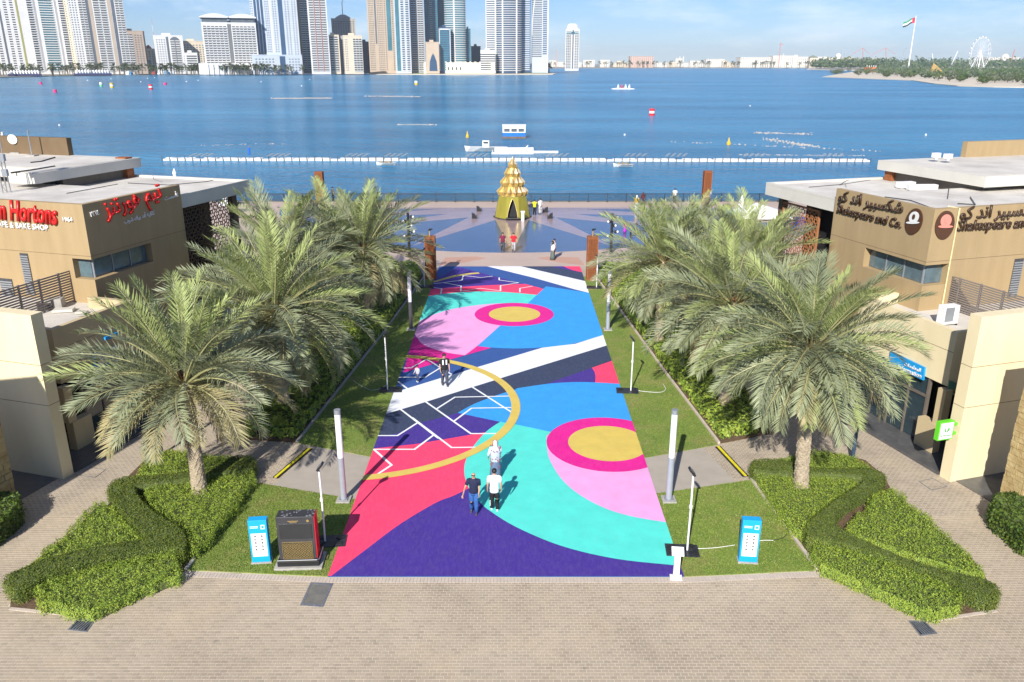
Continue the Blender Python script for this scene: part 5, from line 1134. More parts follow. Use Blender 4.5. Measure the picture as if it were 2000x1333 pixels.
# railing
t = root('quay_railing', (0, 100.3, 0), 'black metal railing of thin bars along the whole quay edge', 'railing')
railm = mat('railing_metal', (.025, .028, .032), .5, .3); YR = 100.3; sec = 2.35; n = 46
for i in range(-n // 2, n // 2):
    x0 = i * sec; m = M(); m.box(x0 - .05, x0 + .05, YR - .05, YR + .05, 0, 1.1); m.build('post', railm, t)
    m = M(); m.box(x0 + .04, x0 + sec - .04, YR - .03, YR + .03, 1.0, 1.07); m.box(x0 + .04, x0 + sec - .04, YR - .015, YR + .015, .10, .14)
    for k in range(17): xx = x0 + .13 + k * (sec - .18) / 17; m.box(xx - .021, xx + .021, YR - .021, YR + .021, .14, 1.0)
    m.build('bar_panel', railm, t)
# terrace furniture right and left
tentm = mat('tent_white', (.78, .78, .76), .7, var=.05)
p = G(1480, 452); t = root('white_tent', p, 'white pitched tent roof beside the right cafe terrace', 'tent'); m = M(); c = V(1473, 420, p.y)
q4 = [(p.x - 2.6, p.y - 1.6), (p.x + 2.8, p.y - 1.9), (p.x + 2.6, p.y + 2), (p.x - 2.2, p.y + 2)]; hz = 1.9; m.add([(*q_, hz) for q_ in q4] + [(p.x - .4, p.y, 2.9)], [(0, 1, 4), (1, 2, 4), (2, 3, 4), (3, 0, 4)]); m.add([(*q4[0], hz), (*q4[1], hz), (*q4[1], hz - .35), (*q4[0], hz - .35)], [(0, 1, 2, 3)]); m.build('roof', tentm, t)
for q_ in q4: m = M(); m.cyl(q_, .05, .05, 0, hz, 8); m.build('pole', darkgrey, t)
def parasol(px, py, lab, col=tentm, s=1.0):
    p = G(px, py); t = root('folded_parasol', p, lab, 'parasol'); m = M(); m.cyl((p.x, p.y), .05, .05, 0, .9 * s, 8); m.build('pole', white, t)
    m = M(); m.loft([(p.x, p.y, .8 * s, .30, .30), (p.x, p.y, 1.4 * s, .38, .34), (p.x + .03, p.y, 2.0 * s, .22, .22), (p.x, p.y, 2.3 * s, .27, .2), (p.x + .03, p.y, 2.9 * s, .05, .05)], n=9); m.build('canopy', col, t); m = M(); m.cyl((p.x, p.y), .35, .35, 0, .08, 12); m.build('base', concrete, t)
parasol(1444, 441, 'tall white folded parasol on the plaza left of the white tent', s=1.1)
p = V(345, 352, 70); 
for (x, y, sz, col, lab) in ((1557, 457, 1.5, (.02, .05, .20), 'navy blue covered planter box by the right terrace'), (1500, 470, 1.2, (.03, .05, .12), 'dark blue terrace seating behind the right palms')):
    p = G(x, y); t = root('terrace_booth', p, lab, 'booth'); m = M(); m.box(p.x - sz / 2, p.x + sz / 2, p.y - .6, p.y + .6, 0, 1.5); m.build('body', mat('booth_' + str(x), col, .6), t, bevel=.03); m = M(); m.box(p.x - sz / 2 - .1, p.x + sz / 2 + .1, p.y - .7, p.y + .7, 1.5, 1.6); m.build('top', mat('boothtop_' + str(x), tuple(c_ * 1.6 for c_ in col), .5), t)
p = G(1492, 462); t = root('pergola', p, 'dark metal terrace frame between the white tent and the right cafe', 'pergola')
a_, b_ = V(1458, 435, p.y), V(1548, 425, p.y + 3); m = M(); m.bar(a_, b_, .09); m.build('beam', darkgrey, t)
for f_ in (.3, .5, .8, 1): q_ = a_.lerp(b_, f_); m = M(); m.box(q_.x - .05, q_.x + .05, q_.y - .05, q_.y + .05, 0, q_.z - .05); m.build('post', darkgrey, t)
shrubm = [lm_shrub[0], lm_shrub[1], lm_shrub[2]]
def bush(p, r, h, lab, k=500, nm='potted_shrub', pot=True):
    t = root(nm, p, lab, 'plant'); P_ = nr.normal(size=(k, 3)); P_ /= np.linalg.norm(P_, axis=1)[:, None]; N_ = P_.copy(); P_ = P_ * np.array([r, r, h / 2]) * nr.uniform(.6, 1.05, k)[:, None] + np.array([p[0], p[1], p[2] + h / 2 + .3])
    quads('foliage', leaves_at(P_, N_, .09, nr), shrubm, nr.choice([0, 1, 2], k), t)['kind'] = 'stuff'
    m = M(); m.cyl((p[0], p[1]), .3, .38, 0, .5, 12); m.build('pot', concrete, t)
bush(G(459, 417), .55, 1.3, 'round green potted shrub by the left cafe terrace'); bush(G(1452, 447), .8, 1.1, 'green potted shrub in front of the white tent')
p = G(452, 420); t = root('terrace_parasols', p, 'row of white terrace parasol edges beneath the left roof slab', 'parasol')
for k in range(3):
    q_ = G(452 + k * 5, 405 + k * 14); m = M(); m.loft([(q_.x - .8, q_.y, 1.9, 1.0, 1.0), (q_.x - .8, q_.y, 2.4, .05, .05)], n=8); c_ = m.build('canopy', tentm, t); m = M(); m.cyl((q_.x - .8, q_.y), .04, .04, 0, 1.9, 6); m.build('pole', steel, t)
p = G(575, 432); t = root('red_planter', p, 'small red bench glimpsed between the left palm fronds', 'bench'); m = M(); m.box(p.x - .9, p.x + .9, p.y - .3, p.y + .3, .35, .5); m.build('seat', red, t)
for s in (-1, 1): m = M(); m.box(p.x + s * .7 - .06, p.x + s * .7 + .06, p.y - .25, p.y + .25, 0, .35); m.build('leg', red, t)
parasol(345, 372, 'small white folded parasol seen over the left roof edge', s=1.0)
# ---------------------------------------------------------------- people
skinm = mat('skin', (.52, .29, .18), .6, var=.06); skind = mat('skin_tan', (.36, .19, .11), .6, var=.06)
hairm = mat('hair_black', (.015, .012, .01), .5, var=.2); shoe_w = mat('shoe_white', (.75, .75, .75), .5, var=.05); shoe_d = mat('shoe_dark', (.05, .06, .08), .5, var=.1)
_cm = {}
def cloth(c):
    k = tuple(c)
    if k not in _cm: _cm[k] = mat('cloth_%d' % len(_cm), c, .85, var=.16, vscale=7, bump=.02, bscale=9)
    return _cm[k]
def skin_mesh(joints, edges, name, mats, root_i=0, lv=1):
    me = bpy.data.meshes.new('t'); me.from_pydata([j[0] for j in joints], edges, []); o = bpy.data.objects.new('t', me); C.objects.link(o)
    md = o.modifiers.new('s', 'SKIN'); md.use_smooth_shade = True
    for i, j in enumerate(joints):
        r_ = j[1]; me.skin_vertices[0].data[i].radius = r_ if isinstance(r_, tuple) else (r_, r_); me.skin_vertices[0].data[i].use_root = (i == root_i)
    sb = o.modifiers.new('b', 'SUBSURF'); sb.levels = lv; sb.render_levels = lv
    dg = bpy.context.evaluated_depsgraph_get(); out = bpy.data.meshes.new_from_object(o.evaluated_get(dg)); out.name = name
    bpy.data.objects.remove(o); bpy.data.meshes.remove(me); out.materials.clear()
    for m_ in mats: out.materials.append(m_)
    return out
def person(px, py, face, label, shirt, legs, H=1.75, hair=hairm, skin=skinm, shoes=shoe_d, stride=.0, arms=((.1, 0), (.1, 0)), long_sleeve=False, dress=None, scarf=None, bald=False, extras=None, z=.03, fing=False, group=None, sit=False, tee_long=False):
    p = G(px, py); 
    if py < 500 and py > 395: pass
    rt = root('person', (p.x, p.y, z), label, 'person', group); k = H / 1.75; rt.rotation_euler = (0, 0, face); rt.scale = (k, k, k)
    s = stride
    hipL, hipR = Vector((-.09, 0, .90)), Vector((.09, 0, .90)); kL, kR = Vector((-.10, .03 + s * .55, .49)), Vector((.10, .03 - s * .25, .49)); aL, aR = Vector((-.11, s, .08)), Vector((.11, -s, .08 + abs(s) * .12))
    if sit: kL, kR = Vector((-.12, .38, .80)), Vector((.12, .36, .62)); aL, aR = Vector((-.12, .30, .38)), Vector((.12, .34, .18))
    sh = [Vector((-.185, -.01, 1.42)), Vector((.185, -.01, 1.42))]
    el, wr = [], []
    for i, (out_, fw) in enumerate(arms):
        sg = -1 if i == 0 else 1
        e = sh[i] + Vector((sg * (.015 + out_ * .45), -.03 + fw * .45, -.27 + abs(fw) * .06)); w_ = e + Vector((sg * (out_ * .15 - .01), .06 + fw * .9, -.24 + abs(fw) * .30)); el.append(e); wr.append(w_)
    J = [(Vector((0, 0, .94)), (.13, .10)), (Vector((0, 0, 1.12)), (.12, .09)), (Vector((0, 0, 1.32)), (.15, .10)), (Vector((0, -.01, 1.45)), (.075, .06)), (Vector((0, 0, 1.53)), .055), (Vector((0, .012, 1.60)), (.070, .085)), (Vector((0, .005, 1.68)), (.078, .095)), (Vector((0, 0, 1.735)), (.05, .06))]
    Ed = [(0, 1), (1, 2), (2, 3), (3, 4), (4, 5), (5, 6), (6, 7)]
    for i in range(2):
        b = len(J); J += [(sh[i], .055), (el[i], .042), (wr[i], .028)]; Ed += [(3, b), (b, b + 1), (b + 1, b + 2)]
        d = (wr[i] - el[i]).normalized(); sg = -1 if i == 0 else 1; side = Vector((0, 1, 0)) if abs(d.y) < .8 else Vector((1, 0, 0)); side = (side - d * side.dot(d)).normalized()
        J.append((wr[i] + d * .07, (.030, .016))); Ed.append((b + 2, b + 3))
        for fi in range(4):
            L_ = (.06, .072, .066, .05)[fi]; b0 = wr[i] + d * .11 + side * (.030 - .019 * fi); c_ = Vector((-sg * .012, 0, 0))
            n0 = len(J); J += [(b0, .0085), (b0 + d * L_ * .55 + c_, .0080), (b0 + d * L_ + c_ * 2.4, .0068)]; Ed += [(b + 3, n0), (n0, n0 + 1), (n0 + 1, n0 + 2)]
        n0 = len(J); J += [(wr[i] + d * .045 + side * .035, .010), (wr[i] + d * .085 + side * .052, .0085)]; Ed += [(b + 3, n0), (n0, n0 + 1)]
    for (h, kn, an) in ((hipL, kL, aL), (hipR, kR, aR)):
        b = len(J); J += [(h, .080), (h.lerp(kn, .55), .055), (kn, .042), (kn.lerp(an, .4), .044), (an, .034), (an + Vector((0, .13, -.045)), (.038, .03)), (an + Vector((0, -.04, -.04)), .032)]; Ed += [(0, b), (b, b + 1), (b + 1, b + 2), (b + 2, b + 3), (b + 3, b + 4), (b + 4, b + 5), (b + 4, b + 6)]
    def add(name, me, parent=None):
        o = link(name, me, parent or rt); return o
    body = add('body', skin_mesh(J, Ed, 'body', [skin]))
    # face
    fm = M(); fm.tube([(0, .085, 1.66), (0, .118, 1.632), (0, .098, 1.622)], [.008, .016, .012], 6); add('nose', fm.mesh('nose', skin), body)
    fm = M(); fm.cb((0, .097, 1.59), (.045, .008, .010)); add('mouth', fm.mesh('mouth', mat('lips', (.35, .10, .08), .5, var=0) if 'lips' not in bpy.data.materials else bpy.data.materials['lips']), body)
    for sg in (-1, 1):
        fm = M(); fm.ball((sg * .032, .088, 1.662), .012, n=6, m=4); add('eye', fm.mesh('eye', black), body)
        fm = M(); fm.ball((sg * .082, -.005, 1.645), .022, n=6, m=4, sz=(.4, .8, 1.2)); add('ear', fm.mesh('ear', skin), body)
    if not bald and scarf is None:
        hm = M(); hm.loft([(0, -.02, 1.615, .070, .075), (0, -.018, 1.66, .094, .098), (0, -.012, 1.71, .096, .104), (0, -.006, 1.752, .078, .088), (0, -.004, 1.785, .03, .035)], n=14); add('hair', hm.mesh('hair', hair, smooth=True))
    if scarf:
        hm = M(); hm.loft([(0, -.01, 1.36, .20, .15), (0, -.015, 1.46, .145, .125), (0, -.02, 1.55, .095, .095), (0, -.022, 1.64, .102, .098), (0, -.016, 1.72, .100, .104), (0, -.01, 1.775, .07, .075), (0, 0, 1.80, .02, .02)], n=14); add('headscarf', hm.mesh('headscarf', cloth(scarf), smooth=True))
    # shirt
    hem = .80 if tee_long else .90
    sm = M(); sm.loft([(0, 0, hem, .185, .145), (0, 0, hem + .06, .19, .15), (0, .01, 1.12, .165, .135), (0, .01, 1.28, .195, .135), (0, 0, 1.38, .21, .125), (0, -.005, 1.455, .185, .10), (0, -.005, 1.495, .10, .082), (0, -.005, 1.525, .062, .062)], n=16)
    for i in range(2):
        sg = -1 if i == 0 else 1; a0 = sh[i] + Vector((-sg * .05, 0, .01)); q1 = sh[i].lerp(el[i], .72)
        pts, rr = [a0, sh[i] + Vector((sg * .01, 0, 0)), q1], [.078, .082, .074]
        if long_sleeve: pts, rr = [a0, sh[i] + Vector((sg * .01, 0, 0)), el[i], el[i].lerp(wr[i], .95)], [.072, .08, .058, .042]
        sm.tube(pts, rr, 10)
    add('shirt' if dress is None else 'top', sm.mesh('shirt', cloth(shirt), smooth=True))
    if dress is not None:
        dm_ = M(); dm_.loft([(0, 0, .03, .27, .24), (0, .0, .35, .24, .21), (0, 0, .7, .205, .175), (0, 0, .98, .17, .14)], n=16); add('skirt', dm_.mesh('skirt', cloth(dress), smooth=True))
    else:
        tm = M(); tm.loft([(0, 0, .80, .165, .125), (0, 0, .90, .172, .13), (0, 0, 1.0, .155, .12)], n=14)
        for (h, kn, an) in ((hipL, kL, aL), (hipR, kR, aR)): tm.tube([h + Vector((0, 0, .02)), h.lerp(kn, .5), kn.lerp(h, .12), kn.lerp(an, .12), kn.lerp(an, .5), an + Vector((0, 0, .0))], [.105, .10, .098, .094, .08, .068], 10)
        add('trousers', tm.mesh('trousers', cloth(legs), smooth=True))
    for an in (aL, aR):
        fm = M(); c_ = an + Vector((0, .05, -.045)); fm.loft([(c_.x, c_.y, c_.z - .035, .048, .13), (c_.x, c_.y, c_.z + .0, .05, .132), (c_.x, c_.y - .02, c_.z + .03, .042, .10), (c_.x, c_.y - .05, c_.z + .065, .036, .055)], n=12); add('shoe', fm.mesh('shoe', shoes, smooth=True))
    if extras: extras(rt, add, dict(el=el, wr=wr, sh=sh, body=body))
    return rt
def shades(rt, add, d):
    m = M(); m.cb((0, .098, 1.664), (.135, .022, .035)); add('sunglasses', m.mesh('sunglasses', black), d['body'])
    m = M(); m.cb(d['wr'][0] + Vector((-.02, .05, -.1)), (.09, .16, .02), .2, .3); add('phone', m.mesh('phone', steel))
def stripes(rt, add, d):
    m = M()
    for i in range(4): m.cb((-.165, 0, .22 + i * .065), (.03, .06, .03))
    add('trouser_print', m.mesh('trouser_print', white))
WH = (.82, .82, .82)
person(966, 998, 0, 'man in a white T-shirt and black trousers seen from behind on the teal paint', WH, (.012, .012, .014), 1.76, shoes=shoe_w, arms=((.12, 0), (.12, 0)), extras=stripes, stride=.06, tee_long=True, fing=True)
person(926, 1003, math.pi - .1, 'bald man in sunglasses, navy polo shirt and blue jeans beside the white-shirted man', (.012, .016, .05), (.03, .11, .32), 1.72, bald=True, arms=((.05, .1), (.25, .35)), extras=shades, stride=.08)
def patt(rt, add, d):
    m = M(); rs = random.Random(4)
    for i in range(90):
        z = rs.uniform(.55, 1.75); a_ = rs.uniform(0, 6.28); r_ = (.10 if z > 1.55 else .215) ; m.cb((r_ * math.cos(a_), r_ * .8 * math.sin(a_), z), (.05, .03, .05), a_, rs.random() * 3)
    add('shawl_print', m.mesh('shawl_print', cloth((.30, .08, .10)))); m = M()
    m.loft([(0, 0, .55, .10, .09), (0, 0, .85, .215, .17), (0, 0, 1.2, .225, .185), (0, 0, 1.40, .23, .16), (0, 0, 1.5, .12, .11)], n=14); add('shawl', m.mesh('shawl', cloth((.44, .50, .60)), smooth=True))
person(968, 934, 0, 'woman in a patterned white headscarf and shawl over a long denim dress', (.66, .70, .76), None, 1.66, dress=(.10, .15, .24), scarf=(.58, .58, .62), long_sleeve=True, arms=((.2, .05), (.05, .3)), extras=patt)
def towel(rt, add, d):
    m = M()
    for s in (-1, 1): m.cb((s * .09, .13, 1.33), (.07, .03, .26))
    m.cb((0, -.06, 1.47), (.2, .1, .06)); add('neck_scarf', m.mesh('neck_scarf', cloth(WH)))
person(869, 754, math.pi + .25, 'man in a black T-shirt with a white scarf walking on the middle white band', (.012, .012, .014), (.05, .06, .09), 1.78, arms=((.1, .05), (.1, .15)), stride=.12, extras=towel)
person(816, 747, math.pi - .5, 'small child in a grey striped top standing on the dark blue paint', (.42, .42, .46), (.03, .05, .13), .92, arms=((.15, .2), (.1, .2)), shoes=shoe_w, long_sleeve=True, stride=.06)
person(982, 492, math.pi, 'man in a dark maroon T-shirt walking off the star plaza', (.16, .015, .05), (.05, .055, .07), 1.72, arms=((.1, .25), (.1, .2)), stride=.14)
person(1003, 492, math.pi, 'man in a bright red T-shirt and pale trousers walking beside the maroon one', (.62, .015, .03), (.40, .40, .42), 1.70, arms=((.25, .1), (.25, .3)), stride=.12)
person(1079, 508, math.pi / 2 + .5, 'woman in black headscarf, white top and grey-green skirt near the right far end', (.70, .70, .72), None, 1.62, dress=(.10, .13, .12), scarf=(.015, .015, .018), long_sleeve=True)
person(1082, 507, math.pi / 2 + .3, 'man in a grey shirt half hidden behind the woman in the black headscarf', (.35, .36, .38), (.02, .03, .03), 1.78, stride=.1)
person(1044, 421, -.3, 'worker in a yellow safety vest beside the golden sculpture', (.55, .62, .02), (.015, .017, .022), 1.74, arms=((.15, .2), (.05, .4)))
person(1055, 419, .6, 'person in pale clothes standing behind the yellow-vested worker', (.66, .64, .62), (.55, .54, .53), 1.78, long_sleeve=True)
person(1243, 411, 0, 'woman in a white headscarf and yellow top near the right palm tips', (.72, .40, .01), None, 1.68, dress=(.70, .70, .72), scarf=(.80, .80, .80), long_sleeve=True)
person(1255, 401, 0, 'person in dark red clothes just behind the yellow-topped woman', (.10, .02, .02), None, 1.5, dress=(.05, .02, .03), scarf=(.08, .02, .02), long_sleeve=True)
person(1220, 455, .8, 'child in a pink and purple dress on the right of the star plaza', (.80, .06, .32), None, 1.15, dress=(.50, .03, .50), long_sleeve=True)
person(1317, 397, 0, 'man in a white top and black trousers leaning at the railing on the right', (.72, .72, .72), (.012, .012, .015), 1.76)
person(651, 394, -.9, 'person in dark clothes at the railing beside the left rusty pillar', (.04, .045, .055), (.03, .03, .035), 1.76, stride=.15)
person(1444, 424, 0, 'person in white standing behind the tall folded parasol', (.7, .7, .68), None, 1.7, dress=(.7, .7, .68), scarf=(.75, .75, .75), long_sleeve=True)
# cyclist
p = G(1383, 402); bt = root('bicycle', p, 'dark bicycle on the promenade in front of the right railing pillar', 'bicycle'); X0, Y0 = p.x, p.y
for dx in (-.55, .55):
    m = M(); n = 20
    for i in range(n): a0, a1 = 2 * math.pi * i / n, 2 * math.pi * (i + 1) / n; m.bar((X0 + dx + .33 * math.cos(a0), Y0, .35 + .33 * math.sin(a0)), (X0 + dx + .33 * math.cos(a1), Y0, .35 + .33 * math.sin(a1)), .045)
    w_ = m.build('wheel', black, bt); m = M()
    for i in range(8): a0 = math.pi * i / 8; m.bar((X0 + dx - .31 * math.cos(a0), Y0, .35 - .31 * math.sin(a0)), (X0 + dx + .31 * math.cos(a0), Y0, .35 + .31 * math.sin(a0)), .008)
    m.build('spokes', steel, w_)
m = M(); P_ = dict(r=(X0 + .55, Y0, .35), f=(X0 - .55, Y0, .35), c=(X0 + .1, Y0, .32), s=(X0 + .22, Y0, .80), h=(X0 - .38, Y0, .85), hb=(X0 - .36, Y0, 1.02))
for a_, b_ in ('rc', 'rs', 'cs', 'sh', 'ch', 'fh'): m.bar(P_[a_], P_[b_], .035)
m.bar(P_['h'], P_['hb'], .03); m.build('frame', mat('bike_blue', (.03, .06, .25), .4), bt)
m = M(); m.cb((X0 + .24, Y0, .86), (.24, .12, .05)); m.build('saddle', black, bt); m = M(); m.bar((X0 - .36, Y0 - .25, 1.02), (X0 - .36, Y0 + .25, 1.02), .03); m.build('handlebar', black, bt)
person(1386, 402, math.pi / 2, 'cyclist in blue and purple riding past the right railing pillar', (.06, .06, .30), (.02, .025, .05), 1.6, sit=True, arms=((.0, .5), (.0, .5)), z=.06, scarf=(.45, .45, .55))
# ---------------------------------------------------------------- far shore, skyline
WZ = -1.2
ZN = [(100, 'the olive-striped skyscraper'), (150, 'the tiny-windowed cream skyscraper'), (236, 'the skyscraper with dark balcony columns'), (300, 'the brown mid-rise block'), (392, 'the eleven-storey white block'), (492, 'the white hotel'), (582, 'the tall bluish-white skyscraper'), (645, 'the red-lined skyscraper'), (720, 'the cream twin blocks'), (830, 'the beige skyscraper'), (970, 'the long cream waterfront building'), (1072, 'the curved glass skyscraper'), (1180, 'the lone slim tower'), (1350, 'the pink building in the low town'), (1500, 'the empty middle of the low town'), (9999, 'the domes of the low town')]
def zone(px): return next(n_ for x_, n_ in ZN if px < x_)
def land(name, pts, z, m_, far=None, kind='structure'):
    P_ = [G(x, y, WZ) for x, y in pts]
    if far:
        a_, b_ = P_[-1], P_[0]; P_ += [a_ * (far / a_.y), b_ * (far / b_.y)]
    m = M(); m.prism([(p.x, p.y) for p in P_], WZ - 1, z); o = m.build(name, m_); o['kind'] = kind; return o
farground = mat('far_ground', (.30, .27, .22), .9, col2=(.22, .21, .17), vscale=.02)
sand = mat('sand', (.62, .54, .42), .95, var=.08, vscale=.05)
fgrass = mat('far_grass', (.10, .15, .04), .95, var=.3, vscale=.05)
sea_wall = mat('sea_wall', (.16, .15, .14), .9)
land('far_shore', [(-300, 160), (0, 152.5), (60, 151), (120, 149), (250, 146.8), (500, 144), (720, 142.5), (1050, 138)], -.3, farground, 3400)
land('far_shore', [(1040, 134.2), (1300, 133.8), (1600, 133.6), (2300, 134)], .3, farground, 9000)
land('sand_spit', [(716, 145.5), (740, 146.2), (900, 147), (1080, 146.4), (1086, 144.6), (1075, 142.8), (900, 142), (720, 142)], -.5, sand)
land('spit_grass', [(720, 144.6), (800, 145.4), (960, 145.2), (1068, 144.6), (1060, 142.9), (900, 142.5), (724, 142.5)], .4, fgrass)
land('wooded_island', [(1606, 151.2), (1640, 152.5), (1700, 155), (1780, 158), (1825, 165), (1870, 169), (1940, 171), (2010, 172), (2400, 178), (2500, 140), (1680, 139), (1630, 147)], -.6, sand)
def seaside(px, py, D=None):
    p = G(px, py, WZ); return p
fm_ = dict(cream=mat('tower_cream', (.62, .53, .40), .8, var=.05, vscale=.1), white=mat('tower_white', (.66, .65, .63), .8, var=.05, vscale=.1), bluew=mat('tower_bluish_white', (.45, .50, .56), .7, var=.06, vscale=.1),
           tan=mat('tower_tan', (.46, .37, .28), .85, var=.06, vscale=.1), brown=mat('tower_brown', (.36, .28, .22), .85, var=.08, vscale=.1), grey=mat('tower_grey', (.34, .34, .35), .8, var=.08, vscale=.1),
           dk=mat('tower_dark', (.10, .115, .14), .6, var=.1, vscale=.1), navy=mat('tower_navy_glass', (.03, .07, .14), .25, var=.2, vscale=.05, spec=.8), teal=mat('tower_teal_glass', (.05, .16, .20), .25, var=.25, vscale=.05, spec=.8),
           win=mat('tower_window', (.10, .115, .13), .4, var=.3, vscale=.3), wind=mat('tower_window_dark', (.045, .055, .07), .35, var=.3, vscale=.3), bal=mat('balcony_shadow', (.15, .15, .15), .7, var=.1), ster=mat('tower_red', (.30, .05, .04), .7), olive=mat('tower_olive', (.30, .29, .08), .7),  # bal: flat dark panels, balcony shade put into the colour
           concrete=mat('raw_concrete', (.40, .37, .33), .9, var=.1, vscale=.1), frame=mat('slab_edge', (.62, .62, .60), .7, var=.04))
def tower(lab, x0, x1, D, top, wall, bands, side=None, turn=.18, depth=None, base=131, zb=0, fl=3.4, name='apartment_tower', extra=None, cut=None):
    """x0, x1: extent at the base in the photograph; top: pixel row of the roof (None: cut by the frame)"""
    xm = (x0 + x1) / 2; c = V(xm, base, D); wd = (x1 - x0) / 1671 * math.hypot(c.x, D) / math.sqrt(1 + 0) * .97; h = V(xm, top, D).z if top is not None else (cut or 215)
    az = -math.atan2(c.x, D) * 1.0; rz = az + turn; dp = depth or wd * .6; w_ = max(wd - abs(math.sin(turn)) * dp, wd * .5) / math.cos(turn)
    T = Matrix.Translation((c.x, D + dp / 2, 0)) @ Matrix.Rotation(rz, 4, 'Z')
    rt = root(name, (c.x, D, zb), lab, 'building'); X0, X1, Y0, Y1 = -w_ / 2, w_ / 2, -dp / 2, dp / 2
    m = M(T); m.box(X0, X1, Y0, Y1, zb, h); m.build('wall', fm_[wall], rt)
    nf = max(1, int((h - zb - 4) / fl)); mk = {}
    def g(n_): return mk.setdefault(n_, M(T))
    def face(bnds, a0, a1, put):
        for (f0, f1, kind, mt, *rest) in bnds:
            u0 = a0 + (a1 - a0) * f0; u1 = a0 + (a1 - a0) * f1; n = rest[0] if rest else 1; z0_, z1_ = (rest[1] if len(rest) > 1 else 0), (rest[2] if len(rest) > 2 else 1)
            zz0 = zb + 4 + (h - zb - 4) * z0_; zz1 = zb + 4 + (h - zb - 4) * z1_ - 1; k = max(1, int((zz1 - zz0) / fl))
            if kind == 'v': put(g(mt), u0, u1, zz0, zz1, .25)
            elif kind == 'w':
                cw = (u1 - u0) / n
                for j in range(k):
                    for i in range(n): put(g(mt), u0 + cw * (i + .25), u0 + cw * (i + .75), zz0 + j * fl + 1.0, zz0 + j * fl + 2.5, .12)
            elif kind == 's':
                for j in range(k): put(g(mt), u0, u1, zz0 + j * fl + .9, zz0 + j * fl + 2.7, .14)
            elif kind == 'b':
                cw = (u1 - u0) / n
                for j in range(k):
                    for i in range(n): put(g(mt), u0 + cw * (i + .1), u0 + cw * (i + .9), zz0 + j * fl + 1.25, zz0 + j * fl + 3.2, .1); put(g('frame'), u0 + cw * (i + .08), u0 + cw * (i + .92), zz0 + j * fl, zz0 + j * fl + 1.15, 1.3)
    face(bands, X0, X1, lambda m, a_, b_, z0, z1, d: m.box(a_, b_, Y0 - d, Y0 - .01, z0, z1))
    sb = side if side is not None else [(.08, .92, 'w', 'win', 5)]
    if turn < 0 or True:
        sx_ = X1 if turn < 0 else X0; sg = 1 if turn < 0 else -1
        # the side face that the camera sees
        sx_, sg = (X1, 1) if turn <= 0 else (X0, -1)
        face(sb, Y0, Y1, lambda m, a_, b_, z0, z1, d: m.box(min(sx_ + sg * .01, sx_ + sg * d), max(sx_ + sg * .01, sx_ + sg * d), a_, b_, z0, z1))
    nm = dict(win='window', wind='window', bal='balcony_shade', frame='balcony', navy='glass_strip', teal='glass_strip', dk='dark_strip', ster='red_strip', olive='olive_strip')
    for k_, m in mk.items():
        if m.v: m.build(nm.get(k_, 'facade_strip'), fm_[k_], rt)['kind'] = 'stuff'
    m = M(T); m.box(X0 - .3, X1 + .3, Y0 - .3, Y1 + .3, h, h + 1.3); m.build('parapet', fm_[wall], rt)
    if top is not None: m = M(T); m.box(X0 + w_ * .3, X0 + w_ * .6, Y0 + dp * .3, Y0 + dp * .7, h + 1.3, h + 4.5); m.build('stair_head', fm_[wall], rt)
    if extra: extra(rt, T, X0, X1, Y0, Y1, h)
    return rt
D0 = 1350
tower('white skyscraper at the left picture edge with olive stripes and a green glass balcony stack', -55, 97, 1290, None, 'white', [(0, .1, 'w', 'wind', 2), (.12, .14, 'v', 'olive'), (.16, .30, 'w', 'wind', 2), (.31, .33, 'v', 'dk'), (.35, .48, 'w', 'wind', 2), (.49, .51, 'v', 'olive'), (.60, .66, 'b', 'wind', 1), (.67, .69, 'v', 'grey'), (.71, .88, 'b', 'teal', 1), (.89, .91, 'v', 'grey'), (.93, .99, 'b', 'wind', 1)], turn=.05)
tower('slim dark blue glass building squeezed between the two left skyscrapers', 93, 112, 1420, 22, 'navy', [(.1, .9, 's', 'wind'), (.45, .5, 'v', 'bluew')], turn=.1)
tower('cream skyscraper with tiny windows and a shaded right flank', 106, 152, 1330, None, 'cream', [(.06, .94, 'w', 'win', 9)], side=[(.1, .9, 'w', 'wind', 4)], turn=-.42, depth=22)
tower('cream skyscraper with three dark balcony columns and a white slot', 146, 236, 1310, None, 'white', [(0, .15, 'w', 'win', 3), (.17, .31, 'b', 'bal', 2), (.31, .36, 'v', 'dk'), (.36, .42, 'v', 'tan'), (.43, .68, 'b', 'bal', 2), (.70, .76, 'v', 'tan'), (.77, .83, 'v', 'dk'), (.84, .99, 'b', 'bal', 2)], turn=.04)
tower('pale apartment block rising behind the cream skyscraper', 222, 242, 1500, 26, 'grey', [(.1, .9, 'w', 'win', 3)], turn=-.2)
tower('brown mid-rise block with light balcony column in the centre', 228, 280, 1330, 62, 'brown', [(.03, .35, 's', 'wind'), (.40, .64, 'b', 'wind', 2), (.68, .97, 'w', 'wind', 3)], turn=-.1)
def reddome(rt, T, X0, X1, Y0, Y1, h):
    m = M(T); m.loft([(0, 0, h + 1.3, 5, 5), (0, 0, h + 5, 3, 3), (0, 0, h + 7, .2, .2)], n=12); m.build('red_dome', fm_['ster'], rt)
tower('low cream building with a small red dome', 276, 306, 1360, 97, 'cream', [(.05, .95, 'w', 'win', 5), (.2, .5, 'v', 'teal', 1, .0, .55)], turn=.05, extra=reddome)
def archd(rt, T, X0, X1, Y0, Y1, h):
    m = M(T); xa = X0 + (X1 - X0) * .72; m.v  # dark rounded head of the balcony column
    P_ = [(xa + 6.5 * math.cos(a_), h - 6 + 5 * math.sin(a_)) for a_ in [math.pi * i / 12 for i in range(13)]]; m.add([(p[0], Y0 - .5, p[1]) for p in P_], [tuple(range(13))]); m.build('round_head', fm_['dk'], rt)
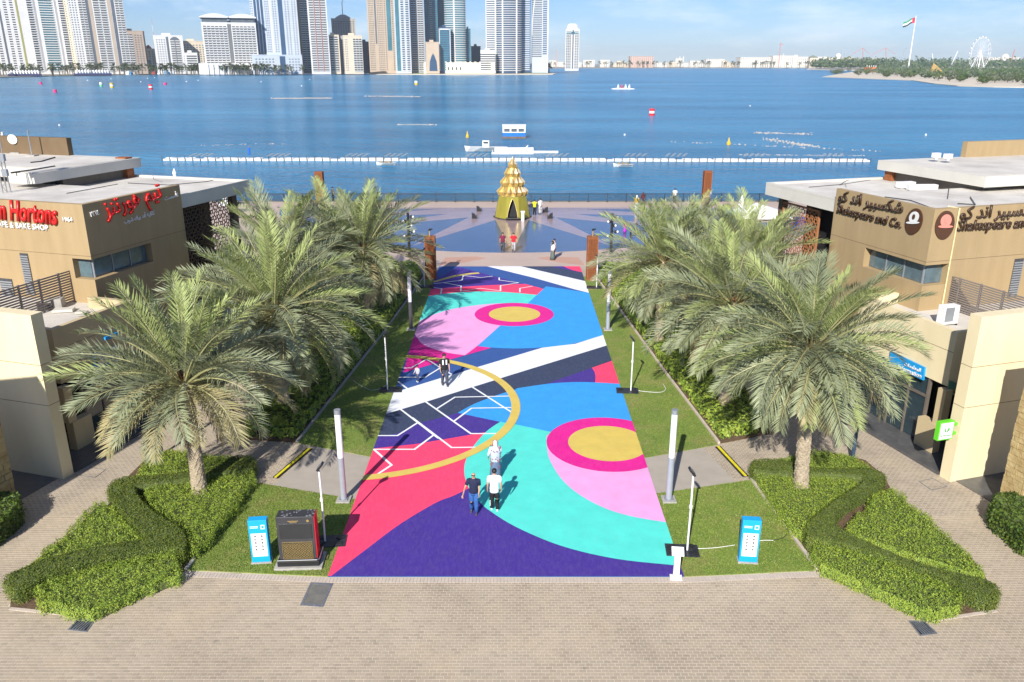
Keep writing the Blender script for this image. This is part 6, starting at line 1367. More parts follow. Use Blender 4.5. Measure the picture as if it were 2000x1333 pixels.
tower('white eleven-storey block with a dark round-headed balcony column', 303, 354, 1330, 71, 'white', [(.06, .40, 'w', 'wind', 4), (.42, .50, 'v', 'dk'), (.54, .90, 'b', 'bal', 2), (.71, .74, 'v', 'dk', 1, 0, .9)], turn=.03, extra=archd)
tower('wide cream block with rows of small windows left of the white hotel', 350, 398, 1370, 82, 'cream', [(.04, .96, 'w', 'win', 8)], turn=.04)
tower('white six-storey car park with dark open decks', 360, 384, 1310, 105, 'white', [(.15, .95, 's', 'wind')], turn=.1)
def hotel(rt, T, X0, X1, Y0, Y1, h):
    W_ = X1 - X0
    for k, (a_, b_) in enumerate(((-.02, .52), (.50, 1.02))):
        m = M(T); m.box(X0 + W_ * (a_ + .04), X0 + W_ * (b_ - .04), Y0 + 1, Y1 - 1, h + 1.3, h + 8); m.build('glass_storey', fm_['win'], rt)
        m = M(T); n = 12; P_ = [(X0 + W_ * (a_ + (b_ - a_) * i / n), h + 9 + 4.5 * math.sin(math.pi * i / n)) for i in range(n + 1)]
        vs = [(p[0], Y0 - 2, p[1]) for p in P_] + [(p[0], Y1 + 2, p[1]) for p in P_] + [(P_[0][0], Y0 - 2, h + 7.5), (P_[-1][0], Y0 - 2, h + 7.5), (P_[0][0], Y1 + 2, h + 7.5), (P_[-1][0], Y1 + 2, h + 7.5)]
        k_ = n + 1; fs = [(i, i + 1, k_ + i + 1, k_ + i) for i in range(n)] + [tuple([2 * k_] + list(range(k_)) + [2 * k_ + 1]), tuple([2 * k_ + 3] + list(range(2 * k_ - 1, k_ - 1, -1)) + [2 * k_ + 2])]
        m.add(vs, fs); m.build('curved_roof', fm_['white'], rt)
    m = M(T); m.box(X0 - 10, X1 + 2, Y0 - 8, Y0 - .5, 0, 16); m.build('podium', fm_['white'], rt)
    for i in range(11): m = M(T); x_ = X0 + 3 + i * (W_ - 6) / 10; m.box(x_ - .6, x_ + .6, Y0 - 9.5, Y0 - 8.1, 0, 14.5); m.build('column', fm_['white'], rt)
tower('white hotel with twin curved roofs and many balconies on a colonnaded podium', 395, 494, 1290, 46, 'white', [(.02, .46, 'b', 'bal', 6), (.47, .54, 'v', 'bal'), (.55, .98, 'b', 'bal', 6)], turn=.02, extra=hotel, name='hotel')
tower('dark glass slab behind the right end of the white hotel', 484, 500, 1400, 78, 'dk', [(.1, .9, 's', 'navy')], turn=0)
tower('tall bluish-white skyscraper with dark blue vertical glass strips', 494, 582, 1330, None, 'bluew', [(.0, .06, 'w', 'wind', 2), (.08, .13, 'v', 'navy'), (.15, .20, 'v', 'navy'), (.22, .27, 'v', 'navy'), (.30, .40, 'w', 'wind', 3), (.41, .44, 'v', 'white'), (.46, .56, 'w', 'wind', 2), (.59, .69, 'v', 'navy'), (.72, .84, 'w', 'wind', 2), (.87, .98, 'w', 'wind', 2)], turn=-.03)
tower('five-storey bluish podium block with square windows and a tall glass entrance', 488, 582, 1290, 109, 'bluew', [(.05, .45, 'w', 'wind', 6), (.55, .66, 'v', 'navy'), (.72, .96, 'w', 'wind', 4)], turn=0, fl=4)
tower('brown skyscraper with a column of green glass balconies', 576, 612, 1380, None, 'tan', [(0, .38, 'v', 'brown'), (.42, .85, 'b', 'teal', 2), (.9, .98, 'v', 'grey')], turn=0)
tower('white striped skyscraper with dark red vertical lines', 606, 643, 1310, None, 'white', [(.04, .96, 'b', 'bal', 3), (.34, .38, 'v', 'ster'), (.64, .68, 'v', 'ster'), (.40, .62, 'v', 'navy', 1, .55, 1)], turn=.03)
def crane_on(rt, T, X0, X1, Y0, Y1, h):
    m = M(T); m.box(-.6, .6, -.6, .6, h, h + 28); m.bar((0, 0, h + 26), (9, 0, h + 62), .9); m.build('tower_crane', fm_['concrete'], rt); m = M(T); m.loft([(0, 0, h + 1.3, 14, 8), (0, 0, h + 4, 12, 7), (0, 0, h + 8, 4, 3)], n=10); m.build('roof_crown', fm_['concrete'], rt)
tower('unfinished concrete tower with a crane on its roof', 650, 696, 1500, 38, 'concrete', [(.03, .97, 'w', 'wind', 9)], turn=.02, extra=crane_on)
tower('cream ten-storey block left of a taller cream twin', 641, 664, 1330, 70, 'cream', [(.15, .92, 'b', 'wind', 2)], turn=.06)
tower('dark grey slot building between the two cream blocks', 661, 674, 1350, 72, 'grey', [(.2, .8, 'w', 'wind', 2)], turn=0)
tower('cream block with a white grid of balconies beside the purple booth', 670, 708, 1320, 71, 'cream', [(.06, .22, 'w', 'win', 2), (.50, .98, 'b', 'wind', 3)], turn=.08)
tower('dark grey mid-rise in the gap left of the beige skyscraper', 703, 724, 1480, 83, 'dk', [(.1, .9, 'w', 'wind', 4)], turn=0)
tower('beige skyscraper with fine windows and a blue glass column', 720, 772, 1420, None, 'tan', [(.04, .24, 'w', 'wind', 4), (.27, .33, 'v', 'dk', 1, .2, .85), (.36, .60, 'w', 'wind', 4), (.72, .88, 'v', 'teal', 1, .15, .95), (.62, .70, 'w', 'wind', 1), (.9, .98, 'w', 'wind', 1)], turn=0)
tower('bluish-white slim skyscraper with two glass bays', 772, 803, 1400, None, 'bluew', [(.08, .32, 'v', 'teal'), (.08, .32, 's', 'white'), (.42, .62, 'b', 'navy', 1), (.72, .94, 'b', 'navy', 1)], turn=.02)
tower('grey brown skyscraper with white framed balcony boxes', 803, 830, 1430, None, 'grey', [(.10, .45, 'b', 'wind', 2), (.55, .95, 'b', 'wind', 2)], turn=0)
tower('teal glass skyscraper with a white central spine', 831, 857, 1480, None, 'teal', [(.40, .60, 'b', 'teal', 2), (.05, .3, 's', 'navy'), (.7, .95, 's', 'navy')], turn=0)
tower('dark blue glass skyscraper behind the shorter blue tower', 852, 875, 1560, None, 'navy', [(.05, .95, 's', 'teal')], turn=0)
def pointed(rt, T, X0, X1, Y0, Y1, h):
    m = M(T); cx = (X0 + X1) / 2 + 1; P_ = [(cx - 6.5, 4), (cx + 6.5, 4), (cx + 5.5, 18), (cx + 2.5, 27), (cx, 31), (cx - 2.5, 27), (cx - 5.5, 18)]; m.add([(p[0], Y0 - .3, p[1]) for p in P_], [tuple(range(7))]); m.build('pointed_arch', fm_['navy'], rt)
tower('sand-coloured building with one huge dark pointed arch', 831, 858, 1380, 84, 'tan', [(0, .02, 'v', 'dk')], turn=0, extra=pointed)
tower('short royal blue glass tower with a white top', 858, 881, 1400, 55, 'navy', [(.1, .9, 's', 'teal'), (.0, .08, 'v', 'bluew'), (.92, 1, 'v', 'bluew'), (.1, .9, 'v', 'white', 1, .96, 1)], turn=0)
def rtower(lab, x0, x1, D, wall, top=None, n=26, cols=()):
    xm = (x0 + x1) / 2; c = V(xm, 130, D); r_ = (x1 - x0) / 2 / 1671 * math.hypot(c.x, D); h = V(xm, top, D).z if top else 215; rt = root('apartment_tower', (c.x, D, 0), lab, 'building')
    m = M(); m.cyl((c.x, D + r_ * .5), r_ * .96, r_ * .96, 0, h, n, sy=.6); m.build('wall', fm_[wall], rt)
    m = M(); z = 4
    while z < h - 2: m.cyl((c.x, D + r_ * .5), r_, r_, z, z + 1.0, n, sy=.64); z += 3.4
    m.build('balcony_ring', fm_['frame'], rt)['kind'] = 'stuff'
    for f in cols: m = M(); x_ = c.x + r_ * f; m.box(x_ - 1.1, x_ + 1.1, D + r_ * .5 - r_ * .66 * math.sqrt(1 - f * f * .95) - .4, D + r_ * .5, 0, h); m.build('facade_column', fm_['white'], rt)
    return rt
rtower('round skyscraper ringed with pale balconies', 869, 911, 1420, 'teal', cols=(-.05,))
tower('slim teal glass slab stuck to the round skyscraper', 909, 920, 1440, 58, 'teal', [(.1, .9, 's', 'navy')], turn=0)
tower('small dark glass block with stepped roof', 920, 939, 1500, 92, 'dk', [(.1, .9, 'w', 'teal', 4)], turn=0)
tower('white banded car park in front of the twin glass skyscraper', 938, 968, 1400, 100, 'white', [(.0, 1, 's', 'wind')], turn=0)
tower('left wing of the twin glass skyscraper, ending above the car park', 949, 969, 1450, None, 'navy', [(.0, .08, 'v', 'white'), (.1, .9, 's', 'frame'), (.92, 1, 'v', 'white')], turn=0)
rtower('curved blue glass skyscraper with white floor bands', 966, 1019, 1420, 'navy', cols=(-.92, -.4, .62))
tower('right wing of the curved glass skyscraper in paler blue', 1015, 1036, 1450, None, 'navy', [(.05, .95, 's', 'bluew')], turn=0)
def sail(rt, T, X0, X1, Y0, Y1, h):
    m = M(T); n = 16; P_ = []
    for i in range(n + 1): t_ = i / n; P_.append((X0 + (X1 - X0) * (.02 + .78 * t_ ** 2.2), 60 + (h - 60) * t_ * .75))
    for i in range(n): m.bar((P_[i][0], Y0 - .6, P_[i][1]), (P_[i + 1][0], Y0 - .6, P_[i + 1][1]), 1.6)
    m.build('sail_curve', fm_['white'], rt)
tower('white banded skyscraper with a sail-shaped curved edge', 1038, 1071, 1460, None, 'bluew', [(.0, .62, 's', 'win', 1, .1, 1), (.66, .92, 's', 'navy', 1, .12, 1), (.62, .65, 'v', 'white'), (.94, 1, 'v', 'white')], turn=0, extra=sail)
def crown(rt, T, X0, X1, Y0, Y1, h):
    m = M(T); m.loft([(0, 0, h + 1.3, (X1 - X0) * .42, 6), (0, 0, h + 8, (X1 - X0) * .36, 5), (0, 0, h + 12, (X1 - X0) * .25, 4)], n=8); m.build('crown', fm_['white'], rt)
tower('lone slim white tower with a crown, standing right of the skyline', 1103, 1131, 1900, 58, 'white', [(.04, .42, 'b', 'win', 3), (.50, .60, 'v', 'dk'), (.66, .97, 'b', 'bal', 2), (.1, .9, 'v', 'teal', 1, .88, .96)], turn=.03, extra=crown, base=134, cut=None)
# low cream fort-like waterfront building
c = V(898, 141, 1400); rt = root('waterfront_palace', (c.x, 1400, 0), 'long low cream building with arches on the sand spit', 'building'); cr = fm_['cream']; cb_ = mat('palace_cream', (.80, .74, .58), .8, var=.05, vscale=.1)
x0_, x1_ = V(828, 141, 1400).x, V(966, 141, 1400).x; m = M(); m.box(x0_, x1_, 1400, 1430, 0, 17); m.build('wall', cb_, rt); m = M(); m.box(x0_ + 4, x0_ + 34, 1402, 1428, 17, 20.5); m.build('roof_block', cb_, rt)
for i in range(9): m = M(); xa = x0_ + 6 + i * 6.6; P_ = [(xa, 5), (xa + 3, 5), (xa + 3, 9), (xa + 1.5, 11), (xa, 9)]; m.add([(p[0], 1399.9, p[1]) for p in P_], [tuple(range(5))]); m.build('arch', fm_['win'], rt)
for i in range(14): m = M(); xa = x0_ + 3 + i * 8; m.box(xa, xa + 3, 1399.7, 1401, 17, 18.4); m.build('merlon', cb_, rt)
# far low town on the right
vil = [mat('villa_white', (.72, .68, .60), .8), mat('villa_cream', (.66, .56, .42), .8), mat('villa_pink', (.60, .42, .34), .8)]
rs = random.Random(11)
def villa(px, w_, h, D, k, lab='small pale building of the low town across the water'):
    c = V(px, 131, D); W_ = w_ / 1671 * D; rt = root('town_house', (c.x, D, 0), ('tall' if h > 27 else 'medium' if h > 21 else 'low') + ['', ' cream', ' pinkish'][k] + ' flat-roofed house of the far town near ' + zone(px), 'building', 'low pale buildings across the water')
    m = M(); m.box(c.x - W_ / 2, c.x + W_ / 2, D, D + W_ * .6, 0, h); m.build('wall', vil[k], rt)
    m = M(); m.box(c.x - W_ / 2 - .4, c.x + W_ / 2 + .4, D - .5, D + W_ * .6, h, h + .8); m.build('roof', vil[k], rt); m = M(); n = max(2, int(W_ / 7))
    for i in range(n):
        for j in range(max(1, int(h / 5))): xx = c.x - W_ / 2 + (i + .3) * W_ / n; m.box(xx, xx + W_ / n * .4, D - .2, D - .02, 2 + j * 5, 4.6 + j * 5)
    m.build('window', fm_['win'], rt)['kind'] = 'stuff'; return rt
px = 1072
while px < 1660: w_ = rs.uniform(8, 24); villa(px + w_ / 2, w_, rs.uniform(16, 34), rs.uniform(3300, 3700), rs.choice([0, 0, 1, 0, 2 if 1230 < px < 1290 else 1])); px += w_ * rs.uniform(.75, 1.5)
for (x_, w_, h, k) in ((1253, 45, 40, 2), (1475, 60, 36, 0), (1530, 44, 42, 0), (1585, 60, 38, 0), (1640, 50, 36, 1), (1690, 40, 30, 0), (1960, 60, 36, 0)): villa(x_, w_, h, 3250, k)
def dome(px, D, zc, r_, lab):
    c = V(px, 130, D); rt = root('dome_building', (c.x, D, 0), lab, 'dome'); m = M(); m.cyl((c.x, D), r_, r_, 0, zc, 16); m.build('drum', vil[0], rt); m = M(); m.loft([(c.x, D, zc + r_ * 1.05 * math.sin(a_), max(.1, r_ * math.cos(a_)), max(.1, r_ * math.cos(a_))) for a_ in [math.pi / 2 * i / 7 for i in range(8)]], n=16); m.build('dome', vil[0], rt)
dome(1552, 3200, 34, 11, 'white dome left of the greenish roof in the far town'); dome(1635, 3200, 40, 10, 'white dome right of the greenish roof in the far town'); dome(1960, 3200, 34, 14, 'white dome behind the trees right of the big wheel')
for (x_, D, h, lab) in ((1528, 3150, 48, 'white minaret in the far town'), (1327, 3150, 40, 'left of two thin minarets behind the far shore trees'), (1334, 3150, 40, 'right of two thin minarets behind the far shore trees')):
    c = V(x_, 130, D); rt = root('minaret', (c.x, D, 0), lab, 'tower'); m = M(); m.cyl((c.x, D), 2.2, 1.6, 0, h, 8); m.build('shaft', vil[0], rt); m = M(); m.cyl((c.x, D), 2.6, 2.6, h * .75, h * .78, 8); m.build('gallery', vil[0], rt)
c = V(1588, 130, 3180); rt = root('hipped_roof_house', (c.x, 3180, 0), 'building with a green-grey hipped roof in the far town', 'building'); m = M(); m.box(c.x - 14, c.x + 14, 3180, 3200, 0, 36); m.build('wall', vil[1], rt); m = M(); m.add([(c.x - 16, 3178, 36), (c.x + 16, 3178, 36), (c.x + 16, 3202, 36), (c.x - 16, 3202, 36), (c.x, 3190, 44)], [(0, 1, 4), (1, 2, 4), (2, 3, 4), (3, 0, 4)]); m.build('roof', mat('green_roof', (.18, .20, .14), .8), rt)
# construction steelwork and cranes
pinks = mat('crane_red', (.55, .22, .18), .6); greys = mat('crane_grey', (.35, .38, .42), .6); whites = mat('crane_white', (.75, .75, .75), .6)
def crane(px, top, D, jib, mt, lab, lean=0):
    c = V(px, 132, D); h = V(px, top, D).z; rt = root('tower_crane', (c.x, D, 0), lab, 'crane'); m = M(); m.bar((c.x, D, 0), (c.x + lean, D, h), 2.0); m.build('mast', mt, rt); m = M()
    if jib: m.bar((c.x - jib * .35, D, h - 3), (c.x + jib, D, h - 3), 1.6); m.bar((c.x, D, h + 4), (c.x + jib * .6, D, h - 3), .7); m.bar((c.x, D, h + 4), (c.x - jib * .3, D, h - 3), .7); m.bar((c.x, D, h - 3), (c.x, D, h + 4), 1); m.build('jib', mt, rt)
crane(1520, 86, 3100, 10, pinks, 'red tower crane over the far town'); crane(1640, 98, 3000, 0, greys, 'thin grey mast left of the steel frames'); crane(1646, 100, 3000, 0, greys, 'second thin grey mast left of the steel frames')
crane(1754, 92, 2900, 0, greys, 'grey leaning crane boom left of the flagpole', 20); crane(1824, 105, 2600, 0, whites, 'white crane boom leaning left, between flagpole and big wheel', -12); crane(1855, 100, 2600, 0, whites, 'white crane boom leaning right, beside the big wheel', 16); crane(1970, 97, 2600, 0, pinks, 'red crane boom at the far right', 9); crane(1086, 98, 3000, 0, pinks, 'red and white mast left of the lone white tower')
for (x0, x1, pk, lab) in ((1660, 1695, 1685, 'left half of the steel frame roof under construction'), (1700, 1745, 1730, 'right half of the steel frame roof under construction')):
    D = 2800; a_, b_ = V(x0, 130, D), V(x1, 130, D); t_ = V(pk, 94, D); rt = root('steel_frame_structure', (a_.x, D, 0), lab, 'building'); m = M(); n = 9
    for i in range(n): x_ = a_.x + (b_.x - a_.x) * i / (n - 1); hh = V(x0, 112, D).z * rs.uniform(.85, 1.05); m.bar((x_, D, 0), (x_, D, hh), 1.6)
    for z in (V(x0, 114, D).z, V(x0, 120, D).z): m.bar((a_.x, D, z), (b_.x, D, z), 1.4)
    m.build('frame', fm_['concrete'], rt); m = M(); m.bar((a_.x, D, V(x0, 108, D).z), (t_.x, D, t_.z), 1.2); m.bar((t_.x, D, t_.z), (t_.x + 8, D, 20), 1.4); m.bar((t_.x, D, t_.z), (b_.x, D, V(x0, 106, D).z), 1.0); m.build('raking_boom', pinks, rt)
# flagpole
D = 1900; c = V(1776, 120, D); zt_ = V(1788, 31, D).z; t = root('flagpole', (c.x, D, 0), 'very tall white flagpole with its red, green, white and black flag flying left', 'flagpole'); m = M(); m.cyl((c.x, D), 1.5, .8, 0, zt_, 12); m.build('pole', white, t)
fl_c = [mat('flag_' + n_, c_, .8) for n_, c_ in (('red', (.55, .01, .06)), ('green', (.02, .28, .10)), ('white', (.8, .8, .8)), ('black', (.02, .02, .02)))]
def flagpt(u, v): return Vector((c.x - 1 - 24 * u, D + 2.2 * math.sin(u * 7), zt_ - 4 - 11 * v - 9 * u ** 1.2 - 0 + 1.0 * math.sin(u * 6)))
m = M(); n = 14
for i in range(n):
    u0, u1 = i / n, (i + 1) / n
    for j in range(3):
        mi = 0 if u1 <= .26 else 1 + j; m.add([flagpt(u0, j / 3), flagpt(u1, j / 3), flagpt(u1, (j + 1) / 3), flagpt(u0, (j + 1) / 3)], [(0, 1, 2, 3)], mi)
m.build('flag', fl_c, t)
# big wheel
D = 1650; c = V(1914, 105, D); rw = 25.5 / 1671 * math.hypot(c.x, D); t = root('ferris_wheel', (c.x, D, 0), 'white observation wheel above the trees at the right', 'ferris wheel'); T = Matrix.Translation((c.x, D, c.z)) @ Matrix.Rotation(R(27), 4, 'Z'); n = 40
wm_ = mat('wheel_white', (.8, .8, .8), .5)
for k, dy in enumerate((-2, 2)):
    m = M(T)
    for i in range(n): a0, a1 = 2 * math.pi * i / n, 2 * math.pi * (i + 1) / n; m.bar((rw * math.cos(a0), dy, rw * math.sin(a0)), (rw * math.cos(a1), dy, rw * math.sin(a1)), .5)
    m.build('rim', wm_, t); m = M(T)
    for i in range(0, n, 2): a0 = 2 * math.pi * i / n; m.bar((0, dy * .4, 0), (rw * math.cos(a0), dy, rw * math.sin(a0)), .25)
    m.build('spokes', wm_, t)
for i in range(n): a0 = 2 * math.pi * i / n; m = M(T); m.ball(((rw + 1.8) * math.cos(a0), 0, (rw + 1.8) * math.sin(a0)), 1.15, n=6, m=4); m.build('cabin', greys if i % 2 else wm_, t)
m = M(T)
for s in (-1, 1):
    for q_ in (-1, 1): m.bar((0, s * 2.5, 0), (q_ * 11, s * 9, -c.z), 1.3)
m.build('support_leg', wm_, t); m = M(T); m.bar((0, -3.2, 0), (0, 3.2, 0), 2.4); m.build('hub', wm_, t)
# woods
tree_m = [leafmat('wood_dark', (.035, .075, .02), (.025, .055, .015), .05, tr=.1), leafmat('wood_mid', (.09, .135, .03), (.06, .10, .02), .05, tr=.1), leafmat('wood_grey', (.13, .15, .09), (.10, .12, .07), .05, tr=.1)]
def tree(pos, r_, h, lab, k=90, lf=.9, grp='round trees on the wooded island', b_=0):
    t = root('round_tree', pos, lab, 'tree', grp); P_ = nr.normal(size=(k, 3)); P_ /= np.linalg.norm(P_, axis=1)[:, None]; P_[:, 2] = P_[:, 2] * .8; N_ = P_.copy(); lob = nr.normal(0, .22, k)
    P_ = P_ * np.array([r_, r_ * .8, h * .5]) * (nr.uniform(.55, 1.05, k) + lob * .3)[:, None] + np.array([pos[0], pos[1], pos[2] + h * .52])
    quads('crown', leaves_at(P_, N_, lf, nr), tree_m, np.where(nr.rand(k) < .75, b_, nr.choice([0, 1, 2], k)), t); m = M(); m.cyl((pos[0], pos[1]), .35, .2, pos[2], pos[2] + h * .4, 5); m.build('trunk', twigm, t); return t
edge = [(1628, 149.5), (1660, 151), (1700, 153), (1740, 155), (1790, 157.5), (1830, 163), (1880, 167), (1930, 169), (1990, 170), (2060, 172)]
def along(pts, f):
    L_ = [math.hypot(pts[i + 1][0] - pts[i][0], 0) for i in range(len(pts) - 1)]; s = f * sum(L_)
    for i, l_ in enumerate(L_):
        if s <= l_: u = s / l_; return pts[i][0] + (pts[i + 1][0] - pts[i][0]) * u, pts[i][1] + (pts[i + 1][1] - pts[i][1]) * u
        s -= l_
    return pts[-1]
for i in range(110):
    f = rs.random(); ex, ey = along(edge, f); row = rs.random(); p = G(ex + rs.uniform(-4, 4) + (20 if row > .5 else 0), ey - 2.2 - row * min(14, (ey - 142)), WZ); p.z = -.6; hh = rs.uniform(5.5, 9.5); kx = rs.randrange(3)
    tree(p, hh * rs.uniform(.6, .95), hh, '%s tree in the wood %s' % (['dark green', 'mid green', 'grey-green'][kx], 'near the left tip of the sandy beach' if ex < 1720 else 'below the flagpole' if ex < 1800 else 'around the pointed hut' if ex < 1880 else 'below the big wheel' if ex < 1950 else 'at the right picture edge'), k=int(170 if p.y < 1100 else 100), lf=1.0, b_=kx)
def woodmass(poly, h, n, name, lf=1.6):
    P_ = [G(x, y, WZ) for x, y in poly]; xs = [p.x for p in P_]; ys = [p.y for p in P_]; x = nr.uniform(min(xs), max(xs), n * 4); y = nr.uniform(min(ys), max(ys), n * 4); ok = inpoly(x, y, [(p.x, p.y) for p in P_]); x, y = x[ok][:n], y[ok][:n]; k = len(x)
    cz = np.abs(clump(x, y, .035)) * 1.2 + .5; z = h * cz * nr.uniform(.4, 1.1, k); N_ = np.tile([0, -.6, .8], (k, 1)); q_ = quads(name, leaves_at(np.stack([x, y, z], 1), N_, lf, nr), tree_m, nr.choice([0, 0, 1, 2], k)); q_['kind'] = 'stuff'
woodmass([(1690, 149), (1780, 153), (1850, 158), (2000, 162), (2300, 165), (2400, 141), (1760, 139.5), (1690, 142)], 10, 14000, 'wood')
woodmass([(1580, 136.2), (1640, 137.2), (1720, 137.5), (1760, 135), (1600, 134.4)], 24, 5000, 'wood', 4.5)
woodmass([(1690, 137), (1850, 137), (2200, 138), (2300, 132.5), (1700, 132.8)], 26, 9000, 'wood', 5)
land('far_tree_island', [(1575, 136.8), (1650, 138.2), (1760, 138.6), (1800, 134.6), (1580, 134.4)], -.3, sand)
p = G(1828, 150, WZ); t = root('pointed_hut', (p.x, p.y, -.6), 'sand-brown pointed timber roof poking out of the wood', 'hut'); hb = 10.5; m = M(); m.add([(p.x - 9, p.y, 3), (p.x + 12, p.y, 3), (p.x - 6, p.y + 12, 3), (p.x - 6, p.y, hb + 6), (p.x + 12, p.y + 12, 3)], [(0, 1, 3), (0, 3, 2), (1, 4, 3), (2, 3, 4)]); m.build('roof', mat('hut_roof', (.42, .28, .10), .9, var=.1, vscale=.3), t); m = M(); m.box(p.x - 6, p.x + 9, p.y + 2, p.y + 9, -.6, 3.2); m.build('wall', mat('hut_wall', (.35, .24, .1), .9), t)
c = V(1703, 124, 1600); t = root('orange_pavilion', (c.x, 1600, 0), 'orange and white pavilion in front of the steel frames', 'building'); m = M(); m.box(c.x - 9, c.x + 9, 1600, 1610, 0, 9); m.build('wall', mat('orange_wall', (.62, .16, .06), .7), t); m = M()
for i in range(5): m.box(c.x - 9 + i * 4.2, c.x - 8 + i * 4.2, 1599.6, 1600.6, 9, 12)
m.build('roof_post', white, t)
# palms, tents and booths along the far left shore
pm = M(); 
def farpalm_mesh(seed):
    r2 = random.Random(seed); m = M(); m.tube([(0, 0, 0), (.2, 0, 6)], [.35, .25], 5, 1)
    for i in range(16):
        a_ = i * 2.4; e = R(r2.uniform(-35, 65)); d = Vector((math.cos(a_) * math.cos(e), math.sin(a_) * math.cos(e), math.sin(e))); s_ = Vector((-d.y, d.x, 0)).normalized() * .55; o_ = Vector((.2, 0, 6)); mid = o_ + d * 2.2; tp = o_ + d * 3.9 + Vector((0, 0, -1.1))
        m.add([o_, mid - s_, tp, mid + s_], [(0, 1, 2, 3)], 0)
    return m
fpm = [farpalm_mesh(s_) for s_ in range(4)]
def fpparts(m, i):
    a_ = M(); b_ = M(); 
    for f, k in zip(m.f, m.m): (a_ if k == 0 else b_).add([m.v[q_] for q_ in f], [tuple(range(len(f)))])
    return a_.mesh('crown', leafmat('far_palm_%d' % i, (.12, .14, .06), (.07, .09, .035), .5, tr=.1)), b_.mesh('trunk', twigm)
fpm = [fpparts(m, i) for i, m in enumerate(fpm)]
def farpalm(x, y, z=0, s=1, px=0):
    t = root('waterfront_palm', (x, y, z), 'small date palm on the far waterfront below ' + zone(px), 'palm tree', 'small palms along the far waterfront'); cr2, tr2 = rs.choice(fpm); link('crown', cr2, t); link('trunk', tr2, t); t.scale = (s, s, s); t.rotation_euler = (0, 0, rs.uniform(0, 6))
for i in range(225):
    px = rs.uniform(-10, 1072) ; yb = 151 - px * .0125 - 1.5 - rs.random() * 2.5 if px < 716 else 141.8 - rs.random() * 1.2
    if px > 820 and px < 970 and rs.random() < .6: continue
    p = G(px, yb, 0); farpalm(p.x, min(p.y, 1500 if px > 716 else 1280), 0, rs.uniform(1.4, 2.1), px)
for i in range(70):
    px = rs.uniform(1072, 1600); D = rs.uniform(3000, 3200); farpalm(V(px, 132, D).x, D, .3, rs.uniform(2.2, 3.2), px)
tw = mat('canopy_white', (.8, .8, .8), .7, var=.05); tp_ = mat('booth_purple', (.16, .03, .28), .7); tr_ = mat('booth_red', (.6, .03, .05), .7); tb = mat('booth_blue', (.10, .35, .60), .7); dkb = mat('stand_navy', (.03, .03, .10), .7)
def tent(px, w_, h, mt, lab, peak=True, D=None, name='event_tent', cat='tent', grp='white event tents on the far waterfront'):
    yb = 152.0 - px * .0125; p = G(px, yb - 1.2, WZ); W_ = w_ / 1671 * p.y; t = root(name, (p.x, p.y, 0), lab, cat, grp); m = M(); m.box(p.x - W_ / 2, p.x + W_ / 2, p.y, p.y + 5, -.3, h * .6); m.build('side_wall', mt, t)
    m = M(); m.add([(p.x - W_ / 2 - .3, p.y - .3, h * .6), (p.x + W_ / 2 + .3, p.y - .3, h * .6), (p.x + W_ / 2 + .3, p.y + 5.3, h * .6), (p.x - W_ / 2 - .3, p.y + 5.3, h * .6), (p.x, p.y + 2.5, h)], [(0, 1, 4), (1, 2, 4), (2, 3, 4), (3, 0, 4)]); m.build('roof', mt, t)
for (a_, b_, n) in ((22, 80, 10), (150, 216, 12)):
    for i in range(n): tent(a_ + (b_ - a_) * i / n, 5.0, 7.5, tw, 'white peaked canopy in the grandstand row ' + ('nearer the left picture edge' if a_ < 100 else 'below the cream skyscrapers'), grp='grandstand canopies on the left waterfront')
for (a_, b_) in ((18, 84), (146, 220)):
    yb = 152 - (a_ + b_) / 2 * .0125; A_, B_ = G(a_, yb - .6, WZ), G(b_, yb - 1, WZ); t = root('grandstand', A_, 'dark navy grandstand front under the canopies near pixel edge'.replace(' near pixel edge', ', nearer the left edge' if a_ < 100 else ', below the cream skyscrapers'), 'grandstand'); m = M(); m.bar(A_ + Vector((0, -2, 2.2)), B_ + Vector((0, -2, 2.2)), 3, 3.0); m.build('front', dkb, t); m = M(); m.bar(A_ + Vector((0, -4, .3)), B_ + Vector((0, -4, .3)), 2, 1.2); m.build('deck', black, t)
for i in range(58):
    px = rs.uniform(225, 690); k = rs.random(); mt, nm_ = (tw, 'white') if k < .72 else (tr_, 'red') if k < .82 else (tb, 'pale blue') if k < .9 else (tp_, 'purple')
    tent(px, rs.uniform(3, 9), rs.uniform(2.5, 5.5), mt, nm_ + ' event tent below ' + zone(px), grp=nm_ + ' event tents on the far waterfront')
tent(692, 19, 9, tp_, 'large purple and red stage booth left of the sand spit', grp=None, name='stage_booth', cat='booth'); tent(712, 15, 7, fm_['brown'], 'brown kiosk right beside the purple stage booth', grp=None, name='kiosk', cat='kiosk')
c = V(300, 70, 1700); t = root('radio_mast', (c.x, 1700, 0), 'thin red and white radio mast between low buildings', 'mast'); hz = V(300, 36, 1700).z
for i in range(8): m = M(); m.cyl((c.x, 1700), .9 - i * .09, .9 - (i + 1) * .09, hz * i / 8, hz * (i + 1) / 8, 6); m.build('segment', pinks if i % 2 else whites, t)

